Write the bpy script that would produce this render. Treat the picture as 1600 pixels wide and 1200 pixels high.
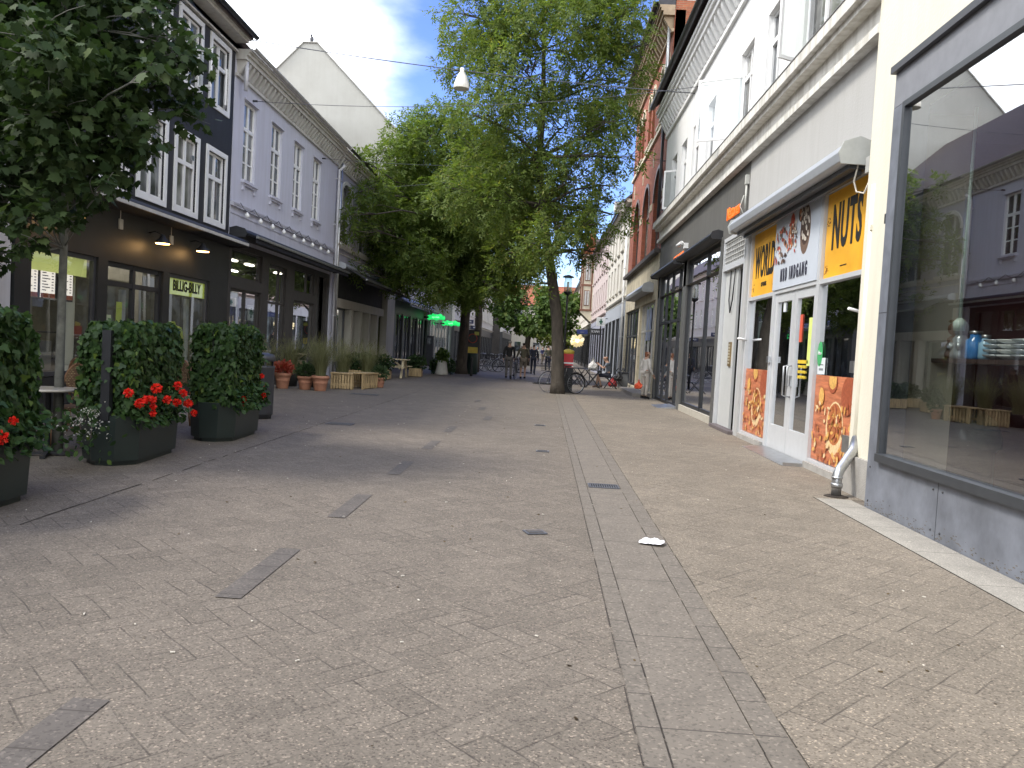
import bpy, bmesh, math, random
import numpy as np
from mathutils import Vector, Matrix
R = math.radians
random.seed(11); RNG = np.random.default_rng(5)
for o in list(bpy.data.objects): bpy.data.objects.remove(o)
SC = bpy.context.scene; COL = SC.collection

# ------------------------------------------------------------------ camera
YAW, PITCH, ROLL, CAMZ = R(2.2252), R(2.5347), 0.055, 1.4
fwd = Vector((-math.sin(YAW)*math.cos(PITCH), math.cos(YAW)*math.cos(PITCH), -math.sin(PITCH)))
rgt = Vector((math.cos(YAW), math.sin(YAW), 0)); upv = rgt.cross(fwd)
cx = rgt*math.cos(ROLL)+upv*math.sin(ROLL); cy = upv*math.cos(ROLL)-rgt*math.sin(ROLL)
cd = bpy.data.cameras.new('camera'); cam = bpy.data.objects.new('camera', cd); COL.objects.link(cam)
cam.matrix_world = Matrix(((cx.x,cy.x,-fwd.x,0),(cx.y,cy.y,-fwd.y,0),(cx.z,cy.z,-fwd.z,CAMZ),(0,0,0,1)))
cd.sensor_width = 36; cd.lens = 28.35; cd.clip_start = .05; cd.clip_end = 2000
SC.camera = cam

# ------------------------------------------------------------------ sky and sun
SUNV = Vector((-1, -0.30, 1.43)).normalized()
w = bpy.data.worlds.new("World"); SC.world = w; w.use_nodes = True
nt = w.node_tree; nt.nodes.clear()
def N(t, typ, **k):
    n = t.nodes.new(typ)
    for a, b in k.items(): setattr(n, a, b)
    return n
sky = N(nt, 'ShaderNodeTexSky', sky_type='NISHITA', sun_disc=False)
sky.sun_elevation = math.asin(SUNV.z); sky.sun_rotation = math.atan2(SUNV.x, SUNV.y)
sky.air_density = 1.0; sky.dust_density = .6; sky.ozone_density = 4
bg = N(nt, 'ShaderNodeBackground'); out = N(nt, 'ShaderNodeOutputWorld')
tc = N(nt, 'ShaderNodeTexCoord')
mp = N(nt, 'ShaderNodeMapping'); mp.inputs['Scale'].default_value = (1.6, 1.6, 3.4); mp.inputs['Location'].default_value = (.35, .1, .2)
nz = N(nt, 'ShaderNodeTexNoise'); nz.inputs['Scale'].default_value = 2.2; nz.inputs['Detail'].default_value = 8; nz.inputs['Roughness'].default_value = .52
# clouds thicken towards the left (west) of the street
vd = N(nt, 'ShaderNodeVectorMath', operation='DOT_PRODUCT'); vd.inputs[1].default_value = (-3, .75, .0)
ad = N(nt, 'ShaderNodeMath', operation='MULTIPLY_ADD'); ad.inputs[1].default_value = 1.0; 
rp = N(nt, 'ShaderNodeMapRange', interpolation_type='SMOOTHSTEP'); rp.inputs[1].default_value = 1.62; rp.inputs[2].default_value = 2.12
mx = N(nt, 'ShaderNodeMixRGB'); mx.inputs[2].default_value = (8.2, 8.5, 8.9, 1)
L = nt.links.new
L(tc.outputs['Generated'], mp.inputs[0]); L(mp.outputs[0], nz.inputs['Vector'])
vd2 = N(nt, 'ShaderNodeVectorMath', operation='DOT_PRODUCT'); vd2.inputs[1].default_value = (.5, -2.7, .6)  # added clouds behind the camera, out of view, to give fill light
mxx = N(nt, 'ShaderNodeMath', operation='MAXIMUM'); L(tc.outputs['Generated'], vd2.inputs[0]); L(vd.outputs['Value'], mxx.inputs[0]); L(vd2.outputs['Value'], mxx.inputs[1])
hs = N(nt, 'ShaderNodeHueSaturation'); hs.inputs['Hue'].default_value = .522; hs.inputs['Saturation'].default_value = 1.18; hs.inputs['Value'].default_value = .86
L(tc.outputs['Generated'], vd.inputs[0]); L(mxx.outputs[0], ad.inputs[0]); L(nz.outputs['Fac'], ad.inputs[2])
L(ad.outputs[0], rp.inputs[0]); L(rp.outputs[0], mx.inputs[0]); L(sky.outputs[0], hs.inputs['Color']); L(hs.outputs[0], mx.inputs[1])
L(mx.outputs[0], bg.inputs[0]); L(bg.outputs[0], out.inputs[0])
bg.inputs[1].default_value = .15
sd = bpy.data.lights.new('sun', 'SUN'); sd.energy = 1.5; sd.angle = R(13); sd.color = (1, .94, .85)
sun = bpy.data.objects.new('sun', sd); COL.objects.link(sun)
sun.rotation_euler = SUNV.to_track_quat('Z', 'Y').to_euler(); sun.location = (-20, -6, 40)
SC.view_settings.view_transform = 'Standard'; SC.view_settings.look = 'None'
SC.view_settings.gamma = 1; SC.view_settings.exposure = 1.33

# ------------------------------------------------------------------ materials
MATS = {}
def base_mat(name):
    m = bpy.data.materials.new(name); m.use_nodes = True
    t = m.node_tree; p = t.nodes['Principled BSDF']; return m, t, p
def mat(name, col, rough=.7, metal=0, var=.12, scale=6, bump=0, bscale=60, emit=None, es=1, stretch=(1,1,1), spec=.5):
    if name in MATS: return MATS[name]
    m, t, p = base_mat(name)
    c = Vector(col)
    tcn = N(t,'ShaderNodeTexCoord'); mpn = N(t,'ShaderNodeMapping'); mpn.inputs['Scale'].default_value = stretch
    no = N(t,'ShaderNodeTexNoise'); no.inputs['Scale'].default_value = scale; no.inputs['Detail'].default_value = 6; no.inputs['Roughness'].default_value = .6
    r = N(t,'ShaderNodeValToRGB'); r.color_ramp.elements[0].position = .3; r.color_ramp.elements[1].position = .72
    r.color_ramp.elements[0].color = (*[max(0, x*(1-var)) for x in c], 1); r.color_ramp.elements[1].color = (*[min(1, x*(1+var)) for x in c], 1)
    t.links.new(tcn.outputs['Object'], mpn.inputs[0]); t.links.new(mpn.outputs[0], no.inputs['Vector']); t.links.new(no.outputs['Fac'], r.inputs[0]); t.links.new(r.outputs[0], p.inputs['Base Color'])
    p.inputs['Roughness'].default_value = rough; p.inputs['Metallic'].default_value = metal; p.inputs['Specular IOR Level'].default_value = spec
    if bump:
        n2 = N(t,'ShaderNodeTexNoise'); n2.inputs['Scale'].default_value = bscale; n2.inputs['Detail'].default_value = 4
        b = N(t,'ShaderNodeBump'); b.inputs['Strength'].default_value = bump; b.inputs['Distance'].default_value = .02
        t.links.new(tcn.outputs['Object'], n2.inputs['Vector']); t.links.new(n2.outputs['Fac'], b.inputs['Height']); t.links.new(b.outputs[0], p.inputs['Normal'])
    if emit: p.inputs['Emission Color'].default_value = (*emit,1); p.inputs['Emission Strength'].default_value = es
    MATS[name] = m; return m
def plaster(name, col, var=.07, streak=.10, rough=.85):
    """render with large soft blotches and vertical rain streaks"""
    if name in MATS: return MATS[name]
    m, t, p = base_mat(name); ln = t.links.new
    tcn = N(t,'ShaderNodeTexCoord')
    a = N(t,'ShaderNodeTexNoise'); a.inputs['Scale'].default_value = 1.1; a.inputs['Detail'].default_value = 8; a.inputs['Roughness'].default_value = .65
    mpn = N(t,'ShaderNodeMapping'); mpn.inputs['Scale'].default_value = (5,5,.35)
    b = N(t,'ShaderNodeTexNoise'); b.inputs['Scale'].default_value = 1.5; b.inputs['Detail'].default_value = 7
    r1 = N(t,'ShaderNodeValToRGB'); r1.color_ramp.elements[0].position=.3; r1.color_ramp.elements[1].position=.7
    r1.color_ramp.elements[0].color = (1-var*2,1-var*2.1,1-var*2.3,1)
    r2 = N(t,'ShaderNodeValToRGB'); r2.color_ramp.elements[0].position=.36; r2.color_ramp.elements[1].position=.56
    r2.color_ramp.elements[0].color = (1-streak*1.6,1-streak*1.7,1-streak*1.9,1)
    m1 = N(t,'ShaderNodeMixRGB', blend_type='MULTIPLY'); m1.inputs[0].default_value=1; m1.inputs[1].default_value = (*col,1)
    m2 = N(t,'ShaderNodeMixRGB', blend_type='MULTIPLY'); m2.inputs[0].default_value=1
    ln(tcn.outputs['Object'], a.inputs['Vector']); ln(tcn.outputs['Object'], mpn.inputs[0]); ln(mpn.outputs[0], b.inputs['Vector'])
    ln(a.outputs['Fac'], r1.inputs[0]); ln(b.outputs['Fac'], r2.inputs[0]); ln(r1.outputs[0], m1.inputs[2]); ln(m1.outputs[0], m2.inputs[1]); ln(r2.outputs[0], m2.inputs[2])
    ln(m2.outputs[0], p.inputs['Base Color']); p.inputs['Roughness'].default_value = rough
    n2 = N(t,'ShaderNodeTexNoise'); n2.inputs['Scale'].default_value = 35; n2.inputs['Detail'].default_value=5
    bp = N(t,'ShaderNodeBump'); bp.inputs['Strength'].default_value=.35; bp.inputs['Distance'].default_value=.01
    ln(tcn.outputs['Object'], n2.inputs['Vector']); ln(n2.outputs['Fac'], bp.inputs['Height']); ln(bp.outputs[0], p.inputs['Normal'])
    MATS[name]=m; return m
def brick(name, c1, c2, mortar, axis='yz', bw=.24, bh=.067, offset=.5, bump=.5):
    if name in MATS: return MATS[name]
    m, t, p = base_mat(name); ln = t.links.new
    tcn = N(t,'ShaderNodeTexCoord'); sp = N(t,'ShaderNodeSeparateXYZ'); cb = N(t,'ShaderNodeCombineXYZ')
    ln(tcn.outputs['Object'], sp.inputs[0]); ln(sp.outputs['Y' if axis[0]=='y' else 'X'], cb.inputs[0]); ln(sp.outputs['Z'], cb.inputs[1])
    b = N(t,'ShaderNodeTexBrick'); b.offset=offset
    b.inputs['Scale'].default_value=1; b.inputs['Brick Width'].default_value=bw; b.inputs['Row Height'].default_value=bh; b.inputs['Mortar Size'].default_value=.006; b.inputs['Mortar Smooth'].default_value=.2
    b.inputs['Color1'].default_value=(*c1,1); b.inputs['Color2'].default_value=(*c2,1); b.inputs['Mortar'].default_value=(*mortar,1)
    no = N(t,'ShaderNodeTexNoise'); no.inputs['Scale'].default_value=2; no.inputs['Detail'].default_value=8
    r = N(t,'ShaderNodeValToRGB'); r.color_ramp.elements[0].color=(.62,.6,.58,1); r.color_ramp.elements[1].color=(1.0,1.0,1.0,1); r.color_ramp.elements[0].position=.3; r.color_ramp.elements[1].position=.65
    mm = N(t,'ShaderNodeMixRGB', blend_type='MULTIPLY'); mm.inputs[0].default_value=.8
    ln(cb.outputs[0], b.inputs['Vector']); ln(tcn.outputs['Object'], no.inputs['Vector']); ln(no.outputs['Fac'], r.inputs[0]); ln(b.outputs['Color'], mm.inputs[1]); ln(r.outputs[0], mm.inputs[2]); ln(mm.outputs[0], p.inputs['Base Color'])
    bp = N(t,'ShaderNodeBump'); bp.inputs['Strength'].default_value=bump; bp.inputs['Distance'].default_value=.01; bp.invert=True
    ln(b.outputs['Fac'], bp.inputs['Height']); ln(bp.outputs[0], p.inputs['Normal']); p.inputs['Roughness'].default_value=.88
    MATS[name]=m; return m
def shop_glass(name='shop_glass', tint=(.86,.90,.88), gain=3.2, wav=.05):
    if name in MATS: return MATS[name]
    m = bpy.data.materials.new(name); m.use_nodes=True; t=m.node_tree; t.nodes.clear(); ln=t.links.new
    o=N(t,'ShaderNodeOutputMaterial'); mixs=N(t,'ShaderNodeMixShader'); tr=N(t,'ShaderNodeBsdfTransparent'); gl=N(t,'ShaderNodeBsdfGlossy')
    tr.inputs[0].default_value=(*tint,1); gl.inputs['Roughness'].default_value=.012; gl.inputs[0].default_value=(.95,.97,1,1)
    fr=N(t,'ShaderNodeFresnel'); gg=N(t,'ShaderNodeNewGeometry'); io=N(t,'ShaderNodeMath',operation='MULTIPLY_ADD'); io.inputs[1].default_value=1/1.5-1.5; io.inputs[2].default_value=1.5; ln(gg.outputs['Backfacing'],io.inputs[0]); ln(io.outputs[0],fr.inputs[0])
    ma=N(t,'ShaderNodeMath',operation='MULTIPLY',use_clamp=True); ma.inputs[1].default_value=gain
    tcn=N(t,'ShaderNodeTexCoord'); no=N(t,'ShaderNodeTexNoise'); no.inputs['Scale'].default_value=.9; no.inputs['Detail'].default_value=1
    bp=N(t,'ShaderNodeBump'); bp.inputs['Strength'].default_value=wav; bp.inputs['Distance'].default_value=.02
    ln(tcn.outputs['Object'],no.inputs['Vector']); ln(no.outputs['Fac'],bp.inputs['Height']); ln(bp.outputs[0],gl.inputs['Normal'])
    ln(fr.outputs[0],ma.inputs[0]); ln(ma.outputs[0],mixs.inputs[0]); ln(tr.outputs[0],mixs.inputs[1]); ln(gl.outputs[0],mixs.inputs[2]); ln(mixs.outputs[0],o.inputs[0])
    MATS[name]=m; return m
def pane_glass(name='window_glass', col=(.03,.035,.04)):
    if name in MATS: return MATS[name]
    m,t,p=base_mat(name); ln=t.links.new
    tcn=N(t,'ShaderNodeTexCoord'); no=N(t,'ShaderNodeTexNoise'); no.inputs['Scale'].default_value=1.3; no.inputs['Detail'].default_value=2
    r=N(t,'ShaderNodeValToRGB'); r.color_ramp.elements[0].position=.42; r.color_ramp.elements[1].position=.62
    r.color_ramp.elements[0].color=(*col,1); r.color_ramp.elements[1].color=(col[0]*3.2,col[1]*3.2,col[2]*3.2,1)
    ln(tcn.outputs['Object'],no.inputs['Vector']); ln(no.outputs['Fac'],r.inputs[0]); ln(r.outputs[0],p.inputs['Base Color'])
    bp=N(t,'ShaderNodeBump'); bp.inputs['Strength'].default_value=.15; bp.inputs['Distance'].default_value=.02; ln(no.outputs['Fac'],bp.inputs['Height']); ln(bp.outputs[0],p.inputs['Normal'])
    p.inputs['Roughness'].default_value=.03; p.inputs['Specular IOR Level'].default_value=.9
    MATS[name]=m; return m
def leaf_mat(name, c1, c2, c3=None, rough=.55, trans=.35):
    if name in MATS: return MATS[name]
    m=bpy.data.materials.new(name); m.use_nodes=True; t=m.node_tree; t.nodes.clear(); ln=t.links.new
    o=N(t,'ShaderNodeOutputMaterial'); g=N(t,'ShaderNodeNewGeometry'); r=N(t,'ShaderNodeValToRGB')
    r.color_ramp.elements[0].color=(*c1,1); r.color_ramp.elements[1].color=(*c2,1)
    if c3: e=r.color_ramp.elements.new(.93); e.color=(*c2,1); r.color_ramp.elements[2].color=(*c3,1)
    p=N(t,'ShaderNodeBsdfPrincipled'); p.inputs['Roughness'].default_value=rough; p.inputs['Specular IOR Level'].default_value=.3; tl=N(t,'ShaderNodeBsdfTranslucent'); ms=N(t,'ShaderNodeMixShader'); ms.inputs[0].default_value=trans
    hs=N(t,'ShaderNodeHueSaturation'); hs.inputs['Value'].default_value=1.5; hs.inputs['Saturation'].default_value=1.15
    ln(g.outputs['Random Per Island'],r.inputs[0]); ln(r.outputs[0],p.inputs['Base Color']); ln(r.outputs[0],hs.inputs['Color']); ln(hs.outputs[0],tl.inputs[0])
    ln(p.outputs[0],ms.inputs[1]); ln(tl.outputs[0],ms.inputs[2]); ln(ms.outputs[0],o.inputs[0])
    MATS[name]=m; return m
def emis(name, col, s):
    return mat(name, [x*.5 for x in col], .5, var=0, emit=col, es=s)
def gradient_mat(name, c1, c2, y0, y1, axis='Z', rough=.5):
    if name in MATS: return MATS[name]
    m,t,p=base_mat(name); ln=t.links.new
    tcn=N(t,'ShaderNodeTexCoord'); sp=N(t,'ShaderNodeSeparateXYZ'); mr=N(t,'ShaderNodeMapRange'); mr.inputs[1].default_value=y0; mr.inputs[2].default_value=y1
    r=N(t,'ShaderNodeValToRGB'); r.color_ramp.elements[0].color=(*c1,1); r.color_ramp.elements[1].color=(*c2,1)
    ln(tcn.outputs['Object'],sp.inputs[0]); ln(sp.outputs[axis],mr.inputs[0]); ln(mr.outputs[0],r.inputs[0]); ln(r.outputs[0],p.inputs['Base Color']); p.inputs['Roughness'].default_value=rough
    MATS[name]=m; return m

# ------------------------------------------------------------------ geometry helpers
XL, XR = -7.7, 3.6
def root_of(o):
    while o.parent: o = o.parent
    return o
class MB:
    def __init__(s): s.v=[]; s.f=[]; s.sm=[]
    def add(s, vs, fs, smooth=False):
        n=len(s.v); s.v+= [tuple(v) for v in vs]
        for f in fs: s.f.append(tuple(n+i for i in f)); s.sm.append(smooth)
        return s
    def box(s,x0,x1,y0,y1,z0,z1):
        if x0>x1:x0,x1=x1,x0
        if y0>y1:y0,y1=y1,y0
        if z0>z1:z0,z1=z1,z0
        v=[(x,y,z) for x in(x0,x1) for y in(y0,y1) for z in(z0,z1)]
        return s.add(v,[(0,1,3,2),(4,6,7,5),(0,4,5,1),(2,3,7,6),(0,2,6,4),(1,5,7,3)])
    def wb(s,side,y0,y1,z0,z1,d0,d1,X=None):
        """box against a facade; d = distance out of the wall into the street"""
        X = X if X is not None else (XL if side<0 else XR)
        return s.box(X-side*d0, X-side*d1, y0,y1,z0,z1)
    def obox(s, c, ax, hx, hy, hz):
        """oriented box: centre, 3 unit axes, half sizes"""
        v=[]
        for i in(-1,1):
            for j in(-1,1):
                for k in(-1,1): v.append(Vector(c)+ax[0]*hx*i+ax[1]*hy*j+ax[2]*hz*k)
        return s.add(v,[(0,1,3,2),(4,6,7,5),(0,4,5,1),(2,3,7,6),(0,2,6,4),(1,5,7,3)])
    def bar(s,a,b,wd,ht=None):
        a=Vector(a);b=Vector(b);d=(b-a); l=d.length
        if l<1e-6: return s
        d/=l; u=Vector((0,0,1)) if abs(d.z)<.95 else Vector((1,0,0))
        e=d.cross(u).normalized(); g=e.cross(d)
        return s.obox((a+b)/2,(d,e,g),l/2,wd/2,(ht or wd)/2)
    def tube(s,pts,r,n=8,cap=True,closed=False):
        pts=[Vector(p) for p in pts]; m=len(pts)
        rs=r if isinstance(r,(list,tuple)) else [r]*m
        base=len(s.v); prev=None
        for i,p in enumerate(pts):
            if closed: d=pts[(i+1)%m]-pts[i-1]
            else: d=pts[min(i+1,m-1)]-pts[max(i-1,0)]
            d.normalize()
            if prev is None:
                u=Vector((0,0,1)) if abs(d.z)<.9 else Vector((1,0,0)); e=d.cross(u).normalized()
            else:
                e=(prev-d*prev.dot(d)); e.normalize()
            prev=e; g=d.cross(e)
            for k in range(n):
                a=2*math.pi*k/n; s.v.append(tuple(p+(e*math.cos(a)+g*math.sin(a))*rs[i]))
        for i in range(m if closed else m-1):
            for k in range(n):
                a=base+i*n+k; b=base+i*n+(k+1)%n; c=base+((i+1)%m)*n+(k+1)%n; d2=base+((i+1)%m)*n+k
                s.f.append((a,b,c,d2)); s.sm.append(True)
        if cap and not closed:
            s.f.append(tuple(base+k for k in range(n))[::-1]); s.sm.append(False)
            s.f.append(tuple(base+(m-1)*n+k for k in range(n))); s.sm.append(False)
        return s
    def lathe(s,c,prof,n=20,smooth=True):
        base=len(s.v)
        for r,z in prof:
            for k in range(n):
                a=2*math.pi*k/n; s.v.append((c[0]+r*math.cos(a),c[1]+r*math.sin(a),c[2]+z))
        for i in range(len(prof)-1):
            for k in range(n):
                s.f.append((base+i*n+k,base+i*n+(k+1)%n,base+(i+1)*n+(k+1)%n,base+(i+1)*n+k)); s.sm.append(smooth)
        s.f.append(tuple(base+k for k in range(n))[::-1]); s.sm.append(False)
        s.f.append(tuple(base+(len(prof)-1)*n+k for k in range(n))); s.sm.append(False)
        return s
    def prism(s,poly,y0,y1,axis='y'):
        """poly of (a,b) extruded; axis y: (x,z); axis x: (y,z); axis z: (x,y)"""
        n=len(poly)
        f=(lambda a,b,t:(a,t,b)) if axis=='y' else ((lambda a,b,t:(t,a,b)) if axis=='x' else (lambda a,b,t:(a,b,t)))
        v=[f(a,b,y0) for a,b in poly]+[f(a,b,y1) for a,b in poly]
        return s.add(v,[tuple(range(n)),tuple(range(2*n-1,n-1,-1))]+[(i,i+n,(i+1)%n+n,(i+1)%n) for i in range(n)])
    def sphere(s,c,r,n=8,m=6,sq=(1,1,1)):
        pr=[]; base=len(s.v)
        for i in range(m+1):
            t=math.pi*i/m
            for k in range(n):
                a=2*math.pi*k/n; s.v.append((c[0]+r*sq[0]*math.sin(t)*math.cos(a),c[1]+r*sq[1]*math.sin(t)*math.sin(a),c[2]+r*sq[2]*math.cos(t)))
        for i in range(m):
            for k in range(n): s.f.append((base+i*n+k,base+i*n+(k+1)%n,base+(i+1)*n+(k+1)%n,base+(i+1)*n+k)); s.sm.append(True)
        return s
    def build(s,name,m,parent=None,label=None,bevel=0,kind=None,clean=True):
        me=bpy.data.meshes.new(name)
        off=root_of(parent).location if parent else Vector((0,0,0))
        vs=[(a-off.x,b-off.y,c-off.z) for a,b,c in s.v]
        me.from_pydata(vs,[],s.f); me.polygons.foreach_set('use_smooth',s.sm)
        if clean:
            bm=bmesh.new(); bm.from_mesh(me); bmesh.ops.recalc_face_normals(bm,faces=bm.faces); bm.to_mesh(me); bm.free()
        me.materials.append(m)
        o=bpy.data.objects.new(name,me); COL.objects.link(o)
        if parent: o.parent=parent
        if label: o['label']=label
        if kind: o['kind']=kind
        if bevel:
            b=o.modifiers.new('bevel','BEVEL'); b.width=bevel; b.segments=2; b.limit_method='ANGLE'; b.angle_limit=R(40)
        return o
def tag(o,label,cat,group=None,kind=None):
    o['label']=label; o['category']=cat
    if group: o['group']=group
    if kind: o['kind']=kind
    return o
def each(name,m,parent,boxes,bevel=0):
    for b_ in boxes: MB().wb(*b_).build(name,m,parent,bevel=bevel)
def thing(name,label,cat,loc=(0,0,0),group=None):
    o=bpy.data.objects.new(name,None); o.empty_display_size=.2; COL.objects.link(o); o.location=loc
    return tag(o,label,cat,group)
def copy_tree(o,parent=None):
    c=o.copy(); COL.objects.link(c)
    if parent: c.parent=parent
    for ch in list(o.children): copy_tree(ch,c)
    return c
def dup(o,loc,rz,label,group=None,scale=1):
    c=copy_tree(o); c.location=loc; c.rotation_euler=(0,0,rz); c['label']=label; c.scale=(scale,)*3
    if group: c['group']=group
    return c
def structure(o): o['kind']='structure'; return o
def text_obj(name,txt,size,loc,side,m,parent,sx=1,extr=.004,tilt=0,rot=None,spacing=1):
    cu=bpy.data.curves.new('txt','FONT'); cu.body=txt; cu.size=size; cu.extrude=extr; cu.align_x='CENTER'; cu.align_y='CENTER'; cu.resolution_u=3; cu.space_character=spacing
    if m.name.startswith('bold'): cu.offset=.009*size/.3
    ob=bpy.data.objects.new('txt',cu); COL.objects.link(ob)
    dg=bpy.context.evaluated_depsgraph_get(); dg.update()
    me=bpy.data.meshes.new_from_object(ob.evaluated_get(dg)); bpy.data.objects.remove(ob)
    if rot is None: ax=Vector((0,-side,0)); az=Vector((0,0,1)); an=Vector((-side,0,0))
    else: ax,az,an=[Vector(v) for v in rot]
    off=root_of(parent).location if parent else Vector((0,0,0))
    M=Matrix(((ax.x,az.x,an.x,loc[0]-off.x),(ax.y,az.y,an.y,loc[1]-off.y),(ax.z,az.z,an.z,loc[2]-off.z),(0,0,0,1)))@Matrix.Diagonal((sx,1,1,1))
    me.transform(M); me.materials.clear(); me.materials.append(m); me.name=name
    o=bpy.data.objects.new(name,me); COL.objects.link(o)
    if parent: o.parent=parent
    return o

# shared materials
WHITE=mat('white_paint',(.78,.78,.77),.45,var=.04,scale=3); CREAM=plaster('cream_plaster',(.70,.665,.55),.03,.03)
BLACKP=mat('black_paint',(.018,.019,.022),.5,var=.25,scale=3); DGREY=mat('dark_grey_frame',(.045,.046,.05),.42,var=.15)
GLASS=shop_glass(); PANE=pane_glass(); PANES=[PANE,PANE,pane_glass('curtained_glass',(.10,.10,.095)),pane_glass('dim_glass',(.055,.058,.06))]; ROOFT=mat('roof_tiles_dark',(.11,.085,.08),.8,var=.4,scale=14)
REDTILE=brick('red_roof_tiles',(.36,.12,.06),(.27,.085,.05),(.09,.04,.03),bw=.25,bh=.3,bump=1)
STEEL=mat('galvanised_steel',(.45,.46,.47),.35,.9,var=.15,scale=9); ALU=mat('light_grey_aluminium',(.56,.57,.58),.4,.15,var=.05)
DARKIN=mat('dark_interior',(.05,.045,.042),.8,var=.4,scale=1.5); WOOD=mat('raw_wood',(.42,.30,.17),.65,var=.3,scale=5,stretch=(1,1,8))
BARK=mat('bark',(.075,.062,.048),.9,var=.45,scale=7,bump=1,bscale=18,stretch=(1,1,.35))
RUBBER=mat('black_rubber',(.012,.012,.013),.6,var=.1); GUTTER=mat('dark_gutter',(.035,.035,.04),.4,.3,var=.3)
TERRA=mat('terracotta',(.42,.20,.125),.8,var=.18,scale=8,bump=.2); SOIL=mat('soil',(.03,.022,.016),.95,var=.4,scale=30)
CONC=mat('concrete',(.34,.325,.30),.85,var=.15,scale=7,bump=.3)

# ------------------------------------------------------------------ ground
def paving_mat(name='concrete_pavers',tint=(1,1,1)):
    m,t,p=base_mat(name); ln=t.links.new
    tcn=N(t,'ShaderNodeTexCoord'); sp=N(t,'ShaderNodeSeparateXYZ')
    mpn=N(t,'ShaderNodeMapping'); mpn.inputs['Rotation'].default_value=(0,0,R(45)); W=.14
    mpn.inputs['Scale'].default_value=(1/W,1/W,1)
    wn=N(t,'ShaderNodeTexNoise'); wn.inputs['Scale'].default_value=1.3; wn.inputs['Detail'].default_value=2
    wv=N(t,'ShaderNodeVectorMath',operation='SCALE'); wv.inputs['Scale'].default_value=.05
    wa=N(t,'ShaderNodeVectorMath',operation='ADD')
    ln(tcn.outputs['Object'],wn.inputs['Vector']); ln(wn.outputs['Color'],wv.inputs[0]); ln(tcn.outputs['Object'],wa.inputs[0]); ln(wv.outputs[0],wa.inputs[1])
    ln(wa.outputs[0],mpn.inputs[0]); ln(mpn.outputs[0],sp.inputs[0])
    def M(op,a,b=None,c=None,clamp=False):
        n=N(t,'ShaderNodeMath',operation=op,use_clamp=clamp)
        for i,x in enumerate((a,b,c)):
            if x is None: continue
            if isinstance(x,(int,float)): n.inputs[i].default_value=x
            else: ln(x,n.inputs[i])
        return n.outputs[0]
    u,v=sp.outputs['X'],sp.outputs['Y']
    i=M('FLOOR',u); j=M('FLOOR',v); fu=M('SUBTRACT',u,i); fv=M('SUBTRACT',v,j)
    k=M('FLOORED_MODULO',M('SUBTRACT',i,j),4)
    isv=M('GREATER_THAN',k,1.5)
    k1=M('COMPARE',k,1,.1); k2=M('COMPARE',k,2,.1)
    hx=M('ADD',fu,k1); hd=M('MINIMUM',M('MINIMUM',hx,M('SUBTRACT',2,hx)),M('MINIMUM',fv,M('SUBTRACT',1,fv)))
    vy=M('ADD',fv,k2); vdd=M('MINIMUM',M('MINIMUM',vy,M('SUBTRACT',2,vy)),M('MINIMUM',fu,M('SUBTRACT',1,fu)))
    d=M('ADD',M('MULTIPLY',hd,M('SUBTRACT',1,isv)),M('MULTIPLY',vdd,isv))
    # brick id for tone
    idx=M('SUBTRACT',i,k1); idy=M('SUBTRACT',j,k2); cb=N(t,'ShaderNodeCombineXYZ'); ln(idx,cb.inputs[0]); ln(idy,cb.inputs[1]); ln(isv,cb.inputs[2])
    wno=N(t,'ShaderNodeTexWhiteNoise',noise_dimensions='3D'); ln(cb.outputs[0],wno.inputs['Vector'])
    # joint visibility varies in patches
    jn=N(t,'ShaderNodeTexNoise'); jn.inputs['Scale'].default_value=1.7; jn.inputs['Detail'].default_value=5; jn.inputs['Roughness'].default_value=.7; ln(tcn.outputs['Object'],jn.inputs['Vector'])
    jw=N(t,'ShaderNodeMapRange'); jw.inputs[1].default_value=.42; jw.inputs[2].default_value=.60; jw.inputs[3].default_value=.06; jw.inputs[4].default_value=.72; ln(jn.outputs['Fac'],jw.inputs[0])
    jd=N(t,'ShaderNodeMapRange'); jd.inputs[1].default_value=.012; jd.inputs[2].default_value=.042; jd.inputs[3].default_value=1; jd.inputs[4].default_value=0; ln(d,jd.inputs[0])
    joint=M('MULTIPLY',jd.outputs[0],jw.outputs[0])
    # base tone
    big=N(t,'ShaderNodeTexNoise'); big.inputs['Scale'].default_value=.35; big.inputs['Detail'].default_value=7; big.inputs['Roughness'].default_value=.6; ln(tcn.outputs['Object'],big.inputs['Vector'])
    r0=N(t,'ShaderNodeValToRGB'); r0.color_ramp.elements[0].position=.3; r0.color_ramp.elements[1].position=.7
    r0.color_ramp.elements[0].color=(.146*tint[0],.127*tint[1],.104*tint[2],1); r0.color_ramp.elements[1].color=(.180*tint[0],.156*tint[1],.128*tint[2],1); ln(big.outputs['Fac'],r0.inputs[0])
    tone=N(t,'ShaderNodeMapRange'); tone.inputs[3].default_value=.90; tone.inputs[4].default_value=1.08; ln(wno.outputs['Value'],tone.inputs[0])
    m1=N(t,'ShaderNodeVectorMath',operation='SCALE'); ln(r0.outputs[0],m1.inputs[0]); ln(tone.outputs[0],m1.inputs['Scale'])
    # aggregate speckle
    vo=N(t,'ShaderNodeTexVoronoi'); vo.inputs['Scale'].default_value=125; ln(tcn.outputs['Object'],vo.inputs['Vector'])
    sv=N(t,'ShaderNodeSeparateColor'); ln(vo.outputs['Color'],sv.inputs[0])
    rs=N(t,'ShaderNodeValToRGB'); e=rs.color_ramp.elements; e[0].position=0; e[0].color=(.42,.40,.40,1); e[1].position=1; e[1].color=(2.3,2.2,2.1,1)
    for pos,c in((.16,(.75,.74,.73)),(.35,(.97,.97,.97)),(.82,(1.05,1.05,1.03)),(.94,(1.45,1.42,1.38))): q=e.new(pos); q.color=(*c,1)
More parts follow.
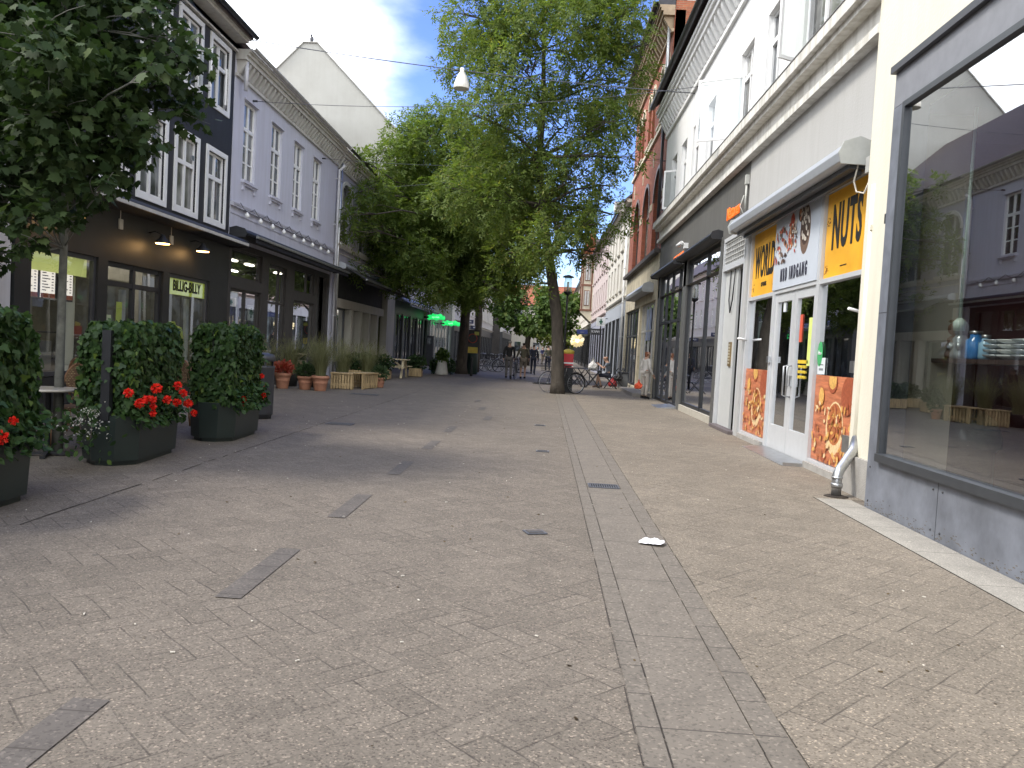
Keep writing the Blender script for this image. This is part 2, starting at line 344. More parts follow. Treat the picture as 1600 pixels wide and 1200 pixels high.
    ln(sv.outputs[0],rs.inputs[0])
    m2=N(t,'ShaderNodeMixRGB',blend_type='MULTIPLY'); m2.inputs[0].default_value=.85; ln(m1.outputs[0],m2.inputs[1]); ln(rs.outputs[0],m2.inputs[2])
    fn=N(t,'ShaderNodeTexNoise'); fn.inputs['Scale'].default_value=22; fn.inputs['Detail'].default_value=8; fn.inputs['Roughness'].default_value=.75; ln(tcn.outputs['Object'],fn.inputs['Vector'])
    fr_=N(t,'ShaderNodeValToRGB'); fr_.color_ramp.elements[0].position=.32; fr_.color_ramp.elements[1].position=.66; fr_.color_ramp.elements[0].color=(.84,.83,.82,1); fr_.color_ramp.elements[1].color=(1.09,1.09,1.08,1); ln(fn.outputs['Fac'],fr_.inputs[0])
    m3=N(t,'ShaderNodeMixRGB',blend_type='MULTIPLY'); m3.inputs[0].default_value=1; ln(m2.outputs[0],m3.inputs[1]); ln(fr_.outputs[0],m3.inputs[2])
    # gum and oil spots
    gs=N(t,'ShaderNodeTexVoronoi'); gs.inputs['Scale'].default_value=2.3; ln(wa.outputs[0],gs.inputs['Vector'])
    gr=N(t,'ShaderNodeMapRange'); gr.inputs[1].default_value=.035; gr.inputs[2].default_value=.06; gr.inputs[3].default_value=.6; gr.inputs[4].default_value=0; ln(gs.outputs['Distance'],gr.inputs[0])
    m4=N(t,'ShaderNodeMixRGB'); m4.inputs[2].default_value=(.06,.055,.05,1); ln(gr.outputs[0],m4.inputs[0]); ln(m3.outputs[0],m4.inputs[1])
    m5=N(t,'ShaderNodeMixRGB'); m5.inputs[2].default_value=(.055,.045,.038,1); ln(joint,m5.inputs[0]); ln(m4.outputs[0],m5.inputs[1])
    ln(m5.outputs[0],p.inputs['Base Color']); p.inputs['Roughness'].default_value=.8; p.inputs['Specular IOR Level'].default_value=.35
    bh=M('SUBTRACT',M('MULTIPLY',fn.outputs['Fac'],.5),M('MULTIPLY',joint,.9))
    bp=N(t,'ShaderNodeBump'); bp.inputs['Strength'].default_value=.6; bp.inputs['Distance'].default_value=.008; ln(bh,bp.inputs['Height']); ln(bp.outputs[0],p.inputs['Normal'])
    return m
PAV=paving_mat()
g=MB(); g.add([(-400,-400,0),(400,-400,0),(400,400,0),(-400,400,0)],[(0,1,2,3)]); structure(g.build('pavement',PAV))
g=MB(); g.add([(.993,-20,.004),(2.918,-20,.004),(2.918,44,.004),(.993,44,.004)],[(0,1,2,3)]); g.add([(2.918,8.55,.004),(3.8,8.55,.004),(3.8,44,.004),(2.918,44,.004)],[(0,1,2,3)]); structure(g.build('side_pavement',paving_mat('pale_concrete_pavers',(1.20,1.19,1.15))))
def slab_mat(name,c,sc=95,jl=1.0,jo=0.0,ax='Y',jw=.006):
    m,t,p=base_mat(name); ln=t.links.new
    tcn=N(t,'ShaderNodeTexCoord'); vo=N(t,'ShaderNodeTexVoronoi'); vo.inputs['Scale'].default_value=sc; ln(tcn.outputs['Object'],vo.inputs['Vector'])
    sv=N(t,'ShaderNodeSeparateColor'); ln(vo.outputs['Color'],sv.inputs[0])
    rs=N(t,'ShaderNodeValToRGB'); e=rs.color_ramp.elements; e[0].color=(.55,.54,.53,1); e[1].color=(1.9,1.85,1.8,1); q=e.new(.25); q.color=(.97,.97,.97,1); q=e.new(.88); q.color=(1.05,1.04,1.03,1); ln(sv.outputs[0],rs.inputs[0])
    n=N(t,'ShaderNodeTexNoise'); n.inputs['Scale'].default_value=4; n.inputs['Detail'].default_value=8; n.inputs['Roughness'].default_value=.7; ln(tcn.outputs['Object'],n.inputs['Vector'])
    r=N(t,'ShaderNodeValToRGB'); r.color_ramp.elements[0].position=.3; r.color_ramp.elements[1].position=.7; r.color_ramp.elements[0].color=(*[x*.82 for x in c],1); r.color_ramp.elements[1].color=(*[x*1.1 for x in c],1); ln(n.outputs['Fac'],r.inputs[0])
    mm=N(t,'ShaderNodeMixRGB',blend_type='MULTIPLY'); mm.inputs[0].default_value=.75; ln(r.outputs[0],mm.inputs[1]); ln(rs.outputs[0],mm.inputs[2])
    sp=N(t,'ShaderNodeSeparateXYZ'); ln(tcn.outputs['Object'],sp.inputs[0])
    pp=N(t,'ShaderNodeMath',operation='PINGPONG'); pp.inputs[1].default_value=jl/2; ln(sp.outputs[ax],pp.inputs[0])
    mr=N(t,'ShaderNodeMapRange'); mr.inputs[1].default_value=jw*.5; mr.inputs[2].default_value=jw; mr.inputs[3].default_value=.85; mr.inputs[4].default_value=0; ln(pp.outputs[0],mr.inputs[0])
    m5=N(t,'ShaderNodeMixRGB'); m5.inputs[2].default_value=(.05,.042,.035,1); ln(mr.outputs[0],m5.inputs[0]); ln(mm.outputs[0],m5.inputs[1]); ln(m5.outputs[0],p.inputs['Base Color']); p.inputs['Roughness'].default_value=.8
    return m
SL1=slab_mat('channel_slabs',(.168,.147,.120),jl=1.0); SL2=slab_mat('edge_course',(.162,.142,.116),jl=.30)
SLT=slab_mat('terrace_pavers',(.19,.165,.15),jl=.22,ax='Y',jw=.008); SLP=slab_mat('pale_kerb_slabs',(.29,.272,.235),sc=160,jl=.9)
def strip(mb,x0,x1,y0,y1,z): mb.add([(x0,y0,z),(x1,y0,z),(x1,y1,z),(x0,y1,z)],[(0,1,2,3)])
g=MB(); strip(g,.52,.86,-20,44,.004); structure(g.build('drainage_channel',SL1))
g=MB(); strip(g,.42,.512,-20,44,.004); strip(g,.868,.99,-20,44,.004); structure(g.build('channel_edging',SL2))
JN=mat('joint_dirt',(.045,.037,.03),.95,var=.4,scale=20)
g=MB()
rr=random.Random(3)
for x in(.412,.516,.864,.995):
    y=-3
    while y<26:
        l=rr.uniform(.1,.5); wd=rr.uniform(.0015,.0042); g.bar((x+rr.uniform(-.002,.002),y,.0055),(x+rr.uniform(-.002,.002),y+l,.0055),wd,.002); y+=l+rr.choice([0,.02,.08,.2])
y=2
while y<26:
    l=rr.uniform(.1,.5); g.bar((-3.5-.03*rr.random()-.004*y,y,.0055),(-3.52-.004*y,y+l,.0055),rr.uniform(.004,.01),.002); y+=l+rr.choice([0,.05,.2])
structure(g.build('paving_joints',JN))
g=MB(); strip(g,2.92,3.29,-20,8.55,.006); structure(g.build('kerb_slabs',SLP))
g=MB(); g.bar((2.915,-20,.0065),(2.915,8.6,.0065),.008,.003); structure(g.build('kerb_joint',JN))
# dark paver dashes down the middle of the street
DASH=slab_mat('dark_pavers',(.108,.096,.084),jl=.28)
for n,(x,y,l) in enumerate([(-1.62,2.15,.75),(-1.6,4.14,1.05),(-1.56,6.2,1.0),(-1.53,8.4,1.0),(-1.5,10.6,1.0),(-1.5,12.8,1.0),(-1.05,15.3,.9),(-1.35,17.7,.9),(-1.65,20.3,.8)]):
    g=MB(); strip(g,x-.0-.07,x+.07,y,y+l,.005); structure(g.build('road_marking',DASH))

# ------------------------------------------------------------------ facade builders
def facade(name,parent,m,side,X,y0,y1,z0,z1,ops=(),depth=.16,back=.35):
    """wall sheet with real openings (reveals) and thickness; ops = (ya,yb,za,zb[,arch])"""
    mb=MB(); ys=sorted({y0,y1,*[o[0] for o in ops],*[o[1] for o in ops]}); zs=sorted({z0,z1,*[o[2] for o in ops],*[o[3] for o in ops]})
    P=lambda y,z,d:(X-side*d,y,z)
    for a,b in zip(ys,ys[1:]):
        c0=None
        for c,d in zip(zs,zs[1:]):
            if any(o[0]<=a+1e-6 and o[1]>=b-1e-6 and o[2]<=c+1e-6 and o[3]>=d-1e-6 for o in ops): continue
            mb.add([P(a,c,0),P(b,c,0),P(b,d,0),P(a,d,0)],[(0,1,2,3)])
    for o in ops:
        a,b,c,d=o[:4]
        for q in (((a,c),(a,d)),((a,d),(b,d)),((b,d),(b,c)),((b,c),(a,c))):
            mb.add([P(*q[0],0),P(*q[1],0),P(*q[1],-depth),P(*q[0],-depth)],[(0,1,2,3)])
        if len(o)>4:
            r=(b-a)/2; h=o[4]; n=8; ym=(a+b)/2
            for s in(-1,1):
                arc=[(ym+s*r*math.cos(t),d-h+h*math.sin(t)) for t in [math.pi/2*i/n for i in range(n+1)]]
                poly=[(ym+s*r,d)]+arc
                v=[P(p[0],p[1],0) for p in poly]+[P(p[0],p[1],-depth) for p in poly]; k=len(poly)
                mb.add(v,[tuple(range(k)),tuple(range(2*k-1,k-1,-1))]+[(i,i+k,(i+1)%k+k,(i+1)%k) for i in range(k)])
    for q in (((y0,z0),(y0,z1)),((y0,z1),(y1,z1)),((y1,z1),(y1,z0))):
        mb.add([P(*q[0],0),P(*q[1],0),P(*q[1],-back),P(*q[0],-back)],[(0,1,2,3)])
    return mb.build(name,m,parent,clean=False)
def window(parent,side,X,y0,y1,z0,z1,fm=None,gm=None,cols=2,tr=.68,up=1,lo=1,fw=.06,mw=.035,dep=.14,casing=0,cm=None,sill=0,sm=None,arch=0,opened=None,name='window'):
    fm=fm or WHITE; gm=gm or PANE; d0,d1=-dep,-dep+.06
    mb=MB(); W=lambda a,b,c,d,e=d0,f=d1:mb.wb(side,a,b,c,d,e,f,X)
    W(y0,y0+fw,z0,z1); W(y1-fw,y1,z0,z1); W(y0+fw,y1-fw,z0,z0+fw); W(y0+fw,y1-fw,z1-fw,z1)
    zt=z0+(z1-z0)*tr if tr else z1
    if tr: W(y0+fw,y1-fw,zt-.045,zt+.045,d0,d1+.012)
    for i in range(1,cols):
        yc=y0+(y1-y0)*i/cols
        W(yc-.04,yc+.04,z0+fw,zt-.045 if tr else z1-fw,d0,d1+.006)
        if tr: W(yc-.04,yc+.04,zt+.045,z1-fw,d0,d1+.006)
    # leaf frames and muntins
    for i in range(cols):
        a=y0+(y1-y0)*i/cols; b=y0+(y1-y0)*(i+1)/cols
        for (za,zb,n) in ((z0+fw,zt,lo),(zt,z1-fw,up)):
            if zb-za<.05: continue
            for k in range(1,n): zc=za+(zb-za)*k/n; W(a+.05,b-.05,zc-mw/2,zc+mw/2,d0+.01,d1-.01)
    if casing:
        c=casing; cmx=cm or fm
        for q in((y0-c,y0,z0-c,z1+c),(y1,y1+c,z0-c,z1+c),(y0,y1,z1,z1+c),(y0,y1,z0-c,z0)): mb.wb(side,*q,-.02,.03,X)
    if arch:  # pale arched surround
        r=(y1-y0)/2; ym=(y0+y1)/2; n=12
        for i in range(n):
            t0=math.pi*i/n; t1=math.pi*(i+1)/n
            q=[(ym+(r+e)*math.cos(t),z1-arch+(arch+e)*math.sin(t)) for e,t in((-.01,t0),(.12,t0),(.12,t1),(-.01,t1))]
            v=[(X-side*.04,*p) for p in q]+[(X+side*.03,*p) for p in q]
            mb.add(v,[(0,1,2,3),(7,6,5,4)]+[(j,j+4,(j+1)%4+4,(j+1)%4) for j in range(4)])
    w_=mb.build(name,fm if not(casing and cm) else cm,parent)
    gp=MB(); x=X+side*(dep-.03)
    for i in range(cols):
        a=y0+(y1-y0)*i/cols; b=y0+(y1-y0)*(i+1)/cols
        for (za,zb) in ((z0,zt),(zt,z1)):
            if zb-za<.05: continue
            t=[random.uniform(-.006,.006) for _ in range(2)]
            gp.add([(x+t[0],a,za),(x-t[0],b,za),(x-t[0]+t[1],b,zb),(x+t[0]+t[1],a,zb)],[(0,1,2,3)])
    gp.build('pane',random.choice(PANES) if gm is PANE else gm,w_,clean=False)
    if sill:
        s=MB(); s.wb(side,y0-.08,y1+.08,z0-.07,z0+.0,-.05,.1,X); s.wb(side,y0-.04,y1+.04,z0-.12,z0-.07,0,.06,X)
        if sill>1:
            for yy in(y0+.03,y1-.03): s.wb(side,yy-.04,yy+.04,z0-.24,z0-.12,0,.05,X)
        s.build('sill',sm or fm,w_)
    if opened:   # casement leaf swung out: (hinge y, direction of leaf along street, angle, za, zb, width)
        for hy,ang,za,zb,wd in opened:
            dy=math.cos(ang); dx=-side*math.sin(ang); ax=Vector((dx,dy,0)); az=Vector((0,0,1)); an=ax.cross(az)
            c=Vector((X-side*(-dep+.07),hy,0)); mbb=MB(); fwl=.05
            mbb.obox(c+ax*fwl/2+az*(za+zb)/2,(ax,an,az),fwl/2,.02,(zb-za)/2); mbb.obox(c+ax*(wd-fwl/2)+az*(za+zb)/2,(ax,an,az),fwl/2,.02,(zb-za)/2)
            for zz in(za+fwl/2,zb-fwl/2): mbb.obox(c+ax*wd/2+az*zz,(ax,an,az),wd/2-fwl,.02,fwl/2)
            cs=mbb.build('casement',fm,w_)
            q=MB(); p0=c+ax*fwl+az*(za+fwl); p1=c+ax*(wd-fwl)+az*(za+fwl); h=az*(zb-za-2*fwl); q.add([p0,p1,p1+h,p0+h],[(0,1,2,3)]); q.build('pane',GLASS,w_,clean=False)
    return w_
def body(parent,m,side,X,y0,y1,z0,z1,deep=9,d0=-.36,name='rear_wall'):
    return MB().wb(side,y0+.01,y1-.01,z0,z1,d0,-deep,X).build(name,m,parent)
def roof(parent,m,side,X,y0,y1,ez,deep=9,pitch=42,over=.28,name='roof'):
    """pitched roof running along the street"""
    h=math.tan(R(pitch))*(deep/2+over)
    P=lambda d:X-side*d
    poly=[(P(over),ez),(P(-deep/2),ez+h),(P(-deep-over),ez),(P(-deep-over),ez-.14),(P(-deep/2),ez+h-.2),(P(over),ez-.14)]
    r=MB().prism(poly,y0+.005,y1-.005); o=r.build(name,m,parent)
    gb=MB(); gb.prism([(P(-.36),ez-.02),(P(-deep/2),ez+h-.3),(P(-deep),ez-.02)],y0+.06,y1-.06); gb.build('gable_wall',WHITE if False else MATS.get('gable_plaster',CONC),parent)
    return o
def gutter(parent,side,X,y0,y1,z,d=.36,m=None,r=.065):
    pts=[]; mb=MB(); n=8; x=X-side*d
    prof=[(x+r*math.cos(t),z+r*math.sin(t)) for t in [math.pi+math.pi*i/n for i in range(n+1)]]
    prof+= [(x+(r-.012)*math.cos(t),z+(r-.012)*math.sin(t)) for t in [2*math.pi-math.pi*i/n for i in range(n+1)]]
    mb.prism(prof,y0,y1); return mb.build('gutter',m or GUTTER,parent)
def cornice(parent,m,side,X,y0,y1,z0,z1,proj=.3,dentils=0,dm=None,name='cornice'):
    mb=MB(); h=z1-z0
    mb.wb(side,y0,y1,z0,z0+h*.12,0,proj*.18,X)
    mb.wb(side,y0,y1,z0+h*.62,z0+h*.78,0,proj*.75,X); mb.wb(side,y0,y1,z0+h*.78,z0+h*.9,0,proj*.9,X); mb.wb(side,y0,y1,z0+h*.9,z1,0,proj,X)
    if dentils:
        y=y0+dentils*.5
        while y<y1-.05:
            a=.11*dentils/.3
            x0=X; P=lambda d:X-side*d
            mb.prism([(P(0),z0+h*.12),(P(proj*.22),z0+h*.14),(P(proj*.62),z0+h*.5),(P(proj*.66),z0+h*.62),(P(0),z0+h*.62)],y-a/2*1.1,y+a/2*1.1); y+=dentils
    return mb.build(name,m,parent)
def downpipe(parent,side,X,y,z0,z1,m,r=.045,d=.09,neck=0,topoff=.3):
    mb=MB(); x=X-side*d
    pts=[(x,y,z0),(x,y,z1-.25)]
    if neck: pts+=[(x,y,z1-.2),(x-side*(topoff-.1),y,z1)]
    mb.tube(pts,r,10)
    z=z0+.6
    while z<z1-.4: mb.lathe((x,y,z),[(r+.012,0),(r+.012,.035)],10); mb.wb(side,y-.015,y+.015,z,z+.03,0,d,X); z+=1.6
    return mb.build('downpipe',m,parent)
def room(parent,side,X,y0,y1,z0,z1,deep=4.2,m=None,m2=None,light=0):
    """shop interior: back and side walls, ceiling and floor as one shell open to the street"""
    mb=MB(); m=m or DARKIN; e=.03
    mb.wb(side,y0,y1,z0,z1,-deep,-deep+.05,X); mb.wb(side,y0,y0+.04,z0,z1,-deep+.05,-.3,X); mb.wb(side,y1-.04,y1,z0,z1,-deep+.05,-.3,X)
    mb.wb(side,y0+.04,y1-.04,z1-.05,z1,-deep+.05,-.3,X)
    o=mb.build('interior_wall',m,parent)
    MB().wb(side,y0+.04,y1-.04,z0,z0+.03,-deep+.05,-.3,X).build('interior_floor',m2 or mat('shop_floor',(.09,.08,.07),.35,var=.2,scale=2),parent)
    if light:
        q=MB(); 
        for yy in np.arange(y0+.8,y1-.3,1.3):
            for dd in (-1.3,-2.8): q.wb(side,yy,yy+.5,z1-.1,z1-.055,dd,dd-.12,X)
        q.build('ceiling_lamp',emis('ceiling_lamp_glow',(1,.9,.75),light),parent)
    return o
def storefront(parent,side,X,ys,zs,fm,fw=.07,dep=.12,glass=None,skip=(),name='shop_window',bottom=.0):
    """ys = mullion centres, zs = rail centres; skip = cells (i,j) without glass"""
    mb=MB(); d0,d1=-dep,-dep+.07
    for y in ys: mb.wb(side,y-fw/2,y+fw/2,zs[0]-fw/2,zs[-1]+fw/2,d0,d1,X)
    for z in zs:
        for a,b in zip(ys,ys[1:]): mb.wb(side,a+fw/2,b-fw/2,z-fw/2,z+fw/2,d0,d1-.008,X)
    w_=mb.build(name,fm,parent)
    gp=MB(); x=X+side*(dep-.03)
    for i,(a,b) in enumerate(zip(ys,ys[1:])):
        for j,(c,d) in enumerate(zip(zs,zs[1:])):
            if (i,j) in skip: continue
            t=random.uniform(-.003,.003); s_=random.uniform(-.003,.003)
            gp.add([(x+t,a+.02,c+.02),(x-t,b-.02,c+.02),(x-t+s_,b-.02,d-.02),(x+t+s_,a+.02,d-.02)],[(0,1,2,3)])
    gp.build('pane',glass or GLASS,w_,clean=False)
    return w_
def goods(parent,side,X,y0,y1,z,d,seed,cols,hmax=.35,name='display_goods',n=None):
    """assorted boxes and jars on a shelf line, one mesh per colour"""
    r=random.Random(seed); mbs=[MB() for _ in cols]; y=y0
    while y<y1:
        wd=r.uniform(.08,.22); h=r.uniform(.1,hmax); k=r.randrange(len(cols)); dd=d+r.uniform(-.05,.05)
        if r.random()<.5: mbs[k].wb(side,y,y+wd,z,z+h,dd,dd-.14,X)
        else: mbs[k].lathe((X-side*(dd-.07),y+wd/2,z),[(wd*.4,0),(wd*.45,h*.4),(wd*.3,h*.8),(wd*.2,h)],10)
        y+=wd+r.uniform(.02,.12)
    for k,q in enumerate(mbs):
        if q.v: q.build(name,mat('goods_%d_%d_%d'%tuple(int(c*100) for c in cols[k]),cols[k],.5,var=.3,scale=9),parent)
def shelves(parent,side,X,y0,y1,zs,d,m,deep=.35):
    mb=MB()
    for z in zs: mb.wb(side,y0,y1,z-.03,z,d+.02,d-deep,X)
    for y in(y0,y1): mb.wb(side,y-.02,y+.02,zs[0]-.03,zs[-1]+.3,d+.01,d-deep,X)
    mb.build('shelf',m,parent)
def awning_cassette(name,label,side,X,y0,y1,z,m,h=.2,proj=.32,fabric=None,group=None,drop=.0,open_=0,fm=None):
    t=thing(name,label,'awning',(X,(y0+y1)/2,z),group)
    P=lambda d:X-side*d
    MB().prism([(P(.0),z),(P(.0),z+h*.7),(P(proj*.35),z+h*1.02),(P(proj*.8),z+h*.85),(P(proj),z+h*.45),(P(proj*.92),z+.02),(P(proj*.5),z)],y0,y1).build('cassette',m,t,bevel=.01)
    for yy in(y0-.03,y1): MB().prism([(P(.0),z-.03),(P(.0),z+h*.9),(P(proj*.4),z+h*1.1),(P(proj*.9),z+h*.85),(P(proj*1.05),z+h*.4),(P(proj*.95),z-.02)],yy,yy+.03).build('end_cap',fm or m,t)
    if open_:
        MB().prism([(P(proj*.6),z+.1),(P(proj+open_),z-drop),(P(proj+open_),z-drop-.14),(P(proj+open_-.012),z-drop-.14),(P(proj+open_-.012),z-drop-.012),(P(proj*.6),z+.085)],y0+.05,y1-.05).build('fabric',fabric,t)
        MB().wb(side,y0+.03,y1-.03,z-drop-.03,z-drop+.03,proj+open_+.002,proj+open_+.05,X).build('front_bar',STEEL,t)
    return t
def foodpic(parent,side,X,y0,y1,z0,z1,d,seed,base,cols,bowls,n=60,region=None):
    """printed poster: flat coloured shapes laid in paper-thin layers"""
    r=random.Random(seed); mbs=[MB() for _ in cols]; k=[0]
    def ell(mb,y,z,a,b,ang,m=10):
        k[0]+=1; dd=d+.0005+.00012*k[0]
        pts=[(y+a*math.cos(t)*math.cos(ang)-b*math.sin(t)*math.sin(ang), z+a*math.cos(t)*math.sin(ang)+b*math.sin(t)*math.cos(ang)) for t in [2*math.pi*i/m for i in range(m)]]
        pts=[(min(max(p[0],y0+.004),y1-.004),min(max(p[1],z0+.004),z1-.004)) for p in pts]
        mb.add([(X-side*dd,*p) for p in pts],[tuple(range(m))])
    for (fy,fz,a,b,cr,ci,fill,nn) in bowls:
        y=y0+(y1-y0)*fy; z=z0+(z1-z0)*fz
        ell(mbs[cr],y,z,a,b,0,20); ell(mbs[ci],y,z+b*.15,a*.86,b*.78,0,20)
        for _ in range(nn):
            t=r.uniform(0,6.28); q=math.sqrt(r.random())
            ell(mbs[r.choice(fill)],y+math.cos(t)*a*.72*q,z+b*.15+math.sin(t)*b*.66*q,r.uniform(.03,.055),r.uniform(.018,.03),r.uniform(0,3.1))
    for _ in range(n):
        rg=region or (.02,.98,.02,.7)
        y=y0+(y1-y0)*r.uniform(rg[0],rg[1]); z=z0+(z1-z0)*r.uniform(rg[2],rg[3])
        ell(mbs[r.randrange(len(cols))],y,z,r.uniform(.03,.07),r.uniform(.018,.035),r.uniform(0,3.1))
    for i,q in enumerate(mbs):
        if q.v: q.build('print',mat('print_%d_%d_%d'%tuple(int(c*100) for c in cols[i]),cols[i],.45,var=.25,scale=25),parent,clean=False)

mat('gable_plaster',(.5,.48,.44),.85,var=.1,scale=2)
# ================================================================== LEFT SIDE
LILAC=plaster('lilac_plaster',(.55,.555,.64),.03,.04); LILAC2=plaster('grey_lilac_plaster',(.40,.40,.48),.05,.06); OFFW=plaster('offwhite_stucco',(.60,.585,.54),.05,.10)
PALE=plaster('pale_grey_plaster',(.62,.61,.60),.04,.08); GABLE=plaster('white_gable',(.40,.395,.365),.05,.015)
BLK=plaster('black_painted_wall',(.026,.027,.034),.10,.12,.6); BLKSHOP=mat('black_shop_boards',(.016,.017,.017),.5,var=.3,scale=2)
# --- pale neighbour at the very left
b=thing('pale_house','pale plastered house at the left edge beside the black building','building',(XL,4,0))
facade('wall',b,PALE,-1,XL,-14,11.3,0,5.9,[(y,y+1.1,zz,zz+1.3) for y in(-10,-7,-4,-1,2.2,5.4,8.6) for zz in(4.0,)]+[(y,y+2.2,.5,3) for y in(-11,-7.5,-4,-.5,3,6.4)])
for y in(-10,-7,-4,-1,2.2,5.4,8.6):
    window(b,-1,XL,y,y+1.1,4.0,5.3)
for y in(-11,-7.5,-4,-.5,3,6.4): storefront(b,-1,XL,[y+.04,y+1.1,y+2.16],[.54,2.96],DGREY,glass=PANE)
body(b,DARKIN,-1,XL,-14,11.3,0,5.9); roof(b,ROOFT,-1,XL,-14,11.3,5.98,pitch=30); gutter(b,-1,XL,-14,11.28,5.95)
# --- black building
b=thing('black_building','black rendered building with wide white window casings above a kebab shop front','building',(XL,15.2,0))
Y0,Y1=11.34,19.08; LZ=(3.92,5.42); TZ=(6.5,7.86)
wy=[(11.62,12.42),(13.3,14.3),(14.8,15.75),(16.27,17.2),(17.77,18.7)]
facade('wall',b,BLK,-1,XL,Y0,Y1,3.55,8.1,[(a,c,*LZ) for a,c in wy]+[(a,c,*TZ) for a,c in wy if a!=13.3],depth=.12)
for i,(a,c) in enumerate(wy):
    window(b,-1,XL,a,c,*LZ,casing=.11,dep=.10,tr=.64,fw=.055)
    if a!=13.3:
        op=[(c-.06,math.pi-R(68),TZ[0]+.05,TZ[0]+.86,.4)] if i==3 else ([(c-.06,math.pi-R(25),TZ[0]+.05,TZ[0]+.86,.4)] if i==4 else None)
        window(b,-1,XL,a,c,*TZ,casing=.11,dep=.10,tr=.64,fw=.055,opened=op)
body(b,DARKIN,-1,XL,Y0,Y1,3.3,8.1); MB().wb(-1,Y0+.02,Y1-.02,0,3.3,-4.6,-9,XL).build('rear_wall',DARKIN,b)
roof(b,ROOFT,-1,XL,Y0,Y1,8.42,over=.42); gutter(b,-1,XL,Y0,Y1,8.38,d=.5)
cornice(b,OFFW,-1,XL,Y0,Y1,8.02,8.36,.42)
for yy in(16.98+.02,15.28,18.98): MB().wb(-1,yy-.05,yy+.05,5.0,5.1,0,.02,XL).build('wall_anchor',STEEL,b) if yy<18 else None
op=[(11.7,13.5,.55,2.56),(13.8,15.84,.02,2.54),(16.12,18.05,.45,2.54)]
facade('shop_front',b,BLKSHOP,-1,XL+.03,Y0,Y1,0,3.55,op,depth=.1)
storefront(b,-1,XL,[11.74,13.46],[.6,2.52],DGREY,dep=.08)
storefront(b,-1,XL,[16.16,18.01],[.5,2.5],DGREY,dep=.08)
dr=storefront(b,-1,XL,[13.85,14.8,15.79],[.1,2.16,2.5],BLACKP,.09,dep=.09,name='door')
MB().tube([(XL+.06,14.86,.9),(XL+.06,14.86,1.3)],.014,8).build('handle',STEEL,dr)
room(b,-1,XL,Y0+.05,Y1-.05,.02,3.1,4.4,mat('kebab_walls',(.24,.23,.18),.8,var=.5,scale=1.2),light=6)
# yellow-green pelmet band, menu panels, white curtain edge
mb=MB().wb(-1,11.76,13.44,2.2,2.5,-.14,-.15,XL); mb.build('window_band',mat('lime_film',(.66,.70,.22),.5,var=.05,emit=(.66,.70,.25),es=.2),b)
for a in(11.76,12.2,12.68):
    m_=MB().wb(-1,a,a+.42,1.76,2.28,-.16,-.19,XL).build('menu_board',mat('menu_frame',(.03,.03,.03),.4),b)
    MB().wb(-1,a+.03,a+.39,1.79,2.25,-.150,-.159,XL).build('menu_sheet',emis('menu_light',(1,.90,.82),.42),m_)
    t_=MB(); 
    for k in range(7): t_.wb(-1,a+.06,a+.16+.05*(k%3),2.17-.045*k,2.185-.045*k,-.148,-.149,XL); t_.wb(-1,a+.3,a+.35,2.17-.045*k,2.185-.045*k,-.148,-.149,XL)
    t_.build('menu_text',mat('menu_ink',(.05,.04,.08),.6),m_); MB().wb(-1,a+.03,a+.39,1.79,1.86,-.147,-.1495,XL).build('menu_picture',mat('menu_food',(.45,.12,.06),.6,var=.6,scale=18),m_)
MB().wb(-1,13.14,13.4,.6,2.2,-.3,-.33,XL).build('curtain',mat('cream_curtain',(.75,.74,.62),.8,var=.05),b)
MB().wb(-1,11.8,13.1,.62,1.1,-.5,-.9,XL).build('counter',mat('steel_counter',(.25,.25,.25),.4,.6),b)
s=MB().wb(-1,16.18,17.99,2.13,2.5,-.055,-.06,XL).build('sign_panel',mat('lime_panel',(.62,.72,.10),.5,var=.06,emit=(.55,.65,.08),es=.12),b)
text_obj('sign_text','BILLIG-BILLY',.30,(XL-.045,17.08,2.31),-1,mat('bold_black_ink',(.01,.01,.01),.6,var=0),b,sx=.80,extr=.002)
# white curtains and notes on the door
for y,c_,z in((14.35,(.62,.70,.12),1.35),(13.98,(.7,.75,.45),1.1)): MB().wb(-1,y,y+.2,z,z+.5,-.10,-.105,XL).build('notice',mat('notice_%d'%int(y*10),c_,.6,var=.05),b)
for y in(14.1,15.0,17.75): MB().prism([(XL-.35,.1),(XL-.38,.1),(XL-.42,2.1),(XL-.36,2.1)],y,y+.16).build('curtain',mat('grey_curtain',(.5,.51,.5),.8,var=.05),b)
shelves(b,-1,XL,16.3,18.9,[.6,1.2],-3.6,DGREY)
# shirt on a dummy in the window
sh=thing('shirt_dummy','yellow-green short-sleeved shirt on a dummy behind the shop glass','mannequin',(XL-.45,17.3,.5))
MB().lathe((XL-.45,17.3,.5),[(.16,0),(.2,.12),(.21,.45),(.2,.62),(.23,.86),(.19,.96),(.075,1.0),(.06,1.08)],16).build('torso',mat('lime_shirt',(.45,.52,.06),.8,var=.15),sh)
[MB().tube([(XL-.45,17.3+s*.18,1.42),(XL-.43,17.3+s*.32,1.28),(XL-.42,17.3+s*.36,1.1)],[.09,.085,.08],10).build('sleeve',MATS['lime_shirt'],sh) for s in(-1,1)]
sh2=thing('shirt_dummy','dark red short-sleeved shirt on a dummy left of the green one','mannequin',(XL-.6,16.75,.5))
MB().lathe((XL-.6,16.75,.5),[(.16,0),(.2,.12),(.21,.45),(.2,.62),(.22,.84),(.17,.94),(.07,.98)],14).build('torso',mat('red_shirt',(.25,.02,.02),.8),sh2)
# long awning cassette and brackets
a=awning_cassette('awning','long black retracted awning with white front rail on the black building',-1,XL,11.4,19.1,3.46,BLACKP,h=.2,proj=.5)
MB().wb(-1,11.4,19.0,3.47,3.53,.5,.545,XL).build('front_rail',mat('offwhite_rail',(.5,.49,.45),.5),a)
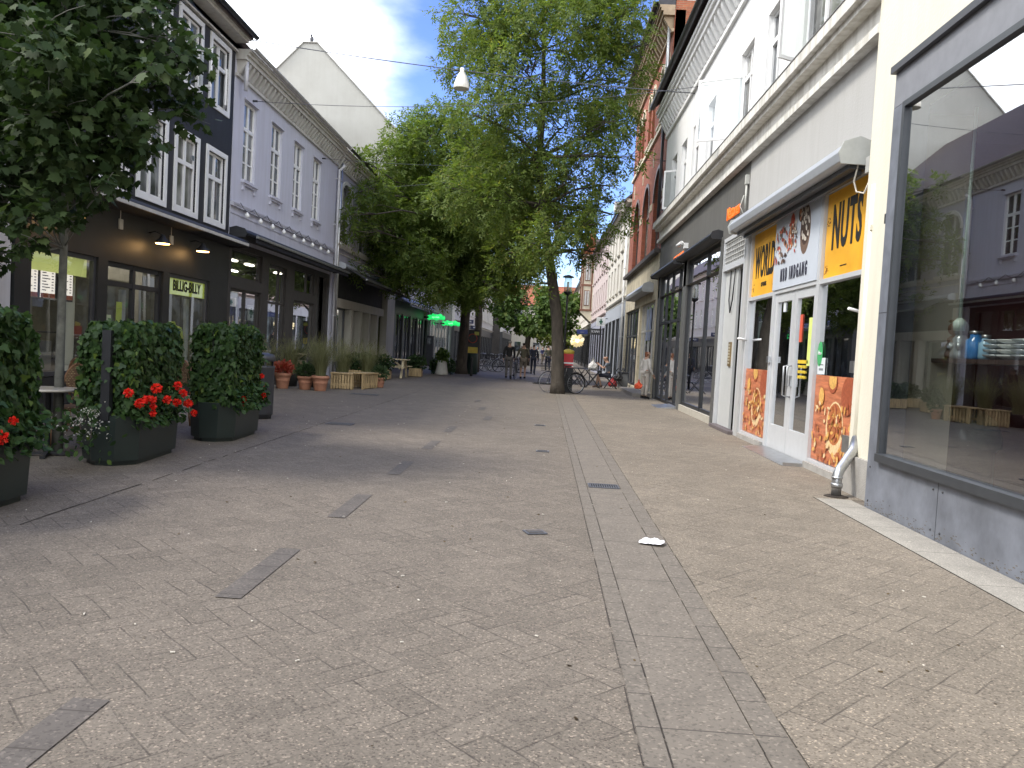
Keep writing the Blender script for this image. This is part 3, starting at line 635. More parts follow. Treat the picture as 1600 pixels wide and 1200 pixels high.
# wall lamps over the shop
def barn_lamp(y,z,lab,on=1):
    t=thing('wall_lamp',lab,'lamp',(XL,y,z),'warm barn lamps over the kebab shop')
    MB().tube([(XL,y,z+.16),(XL+.15,y,z+.2),(XL+.3,y,z+.14)],.012,6).build('bracket',BLACKP,t)
    MB().lathe((XL+.3,y,z-.02),[(.15,0),(.14,.03),(.07,.09),(.04,.15),(.02,.17)],18).build('lamp_shade',BLACKP,t)
    MB().lathe((XL+.3,y,z-.035),[(.125,0),(.13,.012)],18).build('bulb',emis('warm_lamp_glow',(1,.55,.18),5),t)
    l=bpy.data.lights.new('lamp_light','POINT'); l.energy=1.3; l.color=(1,.6,.25); l.shadow_soft_size=.08; lo=bpy.data.objects.new('lamp_light',l); COL.objects.link(lo); lo.location=(.3,0,-.12); lo.parent=t
barn_lamp(12.35,3.08,'leftmost warm barn lamp, half hidden by the maple leaves'); barn_lamp(15.2,3.05,'middle warm barn lamp above the kebab shop door'); barn_lamp(17.0,3.12,'right warm barn lamp above the lime green sign')
for y,z,lab in((14.15,3.22,'small white junction box left of the middle lamp'),(16.1,3.2,'flat white sensor box between two barn lamps')):
    t=thing('wall_box',lab,'box',(XL,y,z)); MB().wb(-1,y-.06,y+.06,z-.09,z+.09,0,.06,XL).build('cover',mat('beige_plastic',(.5,.48,.42),.5),t,bevel=.008); MB().tube([(XL+.03,y,z+.09),(XL+.03,y,z+.3)],.01,6).build('conduit',MATS['beige_plastic'],t)
# --- lilac building
b=thing('lilac_building','pale lilac building with four tall white windows and toothed cornice','building',(XL,24,0))
Y0,Y1=19.12,28.55; ws=[(19.78,20.62),(21.78,22.62),(23.72,24.56),(25.68,26.52)]
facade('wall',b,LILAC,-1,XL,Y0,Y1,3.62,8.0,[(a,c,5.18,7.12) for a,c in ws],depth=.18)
for a,c in ws: window(b,-1,XL,a,c,5.18,7.12,tr=.66,lo=3,sill=2,sm=LILAC,dep=.12); 
hm=MB()
for a,c in ws:
    hm.wb(-1,a-.06,c+.06,7.13,7.17,0,.05,XL)
hm.build('window_head',LILAC,b)
cornice(b,OFFW,-1,XL,Y0,Y1,7.5,8.12,.34,dentils=.26)
cornice(b,LILAC,-1,XL,Y0,Y1,4.28,4.55,.09,name='string_course')
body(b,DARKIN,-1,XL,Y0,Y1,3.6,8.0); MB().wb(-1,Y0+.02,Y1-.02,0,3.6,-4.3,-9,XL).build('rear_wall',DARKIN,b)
roof(b,ROOFT,-1,XL,Y0,Y1,8.18,over=.3); gutter(b,-1,XL,Y0,Y1,8.16,d=.42,m=mat('offwhite_gutter',(.45,.44,.42),.5))
downpipe(b,-1,XL,28.4,0,7.5,mat('white_pipe',(.55,.55,.58),.45),neck=1,d=.12); 
downpipe(b,-1,XL,19.3,7.2,8.15,MATS['white_pipe'],r=.05,d=.2)
BRN=mat('dark_brown_grey_boards',(.040,.036,.034),.5,var=.2)
facade('shop_front',b,BRN,-1,XL+.02,Y0,28.1,0,3.62,[(19.3,21.42,.35,2.5),(19.3,21.42,2.76,3.47),(21.95,23.45,.05,3.35),(24.2,26.35,.35,2.5),(24.2,26.35,2.76,3.47),(26.7,27.75,.05,3.45)],depth=.12)
storefront(b,-1,XL,[19.35,20.4,21.38],[.4,2.46],BRN,.05,dep=.1); storefront(b,-1,XL,[19.35,21.38],[2.78,3.45],BRN,.04,dep=.1)
storefront(b,-1,XL,[22.0,22.95,23.4],[.1,2.3,3.3],BRN,.06,dep=.1); storefront(b,-1,XL,[24.25,26.3],[.4,2.46],BRN,.05,dep=.1); storefront(b,-1,XL,[24.25,25.6,26.3],[2.78,3.45],BRN,.04,dep=.1)
room(b,-1,XL,Y0+.05,28.0,.02,3.55,4.2,mat('shop_walls_grey',(.12,.12,.125),.8,var=.5,scale=1),light=1.5)
MB().wb(-1,28.1,28.55,0,3.9,-.3,.06,XL).build('corner_pillar',LILAC,b)
for a,c_ in((19.45,(.05,.045,.16)),(19.95,(.05,.045,.16)),(22.1,(.45,.5,.58))): MB().wb(-1,a,a+.42,1.2,2.3,-.13,-.14,XL).build('window_poster',mat('poster_%d'%int(a*100),c_,.5,var=.15),b)
p_=MB().wb(-1,20.85,21.2,1.75,2.15,-.10,-.13,XL).build('cross_sign',mat('sign_white',(.75,.76,.74),.5,var=.03),b); MB().wb(-1,20.98,21.07,1.82,2.08,-.09,-.099,XL).wb(-1,20.9,21.15,1.91,2.0,-.088,-.0975,XL).build('cross',mat('green_cross',(.02,.12,.07),.5),b)
MB().wb(-1,26.75,27.7,.1,3.4,-.5,-.56,XL).build('door',mat('very_dark_door',(.01,.012,.02),.4),b)
a=awning_cassette('awning','black fabric retracted awning with a white front rail on the lilac building',-1,XL,19.15,28.3,3.72,BLACKP,h=.22,proj=.42,open_=.22,drop=.0,fabric=mat('black_awning_cloth',(.012,.013,.02),.85,var=.2),fm=BLACKP)
# string of light bulbs
sl=thing('bulb_string','string of white globe bulbs drooping above the lilac building awning','light string',(XL+.12,24,4.3))
pts=[];bulbs=MB()
n=9
for i in range(n):
    bulbs=MB()
    ya=19.4+i*(8.4/ n); yb=ya+8.4/n
    for k in range(5): t=k/5; pts.append((XL+.14,ya+(yb-ya)*t,4.55-.55*t*(1-t)))
    bulbs.lathe((XL+.14,(ya+yb)/2,4.29),[(.02,.11),(.03,.08),(.055,.05),(.06,.02),(.04,-.02),(.005,-.035)][::-1],10); bulbs.build('bulb',mat('milk_glass',(.8,.8,.78),.2,var=0),sl)
MB().tube(pts,.008,5).build('cable',BLACKP,sl)
# --- arched window building
b=thing('arched_building','grey-lilac building with tall round-topped windows behind the trees','building',(XL,34,0))
Y0,Y1=28.6,40.45; ws=[(29.2,30.7),(32.0,33.5),(34.8,36.3),(37.6,39.1)]
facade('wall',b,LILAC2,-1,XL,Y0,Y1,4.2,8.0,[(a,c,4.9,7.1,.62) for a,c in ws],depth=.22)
for a,c in ws: window(b,-1,XL,a,c,4.9,7.1,fm=mat('stone_frame',(.58,.57,.54),.6,var=.06),tr=.6,arch=.62,dep=.18,sill=1)
cornice(b,OFFW,-1,XL,Y0,Y1,7.45,8.1,.32,dentils=.3); cornice(b,OFFW,-1,XL,Y0,Y1,4.5,4.8,.14,name='string_course')
roof(b,ROOFT,-1,XL,Y0,Y1,8.16); gutter(b,-1,XL,Y0,Y1,8.15,d=.42)
body(b,DARKIN,-1,XL,Y0,Y1,4.2,8.0); MB().wb(-1,Y0+.02,Y1-.02,0,4.2,-2.2,-9,XL).build('rear_wall',DARKIN,b)
downpipe(b,-1,XL,28.75,0,8.1,STEEL,r=.05,d=.1)
STN=plaster('pale_stone',(.50,.48,.42),.05,.08)
facade('shop_front',b,STN,-1,XL+.02,Y0,Y1,0,4.2,[(29.3,38.6,.02,3.98)],depth=.3)
mb=MB()
each('pillar',STN,b,[(-1,y,y+.32,0,2.57,-.5,-.1,XL) for y in(32.0,33.6,35.2,36.9)]); mb.wb(-1,29.3,38.6,2.58,2.92,-.45,-.15,XL); mb.build('beam',STN,b)
MB().wb(-1,33.9,36.9,0,2.58,-.75,-.85,XL).build('infill_wall',mat('taupe_panel',(.30,.28,.26),.8),b)
MB().wb(-1,29.3,38.6,2.92,3.96,-.25,-.3,XL).build('fascia',mat('charcoal_cloth',(.028,.028,.028),.9,var=.35,scale=3),b)
storefront(b,-1,XL,[29.4,31.8],[.1,2.55],DGREY,.07,dep=.4); storefront(b,-1,XL,[37.3,38.6],[.1,2.55],DGREY,.07,dep=.4)
room(b,-1,XL,29.3,38.6,.02,2.9,2.1,mat('olive_interior',(.09,.09,.04),.8,var=.7,scale=1))
awning_cassette('awning','charcoal sloping awning with silver box over the arched building shop',-1,XL,29.2,38.8,3.98,mat('silver_cassette',(.42,.44,.48),.4,.2),h=.2,proj=.3,open_=.75,drop=.38,fabric=MATS['charcoal_cloth'])
# --- tall gabled building
b=thing('gabled_building','tall white building whose blank gable rises above the lower roofs','building',(XL,47,0))
Y0,Y1=40.5,52.6; ax_,az_=-12.55,16.05
gp=[(XL,0),(XL,11.6),(ax_+.35,az_),(ax_-.35,az_),(-17.4,11.4),(-17.4,0)]
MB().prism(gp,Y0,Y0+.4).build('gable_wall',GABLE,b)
MB().prism([(XL-.6,0),(XL-.6,11.3),(ax_,az_-.4),(-17.2,11.2),(-17.2,0)],Y0+.41,Y1-.01).build('rear_wall',DARKIN,b)
facade('wall',b,PALE,-1,XL,Y0+.4,Y1,3.9,11.6,[(y,y+1.1,z,z+1.7) for y in(42,44.6,47.2,49.8) for z in(4.9,7.3,9.5)],depth=.15)
for y in(42,44.6,47.2,49.8):
    for z in(4.9,7.3,9.5): window(b,-1,XL,y,y+1.1,z,z+1.7)
MB().prism([(XL+.3,11.5),(ax_,az_+.1),(ax_,az_-.2),(XL+.3,11.3)],Y0+.4,Y1).prism([(ax_,az_+.1),(-17.6,11.3),(-17.6,11.1),(ax_,az_-.2)],Y0+.4,Y1).build('roof',REDTILE,b)
cp=MB(); 
cp.bar((XL+.02,Y0+.15,11.62),(ax_+.35,Y0+.15,az_+.03),.46,.05); cp.bar((ax_-.35,Y0+.15,az_+.03),(-17.42,Y0+.15,11.42),.46,.05); cp.bar((ax_-.36,Y0+.15,az_+.03),(ax_+.36,Y0+.15,az_+.03),.46,.05)
cp.build('coping',mat('coping_stone',(.34,.33,.30),.85,var=.2),b)
facade('shop_front',b,mat('dark_green_grey_boards',(.06,.07,.065),.5,var=.2),-1,XL+.01,Y0,Y1,0,3.9,[(41,43,.1,2.9),(43.4,45.4,.1,2.9),(45.8,47.8,.1,2.9),(48.2,50.2,.1,2.9),(50.6,52,.1,2.9)],depth=.12)
for y in(41,43.4,45.8,48.2): storefront(b,-1,XL,[y+.04,y+1,y+1.96],[.15,2.86],BLACKP,.07,dep=.1,glass=PANE)
downpipe(b,-1,XL,52.4,0,10.6,mat('white_pipe2',(.6,.6,.62),.45),r=.07,d=.12)
awning_cassette('awning','blue-grey retracted awning on the gabled building far down the left side',-1,XL,40.6,52.3,3.55,mat('blue_grey_metal',(.22,.25,.33),.45,.2),h=.22,proj=.35,open_=.4,drop=.15,fabric=mat('blue_grey_cloth',(.2,.23,.32),.8))
bd=thing('gull','small dark bird perched on top of the white gable','bird',(ax_,Y0+.15,az_+.06))
MB().sphere((ax_,Y0+.15,az_+.24),.13,10,8,(.8,.8,1.15)).sphere((ax_-.02,Y0+.1,az_+.42),.06,8,6).bar((ax_-.03,Y0+.05,az_+.42),(ax_-.05,Y0-.02,az_+.4),.02).bar((ax_+.03,Y0+.2,az_+.15),(ax_+.08,Y0+.3,az_+.06),.05).bar((ax_,Y0+.15,az_),(ax_,Y0+.15,az_+.14),.02).build('body',mat('dark_feathers',(.10,.10,.11),.8,var=.3),bd)
# --- further left
def simple_building(name,label,side,X,y0,y1,ez,wm,nw,rows,ww=1.0,wh=1.7,shop=3.4,shopm=None,roofm=None,pitch=42,frame=None,gf=True,fz=None):
    b=thing(name,label,'building',(X,(y0+y1)/2,0)); step=(y1-y0)/nw
    ws=[y0+step*(i+.5)-ww/2 for i in range(nw)]
    facade('wall',b,wm,side,X,y0,y1,shop,ez-.05,[(a,a+ww,z,z+wh) for a in ws for z in rows],depth=.16)
    for a in ws:
        for z in rows: window(b,side,X,a,a+ww,z,z+wh,fm=frame,fw=.07,sill=1,sm=wm)
    sm=shopm or DGREY; n=max(2,int((y1-y0)/2.3)); st=(y1-y0)/n
    facade('shop_front',b,sm,side,X-side*.012,y0,y1,0,shop,[(y0+st*i+.15,y0+st*(i+1)-.15,.3 if i%3 else .05,shop-.7) for i in range(n)],depth=.12)
    for i in range(n): a=y0+st*i+.15; c=y0+st*(i+1)-.15; storefront(b,side,X,[a+.03,(a+c)/2,c-.03],[.33 if i%3 else .08,shop-.73],BLACKP,.06,dep=.1,glass=PANE)
    cornice(b,wm,side,X,y0,y1,ez-.4,ez-.02,.28); cornice(b,wm,side,X,y0,y1,shop+.02,shop+.22,.12,name='string_course')
    body(b,DARKIN,side,X,y0,y1,0,ez-.05); roof(b,roofm or ROOFT,side,X,y0,y1,ez,pitch=pitch); gutter(b,side,X,y0,y1,ez,d=.36)
    return b
GREENG=mat('green_grey_panel',(.13,.16,.135),.4,var=.1)
b=thing('glass_fronted_building','modern green-grey glass fronted building with green neon signs','building',(XL,59,0))
facade('wall',b,GREENG,-1,XL,52.7,65.4,0,9.2,[(53.2,64.9,.1,3.0),(53.2,64.9,4.2,8.6)],depth=.1)
storefront(b,-1,XL,[53.24+i*1.66 for i in range(8)],[.14,2.96],STEEL,.08,glass=PANE); storefront(b,-1,XL,[53.24+i*1.66 for i in range(8)],[4.24,5.7,7.1,8.56],STEEL,.09,glass=PANE)
body(b,DARKIN,-1,XL,52.7,65.4,0,9.1); roof(b,ROOFT,-1,XL,52.7,65.4,9.25)
simple_building('white_building','white stuccoed building far down the left side with many small windows',-1,XL+.2,65.5,84,9.6,PALE,8,(4.4,7.0),shop=3.3)
simple_building('cream_building','cream building on the left behind the parked bicycle row',-1,XL+.9,84.1,102,8.8,OFFW,8,(4.2,6.6),shop=3.2)
simple_building('grey_building','pale grey building near the far end of the left side',-1,XL+2.2,102.1,128,10,PALE,10,(4.4,7.2),shop=3.4)
# green neon bubble signs
def neon(y,z,lab,w_,txt):
    t=thing('neon_sign',lab,'sign',(XL+.35,y,z),'green shop signs above the glass front')
    MB().wb(-1,y-.2,y+.2,z-.06,z+.06,0,.3,XL).build('bracket',BLACKP,t)
    # blade seen from down the street: lettered face turned to the walkers
    q=MB()
    for i,(dx,dz,rr_) in enumerate(((-.42,0,.17),(-.2,.06,.2),(.02,.02,.2),(.24,.07,.19),(.43,0,.16))): q.lathe((XL+.75+dx*w_,y,z+dz),[(0.01,-rr_),(rr_*.7,-rr_*.72),(rr_,0),(rr_*.7,rr_*.72),(0.01,rr_)],12)
    q.build('glowing_face',emis('green_neon',(.02,.75,.16),.4),t)
    text_obj('sign_text',txt,.17,(XL+.75,y-.215,z+.03),0,mat('pale_green_ink',(.3,.8,.4),.5,var=0,emit=(.3,.9,.45),es=.7),t,rot=((1,0,0),(0,0,1),(0,-1,0)))
neon(50.5,3.05,'upper left green neon bubble sign on the left side',1.0,'apotek'); neon(58.5,2.92,'lower green neon bubble sign, right of the other green one',1.25,'optik')
def blade(y,z,X_,side,lab,w_,h_,m,txt=None,tm=None,cat='sign',grp=None):
    t=thing('blade_sign',lab,cat,(X_,y,z),grp)
    c=X_-side*(w_/2+.15)
    MB().box(c-w_/2,c+w_/2,y-.05,y+.05,z-h_/2,z+h_/2).build('sign_panel',m,t,bevel=.01)
    MB().box(X_,X_-side*(.16),y-.02,y+.02,z+h_/2-.08,z+h_/2-.04).box(X_,X_-side*.16,y-.02,y+.02,z-h_/2+.04,z-h_/2+.08).build('bracket',BLACKP,t)
    if txt: text_obj('sign_text',txt,h_*.6,(c,y-.058,z),0,tm,t,rot=((1,0,0),(0,0,1),(0,-1,0)))
    return t
INKW=mat('white_ink',(.7,.7,.72),.5,var=0)
blade(70,3.5,XL+.2,-1,'dark blue shop sign hung out from the white building, left one of two',1.0,.34,mat('navy_sign',(.03,.035,.08),.4),'FRISØR',INKW)
blade(78,3.2,XL+.2,-1,'dark blue shop sign hung out from the white building, lower right of two',1.1,.34,MATS['navy_sign'],'OPTIK',INKW)

# ================================================================== RIGHT SIDE
RWH=plaster('white_lime_wash',(.80,.80,.79),.02,.03); STONEG=mat('blue_grey_cladding',(.150,.162,.19),.5,var=.34,scale=2.4,bump=.15,bscale=9)
LGREY=plaster('light_grey_render',(.42,.415,.40),.03,.03); DKG=plaster('dark_grey_render',(.11,.108,.10),.05,.08)
# --- shop with the big grey-framed window
b=thing('grey_framed_shop','cream building with a huge blue-grey framed shop window at the right edge','building',(3.3,3,0))
XG=3.3; yL=8.22
mb=MB(); mb.wb(1,-14,yL,0,.5,-.25,0,XG); mb.wb(1,8.0,yL,.5,3.96,-.25,0,XG); mb.build('window_surround',STONEG,b)
mb=MB(); mb.wb(1,-14,yL,3.965,4.30,-.25,0,XG); mb.build('fascia',mat('grey_fascia',(.20,.205,.225),.5,var=.1),b); MB().wb(1,-14,yL+.02,4.302,4.37,-.25,.05,XG).build('capping',mat('slate_capping',(.05,.052,.06),.5),b)
jn=MB()
for y in(6.75,5.2,3.6): jn.wb(1,y-.003,y+.003,.01,.49,0,.0015,XG)
for z in(1.95,): jn.wb(1,8.0,yL-.003,z-.003,z+.003,0,.0015,XG)
jn.build('panel_joint',BLACKP,b)
bo=MB(); 
for y in(8.14,6.83,6.67,5.28,5.12):
    for z in(.08,.42): bo.sphere((XG,y,z),.012,6,4)
bo.build('bolt',DGREY,b)
fr=mat('charcoal_window_frame',(.05,.055,.062),.4,.2,var=.1)
def bigwin(y0,y1):
    mb=MB(); mb.wb(1,y1-.055,y1,.5,3.965,-.05,.012,XG); mb.wb(1,y0,y0+.055,.5,3.965,-.05,.012,XG); mb.wb(1,y0+.055,y1-.055,.5,.575,-.05,.05,XG); mb.wb(1,y0+.055,y1-.055,3.91,3.965,-.05,.012,XG)
    w_=mb.build('shop_window',fr,b)
    gp=MB(); gp.add([(XG+.025,y0+.05,.56),(XG+.025,y1-.05,.56),(XG+.025,y1-.05,3.92),(XG+.025,y0+.05,3.92)],[(0,1,2,3)]); gp.build('pane',shop_glass('big_pane_glass',(.88,.91,.88),4.2,.015),w_,clean=False)
bigwin(3.4,8.0); bigwin(-1.4,3.3); MB().wb(1,3.3,3.4,.5,3.96,-.2,.02,XG).build('mullion',fr,b)
MB().wb(1,-14,-1.4,.5,3.96,-.25,0,XG).build('pier',STONEG,b)
room(b,1,XG,-1.4,9.2,.02,3.98,5,mat('crimson_interior',(.12,.025,.028),.8,var=.5,scale=.6),mat('shop_floor_brown',(.10,.07,.055),.35,var=.2,scale=2))
facade('wall',b,CREAM,1,3.48,-14,9.22,4.3,9.6,[(y,y+1.1,5.6,7.3) for y in(-9,-5.5,-2,1.5,5)]); body(b,DARKIN,1,3.5,-14,9.2,4.3,9.6,d0=-.3)
for y in(-9,-5.5,-2,1.5,5): window(b,1,3.48,y,y+1.1,5.6,7.3)
MB().wb(1,yL+.002,9.22,.42,4.3,-.6,0,3.48).build('pier',CREAM,b); MB().wb(1,yL+.002,9.22,0,.42,-.6,.05,3.48).build('plinth',CONC,b)
roof(b,ROOFT,1,3.48,-14,9.2,9.7)
MB().wb(1,yL+.3,yL+.36,2.9,3.0,0,.05,3.48).build('wall_clip',BLACKP,b)
SD=mat('splash_dirt',(.13,.115,.095),.9,var=.5,scale=12)
q=MB(); rr=random.Random(12)
for _ in range(260):
    y=rr.uniform(4.3,8.2); z=.006+abs(rr.gauss(0,.05)); s_=rr.uniform(.003,.009); q.wb(1,y-s_*1.4,y+s_*1.4,z,z+s_,0,.0012,XG)
q.build('splash_marks',SD,b,kind='stuff')
# things seen inside
sh=thing('display_shelf','dark display counter behind the big pane carrying small bowls and trinkets','shelf',(XG+.8,6.6,0))
MB().wb(1,4.6,8.7,1.49,1.53,-.55,-1.0,XG).build('shelf_board',mat('dark_shelf',(.05,.03,.025),.4),sh)
each('leg',BLACKP,sh,[(1,y,y+.04,.03,1.49,-.6,-.95,XG) for y in(4.7,6.5,8.6)])
def jar(y,lab,m,kind,h=.2,r=.06,X_=XG+.75):
    t=thing(kind,lab,'ornament',(X_,y,1.532))
    if kind=='figurine':
        MB().lathe((X_,y,1.532),[(.08,0),(.09,.05),(.06,.12),(.075,.2),(.03,.25)],12).sphere((X_,y,1.532+.3),.075,10,8).sphere((X_-.05,y+.08,1.66),.04,8,6).sphere((X_-.05,y-.08,1.66),.04,8,6).build('body',m,t)
        MB().sphere((X_-.02,y,1.532+.375),.055,8,6,(1,1,.5)).build('hat',mat('tan_glaze',(.35,.25,.12),.3),t)
    elif kind=='stacked_bowls':
        q=MB()
        for k in range(4): q.lathe((X_,y,1.532+k*.045),[(.04,0),(.11,.03),(.12,.045)],16)
        q.build('bowl',m,t)
    else:
        MB().lathe((X_,y,1.532),[(r*.8,0),(r,.02),(r,h*.75),(r*.6,h*.85),(r*.6,h)],14).build('jar_body',m,t); MB().lathe((X_,y,1.532+h),[(r*.65,0),(r*.65,.03)],14).build('lid',STEEL,t)
CLR=mat('blue_glass',(.05,.22,.55),.15,var=.2); SIL=mat('silver_glaze',(.5,.55,.58),.25,.5,var=.2); BRZ=mat('brown_figure_glaze',(.25,.13,.07),.35,var=.5,scale=14); PWH=mat('porcelain',(.65,.68,.68),.2,var=.05)
jar(8.26,'brown figurine with a round tan hat, left end of the window shelf',BRZ,'figurine'); jar(8.08,'small grey figurine beside the brown one on the window shelf',SIL,'figurine')
jar(7.8,'blue glass jar with a steel lid on the window shelf',CLR,'jar',.24,.085); jar(7.62,'pale blue glass jar right of the darker blue jar',mat('pale_blue_glass',(.25,.45,.62),.15),'jar',.2,.06)
jar(7.42,'first stack of silver bowls on the window shelf',SIL,'stacked_bowls'); jar(7.2,'stack of white porcelain bowls behind the big pane',PWH,'stacked_bowls'); jar(6.98,'second stack of silver bowls, nearest the right edge',SIL,'stacked_bowls')
t=thing('hanging_rod','pale vertical display rod hanging down to the window shelf','lamp',(XG+.62,7.7,3.9))
MB().tube([(XG+.62,7.86,3.9),(XG+.62,7.86,1.9)],.016,8).build('rod',mat('pale_rod',(.55,.68,.62),.3,var=0),t); MB().lathe((XG+.62,7.86,1.8),[(.05,0),(.06,.08),(.02,.12)],12).build('cap',mat('pale_rod2',(.55,.68,.62),.3,var=0),t)
t=thing('glass_dome_display','domed glass display case on the shop floor behind the big pane','display case',(4.6,8.0-.5,.0))
MB().lathe((4.5,8.75,.03),[(.3,0),(.3,.55),(.34,.6)],20).build('stand',mat('dark_stand',(.03,.03,.03),.4),t); MB().lathe((4.5,8.75,.63),[(.36,0),(.36,.1),(.3,.28),(.17,.38),(.02,.41)],24).build('dome',mat('green_glass_dome',(.14,.17,.13),.12,var=.3),t)
t=thing('low_bench','low wooden bench inside the shop with the big pane','bench',(4.7,5.6,0)); MB().box(4.4,5.2,4.6,6.6,.42,.48).build('seat',WOOD,t); [MB().box(x,x+.06,y,y+.06,.03,.42).build('leg',WOOD,t) for x in(4.45,5.08) for y in(4.7,6.45)]
# --- white building
b=thing('white_building','long white building with toothed cornice above the nut shop and black shop','building',(XR,18,0))
Y0,Y1=9.24,26.9
ws=[(10.35,12.5),(13.75,14.6),(15.62,16.5),(18.95,19.95),(20.95,21.85),(22.8,23.65),(24.55,25.4)]
ws=[(10.35,12.5),(13.75,14.65),(15.6,16.6),(17.35,17.9),(19.0,19.95),(20.95,21.85),(22.8,23.7),(24.5,25.45)]
ws=[w_ for w_ in ws if w_[0]!=17.35]
facade('wall',b,RWH,1,XR,Y0,Y1,5.7,8.6,[(a,c,5.78,7.5) for a,c in ws],depth=.2)
for i,(a,c) in enumerate(ws):
    op=None
    if i==0: op=[(12.42,R(-60)+math.pi,5.85,7.4,.62)]
    if i==2: op=[(16.52,R(62),5.85,7.1,.95)]
    if i==6: op=[(24.56,R(60),5.85,7.0,.45)]
    window(b,1,XR,a,c,5.78,7.5,cols=3 if i==0 else 2,tr=.70,dep=.15,opened=op,lo=1)
cornice(b,RWH,1,XR,Y0,Y1,8.5,9.35,.42,dentils=.36); 
roof(b,ROOFT,1,XR,Y0,Y1,9.6,over=.5); gutter(b,1,XR,Y0,Y1,9.5,d=.55,r=.09)
MB().wb(1,Y0,Y1,9.35,9.5,0,.34,XR).build('eaves_board',GUTTER,b)
body(b,DARKIN,1,XR,Y0,Y1,5.1,9.4)
# ledge mouldings
mb=MB(); mb.wb(1,Y0-.05,Y1,5.56,5.72,0,.30,XR); mb.wb(1,Y0-.02,Y1,5.48,5.56,0,.22,XR); mb.wb(1,Y0,Y1,5.2,5.48,0,.07,XR); mb.wb(1,Y0-.02,Y1,5.1,5.2,0,.14,XR); mb.build('ledge',plaster('ledge_paint',(.68,.665,.62),.04,.14),b)
MB().wb(1,Y0+.0,Y1,5.72,5.735,0,.31,XR).build('lead_flashing',mat('lead',(.16,.155,.15),.6,.2,var=.3),b)
facade('upper_shop_wall',b,LGREY,1,XR,Y0,15.2,3.78,5.1); facade('fascia',b,DKG,1,XR,15.2,Y1,3.3,5.1,[(15.25,17.1,3.3,3.9),(17.35,21.55,3.3,3.95),(21.95,26.6,3.3,3.95)])
each('pier',mat('grey_pier',(.44,.44,.43),.55,var=.06),b,[(1,Y0,9.5,0,3.78,-.35,0,XR),(1,15.0,15.22,0,3.78,-.35,.0,XR)])
MB().wb(1,Y0+.02,Y1-.02,0,5.1,-4.6,-9,XR).build('rear_wall',DARKIN,b)
# nut shop front
sf=thing('nut_shop_front','light grey aluminium nut shop front with orange posters and double door','shop front',(XR,12.3,0))
AL=ALU
q=MB()
for y,wd in((9.55,.08),(11.16,.12),(13.28,.12),(14.95,.09)): q.wb(1,y-wd/2,y+wd/2,.0,3.78,-.16,-.04,XR)
for (a,c) in((9.59,11.1),(13.34,14.905)):
    q.wb(1,a,c,.0,.13,-.15,-.045,XR); q.wb(1,a,c,2.49,2.55,-.15,-.045,XR); q.wb(1,a,c,3.7,3.78,-.15,-.045,XR)
q.wb(1,11.22,13.22,2.5,2.6,-.15,-.045,XR); q.wb(1,11.22,13.22,3.72,3.78,-.15,-.045,XR); q.build('frame',AL,sf)
each('plinth',CONC,sf,[(1,9.59,11.1,-.01,.09,-.03,.015,XR),(1,13.34,14.9,-.01,.09,-.03,.015,XR)])
gp=MB()
for a,c in((9.59,11.1),(13.34,14.905)): gp.add([(XR+.1,a,.13),(XR+.1,c,.13),(XR+.1,c,3.7),(XR+.1,a,3.7)],[(0,1,2,3)])
gp.build('pane',GLASS,sf,clean=False)
for a in(11.225,12.225):
    d_=MB(); c=a+.99
    d_.wb(1,a,a+.13,.03,2.5,-.13,-.07,XR); d_.wb(1,c-.13,c,.03,2.5,-.13,-.07,XR); d_.wb(1,a+.13,c-.13,.03,.42,-.13,-.07,XR); d_.wb(1,a+.13,c-.13,2.36,2.5,-.13,-.07,XR)
    dd=d_.build('door',AL,sf); 
    g_=MB(); g_.add([(XR+.1,a+.12,.4),(XR+.1,c-.12,.4),(XR+.1,c-.12,2.38),(XR+.1,a+.12,2.38)],[(0,1,2,3)]); g_.build('pane',GLASS,dd,clean=False)
    hy=12.13 if a<12 else 12.31
    MB().tube([(XR+.06,hy,.9),(XR+.0,hy,.92),(XR+.0,hy,1.35),(XR+.06,hy,1.37)],.014,8).wb(1,hy-.03,hy+.03,1.06,1.22,-.07,-.045,XR).build('handle',STEEL,dd)
ORG=gradient_mat('orange_poster',(.78,.50,.03),(.82,.22,.02),-1.0,2.2)
INK=mat('bold_black_ink',(.01,.01,.01),.6,var=0)
def poster(a,c,z0,z1,m,lab=None): return MB().wb(1,a,c,z0,z1,-.088,-.085,XR).build('poster',m,sf)
YEL=mat('yellow_poster',(.85,.42,.03),.45,var=.25,scale=.9)
p_=poster(9.6,11.09,2.56,3.68,YEL); text_obj('poster_text','NUTS',.80,(XR+.083,10.36,3.18),1,INK,sf,sx=.46,spacing=1.12)
text_obj('poster_text','~~~~~~',.06,(XR+.083,10.38,2.68),1,INK,sf)
poster(13.35,14.9,2.56,3.68,YEL); text_obj('poster_text','WORLD',.74,(XR+.083,14.12,3.12),1,INK,sf,sx=.42,spacing=1.1); text_obj('poster_text','OF NUTS',.1,(XR+.083,14.1,2.74),1,INK,sf,sx=.8)
q=MB(); rr=random.Random(8)
for (ya,za) in((9.68,2.64),(10.98,2.66),(11.02,3.3),(9.66,3.5),(14.8,2.66),(13.45,2.7)):
    for _ in range(14):
        y=ya+rr.gauss(0,.04); z=za+rr.gauss(0,.06); s_=rr.uniform(.008,.02); 
        if 9.61<y<11.08 or 13.36<y<14.89: q.wb(1,y-s_,y+s_,z-s_*.6,z+s_*.6,-.0848,-.084,XR)
q.build('ornament',mat('umber_ink',(.25,.08,.01),.6),sf)
MB().wb(1,11.22,13.34,2.56,3.72,-.04,-.03,XR).build('sign_panel',mat('pale_blue_board',(.52,.56,.62),.45,var=.08,scale=1.5),sf)
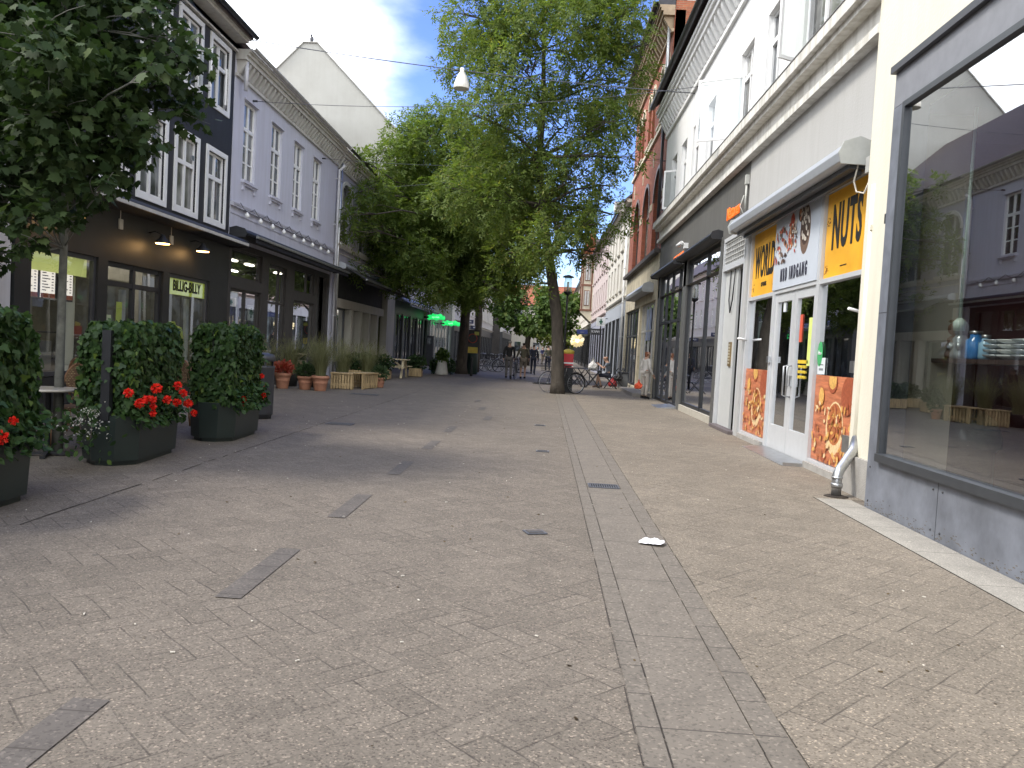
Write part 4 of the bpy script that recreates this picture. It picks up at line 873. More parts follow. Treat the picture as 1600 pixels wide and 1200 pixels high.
text_obj('sign_text','NBD INDGANG',.27,(XR+.024,12.27,2.76),1,mat('bold_blue_black_ink',(.03,.03,.05),.6,var=0),sf,sx=.44,spacing=1.75)
NUTC=[(.45,.15,.05),(.62,.30,.08),(.72,.42,.12),(.35,.09,.04),(.75,.55,.30)]
foodpic(sf,1,XR,11.25,13.32,2.95,3.7,-.03,3,None,[(.16,.10,.07),(.62,.56,.48),(.45,.07,.04),(.55,.22,.10),(.07,.04,.03)],
  [(.28,.52,.23,.36,0,4,(1,),22),(.60,.5,.14,.2,3,2,(2,3),14),(.38,.86,.13,.12,4,4,(3,1),8),(.58,.8,.1,.12,3,2,(2,),8)],n=70,region=(.45,.98,.02,.75))
for k,(a,c) in enumerate(((9.6,11.09),(13.35,14.9))):
    MB().wb(1,a,c,.14,1.27,-.088,-.085,XR).build('poster',mat('rust_wood_print',(.50,.17,.08),.45,var=.35,scale=3,stretch=(1,1,9)),sf)
    foodpic(sf,1,XR,a,c,.14,1.27,-.085,5+k,None,NUTC,[(.46,.42,.30,.34,4,0,(1,2,3,0),60),(.55,.93,.16,.14,3,2,(2,),26),(.18,.8,.22,.24,3,3,(3,),10),(.8,.75,.1,.12,1,2,(2,),14)],n=75)
MB().lathe((XR+.08,11.0,1.53),[(.0,0),(.001,0)],3)
st=MB(); st.prism([(11.0+.10*math.cos(t),1.55+.17*math.sin(t)) for t in [2*math.pi*i/16 for i in range(16)]],XR+.083,XR+.085,'x'); st.build('sticker',mat('green_sticker',(.05,.36,.12),.5,var=.05),sf); text_obj('sticker_text','Åben',.06,(XR+.08,11.0,1.56),1,INKW,sf)
each('notice',mat('white_notice',(.66,.70,.72),.5,var=.04),sf,[(1,10.78,11.06,1.28,1.5,-.088,-.0845,XR),(1,12.72,12.85,2.2,2.36,-.095,-.09,XR)]); MB().wb(1,10.84,11.0,1.33,1.36,-.084,-.083,XR).wb(1,10.84,11.0,1.4,1.415,-.084,-.083,XR).build('notice_text',mat('grey_ink',(.2,.22,.24),.6),sf)
MB().wb(1,11.42,11.56,1.38,2.06,-.095,-.09,XR).build('notice',mat('lime_notice',(.66,.74,.22),.5,var=.06),sf); MB().wb(1,11.85,11.97,1.72,2.12,-.095,-.09,XR).build('notice',mat('red_notice',(.62,.10,.05),.5,var=.06),sf)
MB().wb(1,11.5,11.95,1.41,1.46,-.095,-.09,XR).build('opening_hours_band',mat('yellow_band',(.72,.5,.04),.5,var=.03),sf)
for k,tx in enumerate(('MAN-FRE 10-18','LØRDAG 10-16','SØNDAG 11-15')): text_obj('opening_hours',tx,.062,(XR+.09,11.75,1.36-.075*k),1,mat('yellow_ink',(.75,.55,.05),.5,var=0),sf,sx=.8)
room(sf,1,XR,9.5,15.0,.02,3.78,4.3,mat('nut_shop_walls',(.10,.10,.10),.8,var=.5,scale=1),light=0)
shelves(sf,1,XR,9.7,14.8,[.5,1.0,1.5,2.0],-3.6,DGREY); 
for z,s_ in((.5,1),(1.0,2),(1.5,3),(2.0,4)): goods(sf,1,XR,9.8,14.7,z,-3.6,s_,[(.25,.15,.08),(.3,.3,.3),(.1,.12,.2)],.3)
for y,z in((9.62,2.05),(14.98,1.78),(14.86,1.78)): MB().tube([(XR+.05,y,z),(XR-.1,y-.03,z+.03)],.018,8).build('shutter_hook',WHITE,sf)
each('lock_box',STEEL,sf,[(1,9.44,9.56,1.33,1.47,.0,.05,XR),(1,9.4,9.6,.4,.6,0,.06,XR),(1,13.2,13.3,1.4,1.5,-.04,0,XR)])
t=thing('door_ramp','sloping galvanised metal ramp at the nut shop double door','ramp',(3.45,12.2,0)); MB().prism([(XR+.05,0.002),(XR+.05,.05),(3.30,.012),(3.30,.002)],11.1,13.3).build('plate',STEEL,t); MB().wb(1,11.08,11.1,.002,.05,-.02,.28,XR).build('edge',STEEL,t)
# cassette awning over the nut shop with cable and boxes
a=awning_cassette('awning','light grey retracted awning cassette over the nut shop posters',1,XR,9.5,15.1,3.74,mat('silver_awning_box',(.40,.42,.45),.4,.15,var=.06),h=.27,proj=.36,fm=mat('pale_end_cap',(.40,.41,.39),.5))
q=MB(); q.wb(1,9.55,15.0,3.68,3.74,.02,.22,XR); q.wb(1,9.6,14.9,3.62,3.68,.06,.12,XR); q.build('folded_arm',DGREY,a)
t=thing('junction_box','grey switch box with loose white cable beside the awning end','junction box',(XR,9.36,3.65)); MB().wb(1,9.32,9.42,3.6,3.78,0,.09,XR).wb(1,9.34,9.40,3.78,3.92,0,.05,XR).build('cover',mat('grey_plastic',(.42,.42,.40),.5),t,bevel=.006)
MB().tube([(XR-.06,9.5,3.95),(XR-.12,9.52,3.8),(XR-.14,9.6,3.55),(XR-.12,9.55,3.42),(XR-.08,9.42,3.38),(XR-.05,9.38,3.5),(XR-.05,9.37,3.62)],.011,6).build('cable',mat('cream_cable',(.6,.56,.48),.5),t)
t=thing('cable_bracket','small white conduit bracket at the corner between light and dark fascia','bracket',(XR,15.3,4.6)); MB().wb(1,15.25,15.33,4.68,4.85,0,.07,XR).tube([(XR-.04,15.29,4.68),(XR-.04,15.3,4.2)],.02,6).tube([(XR-.05,15.4,4.5),(XR-.1,15.45,4.3),(XR-.04,15.32,4.1)],.01,6).build('bracket_body',mat('offwhite_plastic',(.5,.5,.46),.5),t)
# rain pipe foot
t=thing('rain_pipe','steel rain pipe with elbow entering the paving at the shop corner','pipe',(3.2,8.72,0))
MB().tube([(3.50,9.05,.62),(3.44,8.98,.48),(3.24,8.78,.29),(3.2,8.74,.22),(3.2,8.73,0)],.052,14).lathe((3.2,8.73,.1),[(.06,0),(.062,.03),(.06,.05)],14).lathe((3.2,8.73,.2),[(.058,0),(.06,.02)],14).build('pipe',STEEL,t); MB().tube([(3.55,9.13,.58),(3.50,9.05,.66),(3.5,9.05,3.4)],.045,12).wb(1,9.0,9.1,2.9,2.96,.0,.14,3.6).build('upper_pipe',mat('cream_pipe',(.72,.68,.56),.5,var=.05),t)
MB().lathe((3.2,8.73,.004),[(.13,0),(.1,.012)],14).build('collar',SOIL,t)
# passage door with ventilation lattice
t=thing('passage_door','tall light grey passage door standing ajar with a lattice grille above','door',(XR,16.1,0))
q=MB(); q.wb(1,15.22,15.3,0,3.9,-.2,0,XR); q.wb(1,17.02,17.12,0,3.9,-.2,0,XR); q.wb(1,15.3,17.02,3.22,3.34,-.2,0,XR); q.wb(1,15.3,17.02,3.82,3.9,-.2,0,XR); q.build('frame',ALU,t)
q=MB()
for i in range(12): q.wb(1,15.36+i*.145,15.39+i*.145,3.34,3.82,-.05,-.03,XR)
for k in range(5): q.wb(1,15.3,17.02,3.4+k*.095,3.415+k*.095,-.04,-.02,XR)
q.build('grille',mat('pale_lattice',(.5,.5,.48),.5),t)
lf=MB().wb(1,15.95,17.0,.05,3.22,-.12,-.07,XR).build('door_leaf',mat('pale_door',(.50,.51,.50),.45,var=.05),t)
ad_=MB().wb(1,16.1,16.3,1.28,1.76,-.07,-.045,XR).build('intercom',mat('brass',(.28,.2,.1),.4,.6,var=.3),t); q=MB(); [q.wb(1,16.13,16.27,1.33+k*.06,1.36+k*.06,-.045,-.04,XR) for k in range(7)]; q.build('name_plate',mat('plate_cream',(.5,.45,.33),.5),ad_)
MB().tube([(XR+.05,16.5,3.2),(XR+.03,16.45,2.6),(XR+.03,16.3,2.35),(XR+.03,16.15,2.6),(XR+.04,16.1,3.2)],.014,6).build('cable',BLACKP,t)
MB().wb(1,15.3,16.0,.0,3.2,-1.2,-1.22,XR).build('passage_wall',DARKIN,t)
st=thing('door_step','dark stone step in front of the passage door','step',(3.5,16.1,0)); MB().wb(1,15.25,17.0,0,.07,-.06,.1,XR).build('tread',mat('dark_stone',(.12,.10,.10),.7,var=.2),st,bevel=.01)
# black shop front
sf=thing('black_shop_front','black glazed shop front with orange lettering and two dark awnings','shop front',(XR,21.9,0))
each('pillar',mat('taupe_pillar',(.10,.10,.095),.5,var=.1),sf,[(1,17.12,17.36,0,3.97,-.2,.02,XR),(1,21.5,22.0,0,3.97,-.2,.0,XR),(1,26.5,26.88,0,3.97,-.2,.0,XR)])
MB().wb(1,17.36,21.5,0,.16,-.1,.0,XR).build('plinth',mat('cream_plinth',(.42,.39,.33),.8,var=.1),sf)
storefront(sf,1,XR,[17.42,19.0,21.45],[.2,3.9],BLACKP,.09); storefront(sf,1,XR,[22.04,22.9,24.2,25.3,26.46],[.06,2.45,3.9],BLACKP,.08)
room(sf,1,XR,17.15,26.88,.02,3.95,4.4,mat('black_shop_walls',(.07,.068,.065),.8,var=.5,scale=1),light=0)
shelves(sf,1,XR,17.6,26.2,[.6,1.2,1.8],-3.3,DGREY); [goods(sf,1,XR,17.7,26,z,-3.3,40+i,[(.35,.33,.3),(.3,.08,.06),(.08,.12,.2),(.4,.3,.2)],.35) for i,z in enumerate((.6,1.2,1.8))]
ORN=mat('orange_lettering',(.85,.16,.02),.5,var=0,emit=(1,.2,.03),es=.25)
o1=MB().wb(1,22.2,23.85,4.06,4.3,0,.012,XR).build('sign_panel',ORN,sf); text_obj('sign_text','kopi & print',.17,(XR-.016,23.0,4.17),1,mat('dark_orange_ink',(.4,.05,.0),.5,var=0),sf)
text_obj('sign_text','Nettoner',.36,(XR-.02,16.35,4.36),1,ORN,sf,sx=.8,extr=.015)
awning_cassette('awning','black closed awning cassette over the nearer black shop bay',1,XR,17.3,21.9,3.96,BLACKP,h=.16,proj=.25); awning_cassette('awning','black closed awning cassette over the farther black shop bay',1,XR,22.3,27.0,3.96,BLACKP,h=.16,proj=.25)
t=thing('security_camera','white security camera on the dark fascia','camera',(XR,21.6,4.35)); MB().wb(1,21.52,21.68,4.28,4.42,0,.1,XR).tube([(XR-.1,21.6,4.4),(XR-.16,21.6,4.45)],.025,8).tube([(XR-.14,21.75,4.45),(XR-.2,22.05,4.4)],.05,10).build('camera_body',WHITE,t)
t=thing('door_ramp','small steel ramp at the black shop entrance','ramp',(3.4,23,0)); MB().prism([(XR+.03,.002),(XR+.03,.07),(3.1,.012),(3.1,.002)],21.9,23.2).build('plate',STEEL,t)
# A-board and chair inside
def aboard(x,y,z,lab,fc,w_=.62,h_=1.0,rz=0,txt=None):
    t=thing('a_board',lab,'sign',(0,0,0)); 
    q=MB(); 
    pr=[(-w_/2,0),(w_/2,0),(w_/2,h_*.86)]+[(w_/2*math.cos(a),h_*.86+.14*math.sin(a)*h_) for a in [math.pi*i/8 for i in range(9)]]+[(-w_/2,h_*.86)]
    q.prism(pr,-.02,.02); q.build('frame',fc,t); MB().box(-w_/2+.05,w_/2-.05,-.026,-.021,.12,h_*.8).build('poster',mat('poster_white',(.62,.64,.62),.5,var=.05),t)
    MB().box(-.12,.1,-.031,-.0262,.22,.42).build('poster_picture',mat('poster_dark',(.12,.1,.1),.5,var=.6,scale=30),t)
    if txt: text_obj('poster_text',txt,.1,(0,-.03,h_*.88),0,INKW,t,rot=((1,0,0),(0,0,1),(0,-1,0)))
    q=MB(); [MB().bar((s*(w_/2-.03),.02,h_*.8),(s*(w_/2-.03),.35,0),.03).build('rear_leg',fc,t) for s in(-1,1)]
    t.location=(x,y,z); t.rotation_euler=(0,0,rz); return t
aboard(4.1,20.4,.05,'red round-topped sign board standing inside the black shop window',mat('red_frame',(.40,.02,.03),.45,var=.08),.62,1.05,R(-70),'Isbar')
t=thing('floor_fan','pale green mannequin legs standing behind the sign board','mannequin',(4.2,19.7,0)); 
t.name='mannequin'; MB().tube([(4.3,20.2,2.0),(4.25,20.25,1.6),(4.3,20.3,1.1),(4.3,20.3,.3),(4.2,20.3,.08)],[.07,.1,.12,.07,.05],10).tube([(4.3,20.0,1.6),(4.25,19.9,1.1),(4.3,19.9,.3),(4.2,19.9,.08)],[.1,.12,.07,.05],10).lathe((4.3,20.1,1.5),[(.16,0),(.13,.25),(.2,.5),(.1,.62),(.05,.7)],12).build('body',mat('pale_green_dress',(.25,.29,.21),.8),t)
MB().sphere((4.3,20.1,2.32),.11,10,8,(.9,.9,1.15)).build('head',mat('dummy_skin',(.4,.38,.34),.5),t)
t=thing('wooden_stool','orange-brown wooden easel stand in the black shop window','stand',(4.1,19.0,0)); MB().bar((4.0,18.6,.05),(4.2,19.2,1.0),.06).bar((4.2,19.3,.05),(4.2,18.9,1.0),.05).box(4.05,4.25,18.8,19.15,.85,1.2).build('frame',WOOD,t)
# --- red brick building
BRK=brick('red_brick',(.40,.115,.06),(.30,.085,.05),(.24,.14,.10)); BRKS=brick('red_brick_side',(.42,.13,.06),(.33,.10,.055),(.30,.24,.15),axis='xz')
b=thing('brick_building','tall red brick building with round-arched windows and cream stone ground floor','building',(XR,32,0))
Y0,Y1=26.95,37.6; lows=[(27.3,29.5),(30.7,32.7),(33.9,35.9)]; ups=[]
for c in(28.4,31.7,34.9): ups+= [(c-1.0,c-.15),(c+.15,c+1.0)]
facade('wall',b,BRK,1,XR,Y0,Y1,4.95,12.7,[(a,c,5.0,7.9,1.0) for a,c in lows]+[(a,c,9.5,11.5,.42) for a,c in ups],depth=.24)
STF=mat('cream_stone_trim',(.62,.56,.42),.7,var=.08)
for a,c in lows: window(b,1,XR,a,c,5.0,7.9,fm=mat('brown_frame',(.10,.06,.045),.5),tr=.62,arch=1.0,dep=.2)
for a,c in ups: window(b,1,XR,a,c,9.5,11.5,fm=STF,tr=.6,arch=.42,dep=.2,sill=1)
q=MB()
for y in(27.1,29.95,30.3,33.1,33.5,36.3,36.7): q.wb(1,y-.1,y+.1,6.7,6.95,0,.03,XR)
for y in(30.1,33.3,36.5): q.wb(1,y-.05,y+.05,8.3,8.9,0,.03,XR); q.wb(1,y-.09,y+.09,8.55,8.65,0,.035,XR)
q.wb(1,Y0,Y1,9.22,9.34,0,.08,XR); q.build('stone_trim',STF,b)
cornice(b,mat('brick_cornice',(.40,.30,.20),.8,var=.15),1,XR,Y0,Y1,12.0,12.85,.5,dentils=.42)
MB().wb(1,Y0,Y1,12.85,13.0,0,.55,XR).build('eaves_board',GUTTER,b)
MB().wb(1,Y0,Y0+.3,9.0,13.0,-.02,-9,XR).build('end_wall',BRKS,b); MB().wb(1,Y1-.3,Y1,4.9,13.0,-.02,-9,XR).build('end_wall',BRKS,b)
MB().wb(1,Y0+.31,Y1-.31,0,12.7,-.36,-9,XR).build('rear_wall',DARKIN,b)
roof(b,ROOFT,1,XR,Y0,Y1,13.05,pitch=35); gutter(b,1,XR,Y0,Y1,13.0,d=.62,r=.09)
downpipe(b,1,XR,27.15,8.6,12.8,STEEL,r=.06,d=.12); downpipe(b,1,XR,Y0+.02,5.6,9.6,GUTTER,r=.05,d=.14)
MB().wb(1,Y0,Y1,4.82,4.95,0,.2,XR).build('ledge',mat('dark_ledge',(.06,.05,.045),.7,var=.2),b)
YST=brick('cream_ashlar',(.60,.54,.40),(.55,.49,.36),(.40,.36,.27),bw=.9,bh=.45,bump=.3)
facade('shop_front',b,YST,1,XR-.01,Y0,Y1,0,4.82,[(27.3,31.6,.15,3.3),(32,37.2,.15,3.3)],depth=.2)
storefront(b,1,XR,[27.35,28.4,29.5,30.6,31.55],[.2,2.3,3.25],mat('pale_metal',(.4,.39,.36),.5),.07,dep=.15); storefront(b,1,XR,[32.05,33.3,34.6,35.9,37.15],[.2,2.2,3.25],DGREY,.07,dep=.15,glass=PANE)
MB().wb(1,Y0+.1,Y1-.1,0.02,3.4,-.34,-.355,XR).build('interior_wall',mat('dim_wall',(.08,.075,.07),.8,var=.5),b)
awning_cassette('awning','grey closed awning cassette on the cream stone of the brick building',1,XR,28.0,33.6,3.62,mat('grey_cassette',(.33,.34,.35),.45,.1),h=.3,proj=.4)
MB().wb(1,28.9,30.2,1.95,3.1,-.10,-.09,XR).build('window_poster',mat('blue_poster',(.25,.30,.45),.4,var=.4,scale=3),b)
t=thing('door_step','concrete step below the brick building shop','step',(3.3,29,0)); MB().wb(1,27.0,31.8,0,.13,0,.62,XR).build('tread',mat('step_concrete',(.20,.18,.16),.8,var=.15),t,bevel=.015)
# --- further right
b=simple_building('cream_house','narrow cream house with dark gutter beyond the brick building',1,XR,37.7,50,8.6,plaster('warm_white',(.70,.67,.60),.04,.06),6,(4.6,6.6),ww=.9,wh=1.5,shop=3.9,shopm=plaster('pale_blue_grey',(.42,.45,.50),.04,.06))
downpipe(b,1,XR,38.0,0,7.6,WHITE,r=.06,d=.1)
simple_building('pink_house','pale pink house beyond the cream house on the right',1,XR,50.1,66,8.9,plaster('pale_pink',(.62,.52,.50),.04,.05),8,(4.5,6.8),ww=.8,wh=1.5,shop=3.7,shopm=plaster('grey_violet',(.36,.37,.45),.04,.05))
b=simple_building('red_roof_house','house with a steep red tiled roof and a half-timbered oriel over the street',1,XR+.1,66.1,90,9.4,plaster('cream_white',(.70,.66,.58),.04,.05),9,(4.6,7.0),ww=.8,wh=1.5,shop=3.6,roofm=REDTILE,pitch=56)
XO=XR+.1
q=MB(); q.prism([(XO,3.9),(XO-.55,4.4),(XO-.95,4.75),(XO-.95,4.9),(XO,4.9)],68.2,70.8); q.wb(1,68.2,70.8,4.9,9.6,0,.95,XO); q.build('oriel',plaster('oriel_cream',(.68,.62,.50),.04,.05),b)
tm=mat('brown_timber',(.20,.09,.06),.7); q=MB()
for z in(4.86,6.95,9.3): q.wb(1,68.15,70.85,z,z+.16,0,1.0,XO)
for d_ in(.06,.8): 
    for z0,z1 in((5.02,6.95),(7.11,9.3)): q.box(XO-d_-.12,XO-d_,68.17,68.199,z0,z1)
for y in(68.2,69.4,70.65): q.wb(1,y,y+.14,5.02,9.3,.951,.99,XO)
q.build('timber_frame',tm,b)
q=MB(); q.box(XO-.72,XO-.26,68.16,68.195,5.3,6.6); q.box(XO-.72,XO-.26,68.16,68.195,7.4,8.9); oo=q.build('oriel_window',tm,b)
q=MB(); 
for x in(XO-.67,XO-.45):
    for z,h_ in((5.36,1.18),(7.46,1.38)): q.box(x,x+.16,68.13,68.158,z,z+h_)
q.build('oriel_pane',mat('pale_pane',(.5,.5,.5),.2,var=.2),b)
q=MB().prism([(XO,9.62),(XO-1.15,9.62),(XO-.5,11.3),(XO,11.6)],68.0,71.0); q.build('oriel_roof',REDTILE,b)
simple_building('far_right_house','pale house at the far end of the right side, with the dark tower behind',1,XR+.3,90.1,128,9.6,plaster('far_cream',(.6,.56,.48),.04,.05),14,(4.6,7.0),shop=3.6)
t=thing('far_tower','dark square tower rising beyond the far right roofs','tower',(7.5,128,0)); MB().box(5.6,9.6,129,133,0,18).build('wall',mat('dark_tower_brick',(.12,.11,.13),.8,var=.2),t); MB().prism([(5.4,18),(9.8,18),(9.6,19.4),(5.6,19.4)],128.9,133.1).build('roof',ROOFT,t)
b=thing('closing_building','pale building closing the view at the end of the street','building',(0,131,0))
MB().box(-16,14,130,131,0,8.5).build('wall',plaster('far_wall',(.50,.47,.42),.05,.05),b); MB().prism([(129.6,8.4),(134,12),(138,8.4)],-16,14,'x').build('roof',REDTILE,b)
for i in range(9):
    for z in(1,4,6.2): q=MB().box(-14+i*3,-13+i*3,129.93,129.98,z,z+1.5).build('window',PANE,b)
# box sign and other signs on the right
t=thing('box_sign','small white square lantern sign high on the corner beyond the brick building','sign',(3.2,38.4,8.3)); MB().box(2.85,3.3,38.1,38.5,8.05,8.5).build('box',WHITE,t,bevel=.02); q=MB(); q.box(2.93,3.2,38.085,38.099,8.13,8.42).build('face',mat('grey_print',(.25,.25,.25),.5,var=.8,scale=12),t); MB().bar((3.3,38.3,8.3),(XR,38.3,8.3),.04).build('bracket',BLACKP,t)
t=blade(48,3.25,XR,1,'square white pharmacy sign with a dark green cross',.52,.52,WHITE); MB().box(3.08,3.3,47.94,47.95,3.21,3.29).box(3.15,3.23,47.93,47.945,3.10,3.40).build('cross',MATS['green_cross'],t)
MB().bar((3.19,48,0),(3.19,48,2.99),.07).build('post',BLACKP,t)
blade(52,2.75,XR,1,'dark grey sign with pale letters under the pharmacy cross',.62,.4,DGREY,'KIWI',INKW); blade(53,2.72,XR-.75,1,'flat blue sign with a white bar beside the dark grey sign',.7,.28,mat('blue_sign',(.03,.05,.18),.5),'-----',INKW)
t=thing('flower_lamp','round glowing cream lamp hanging before the right-hand shops','lamp',(2.1,54,2.15))
q=MB(); rr=random.Random(2)
for i in range(70):
    v=Vector((rr.gauss(0,1),rr.gauss(0,1),rr.gauss(0,1))).normalized(); c=Vector((2.1,54,2.15)); u=v.orthogonal().normalized(); w2=v.cross(u)
    a=c+v*.12; q.add([a,c+v*.4+u*.1,c+v*.5,c+v*.4-u*.1],[(0,1,2,3)])
q.build('petals',mat('cream_petals',(.75,.66,.42),.6,emit=(1,.85,.5),es=.15),t); MB().sphere((2.1,54,2.15),.13,10,8).build('bulb',emis('lamp_core',(1,.9,.65),1.5),t); MB().bar((2.1,54,2.5),(3.6,54,3.4),.02).build('bracket',BLACKP,t)

# ================================================================== VEGETATION
T_IVY=np.array([(0,0),(.35,-.1),(.55,.25),(.27,.36),(.24,.68),(0,1),(-.24,.68),(-.27,.36),(-.55,.25),(-.35,-.1)])
T_MAPLE=np.array([(0,0),(.2,-.12),(.48,.02),(.4,.16),(.68,.48),(.42,.46),(.34,.56),(.3,.8),(.16,.74),(0,1.1),(-.16,.74),(-.3,.8),(-.34,.56),(-.42,.46),(-.68,.48),(-.4,.16),(-.48,.02),(-.2,-.12)])
T_KITE=np.array([(0,0),(.17,.4),(0,1),(-.17,.4)]); T_OVAL=np.array([(0,0),(.3,.25),(.32,.6),(0,1),(-.32,.6),(-.3,.25)])
def unit(a): return a/np.maximum(np.linalg.norm(a,axis=-1,keepdims=True),1e-9)
def leaf_mesh(name,P,D,Nm,S,T,m,parent,fold=.12,label=None):
    n=len(P); k=len(T); D=unit(D); Sd=unit(np.cross(D,Nm)); Nn=np.cross(Sd,D)
    tz=(np.abs(T[:,0])*-fold*2+ (T[:,1]**2)*-.12)
    V=P[:,None,:]+S[:,None,None]*(T[None,:,0,None]*Sd[:,None,:]+T[None,:,1,None]*D[:,None,:]+tz[None,:,None]*Nn[:,None,:])
    V=V.reshape(-1,3); off=root_of(parent).location if parent else Vector((0,0,0)); V=V-np.array(off)
    me=bpy.data.meshes.new(name); me.vertices.add(n*k); me.vertices.foreach_set('co',V.astype(np.float32).ravel())
    me.loops.add(n*k); me.loops.foreach_set('vertex_index',np.arange(n*k,dtype=np.int32))
    me.polygons.add(n); me.polygons.foreach_set('loop_start',np.arange(0,n*k,k,dtype=np.int32)); me.polygons.foreach_set('loop_total',np.full(n,k,dtype=np.int32))
    me.update(calc_edges=True); me.validate(); me.materials.append(m)
    o=bpy.data.objects.new(name,me); COL.objects.link(o)
    if parent: o.parent=parent
    if label: o['label']=label
    return o
def clump(P,s=1.0,seed=0):
    r=np.random.default_rng(seed); v=np.zeros(len(P))
    for f in(1.1,2.3,4.1):
        A=r.normal(size=(3,3)); A=A/np.linalg.norm(A,axis=1,keepdims=True)*f/s; ph=r.uniform(0,6.28,3)
        v+=np.sin(P@A[0]+ph[0])*np.sin(P@A[1]+ph[1])*np.sin(P@A[2]+ph[2]+1)
    return v
def in_blobs(blobs,dens,seed,gate=-.25,cs=.9,shell=.45):
    r=np.random.default_rng(seed); out=[];dirs=[]
    for (x,y,z,rad) in blobs:
        n=int(dens*rad**2.35)+6; d=unit(r.normal(size=(n,3))); q=r.random(n)**shell
        p=np.array((x,y,z))+d*(q*rad)[:,None]*np.array((1,1,.86)); out.append(p); dirs.append(d)
    P=np.concatenate(out); D=np.concatenate(dirs); keep=clump(P,cs,seed)>gate
    return P[keep],D[keep]
def sprays(P,D,L,npair,seed,droop=.35):
    """pinnate sprays: leaflets set along a short twig"""
    r=np.random.default_rng(seed); n=len(P)
    A=unit(D*.6+r.normal(size=(n,3))*.55+np.array((0,0,-droop))); up=unit(np.array((0,0,1.))+r.normal(size=(n,3))*.35); Sd=unit(np.cross(A,up)); Nn=np.cross(Sd,A)
    Ps=[];Ds=[];Ns=[]
    Ls=L*r.uniform(.7,1.25,n)
    for k in range(npair*2+1):
        t=(k//2+1)/(npair+1) if k<npair*2 else 1.0; sg=(1 if k%2 else -1) if k<npair*2 else 0
        p=P+A*(t*Ls)[:,None]+np.array((0,0,-1.))*((t**2)*Ls*.22)[:,None]
        d=unit(A*.6+Sd*sg*.9+r.normal(size=(n,3))*.22+np.array((0,0,-.15))); Ps.append(p);Ds.append(d);Ns.append(Nn+r.normal(size=(n,3))*.3)
    return np.concatenate(Ps),np.concatenate(Ds),np.concatenate(Ns)
def limb(mb,a,b,r0,r1,seed,sag=.12,n=6):
    r=random.Random(seed); a=Vector(a); b=Vector(b); pts=[];rs=[]; L_=(b-a).length
    o=Vector((r.uniform(-1,1),r.uniform(-1,1),r.uniform(-.2,1)))*L_*sag
    for i in range(n+1):
        t=i/n; p=a.lerp(b,t)+o*math.sin(math.pi*t)+Vector((r.uniform(-1,1),r.uniform(-1,1),r.uniform(-1,1)))*L_*.012*(0<i<n); pts.append(p); rs.append(r0*(1-t)+r1*t)
    mb.tube(pts,rs,8 if r0>.05 else 5); return pts
def tree(name,label,base,trunk,blobs,lm,dens,L,npair,ls,seed,T=T_KITE,gate=-.25,branch=True,group=None,lr=1,bm_=None,extra=None):
    t=thing(name,label,'tree',base,group); mb=MB()
    mb.tube([p[:3] for p in trunk],[p[3] for p in trunk],14); top=[Vector(p[:3]) for p in trunk]
    if branch:
        for i,(x,y,z,r) in enumerate(blobs):
            cands=[p for p in top if p.z<z+.3] or [top[-1]]; s=min(cands,key=lambda p:(p-Vector((x,y,z-.35*(z-p.z)))).length+ .3*abs(p.z-z))
            k=[i_ for i_,p in enumerate(top) if p==s][0]; r0=min(trunk[k][3]*.5,.04+.035*r)*lr
            pts=limb(mb,s,(x,y,z),r0,.018*lr,seed+i)
            rr=random.Random(seed*7+i)
            for q in range(int(5+r*5)):
                v=Vector((rr.gauss(0,1),rr.gauss(0,1),rr.gauss(0,.8))).normalized()*r*rr.uniform(.6,.95); s_=pts[rr.choice([-1,-2,-3])]; limb(mb,s_,Vector((x,y,z))+v,.016*lr,.005*lr,seed+i*31+q,sag=.1,n=4)
    mb.build('trunk',bm_ or BARK,t)
    P,D=in_blobs(blobs,dens,seed,gate)
    if extra is not None: P=np.concatenate([P,extra[0]]); D=np.concatenate([D,extra[1]])
    r=np.random.default_rng(seed+1)
    if npair:
        P,D,Nn=sprays(P,D,L,npair,seed)
    else:
        n=len(P); Nn=unit(np.array((0,0,1.))+D*.5+r.normal(size=(n,3))*.45); D=unit(D*.5+np.array((0,0,-.55))+r.normal(size=(n,3))*.55)
    S=ls*r.uniform(.65,1.25,len(P))
    leaf_mesh('crown',P,D,Nn,S,T,lm,t); return t
BL_T2=[(-2.38,25.24,11.27,1.4),(-0.41,24.65,11.31,1.76),(1.59,25.94,11.71,1.28),(2.56,24.88,10.76,0.43),(-1.09,24.49,9.71,1.65),(0.88,25.97,10.1,1.65),(-3.63,28.24,11.98,0.72),(-2.0,27.72,9.06,1.32),(0.18,27.57,8.9,1.64),(1.52,25.18,8.5,0.84),(-1.01,26.56,7.34,1.37),(0.65,25.42,6.76,1.25),(1.72,24.96,6.52,0.52),(1.29,24.67,5.29,0.67),(0.33,25.14,5.32,0.72),(-1.43,28.28,6.16,1.23),(-2.72,27.85,7.98,1.11),(1.04,27.75,4.67,0.4),(-0.81,27.72,14.85,2.42),(-2.66,25.05,13.11,1.39),(1.25,25.56,13.49,1.62),(-3.83,26.96,12.31,0.53),(-4.06,27.42,11.44,0.33),(2.37,27.96,10.61,0.67),(-0.13,28.07,6.84,1.34),(2.05,24.58,11.56,0.59),(1.87,26.27,5.87,0.71),(0.83,25.94,5.87,1.03),(-0.33,25.1,4.69,0.84),(1.51,27.72,4.8,0.57),(2.22,24.62,7.33,0.47),(-1.97,26.41,6.02,1.15),(-1.33,27.83,4.67,0.84),(-0.54,24.89,3.4,0.43),(2.23,26.6,8.93,0.55),(2.56,26.82,10.66,0.55),(1.17,24.75,7.41,0.79),(-2.7,25.96,8.74,0.93),(-3.76,27.13,10.5,0.65),(-3.02,26.23,6.35,1.04)]
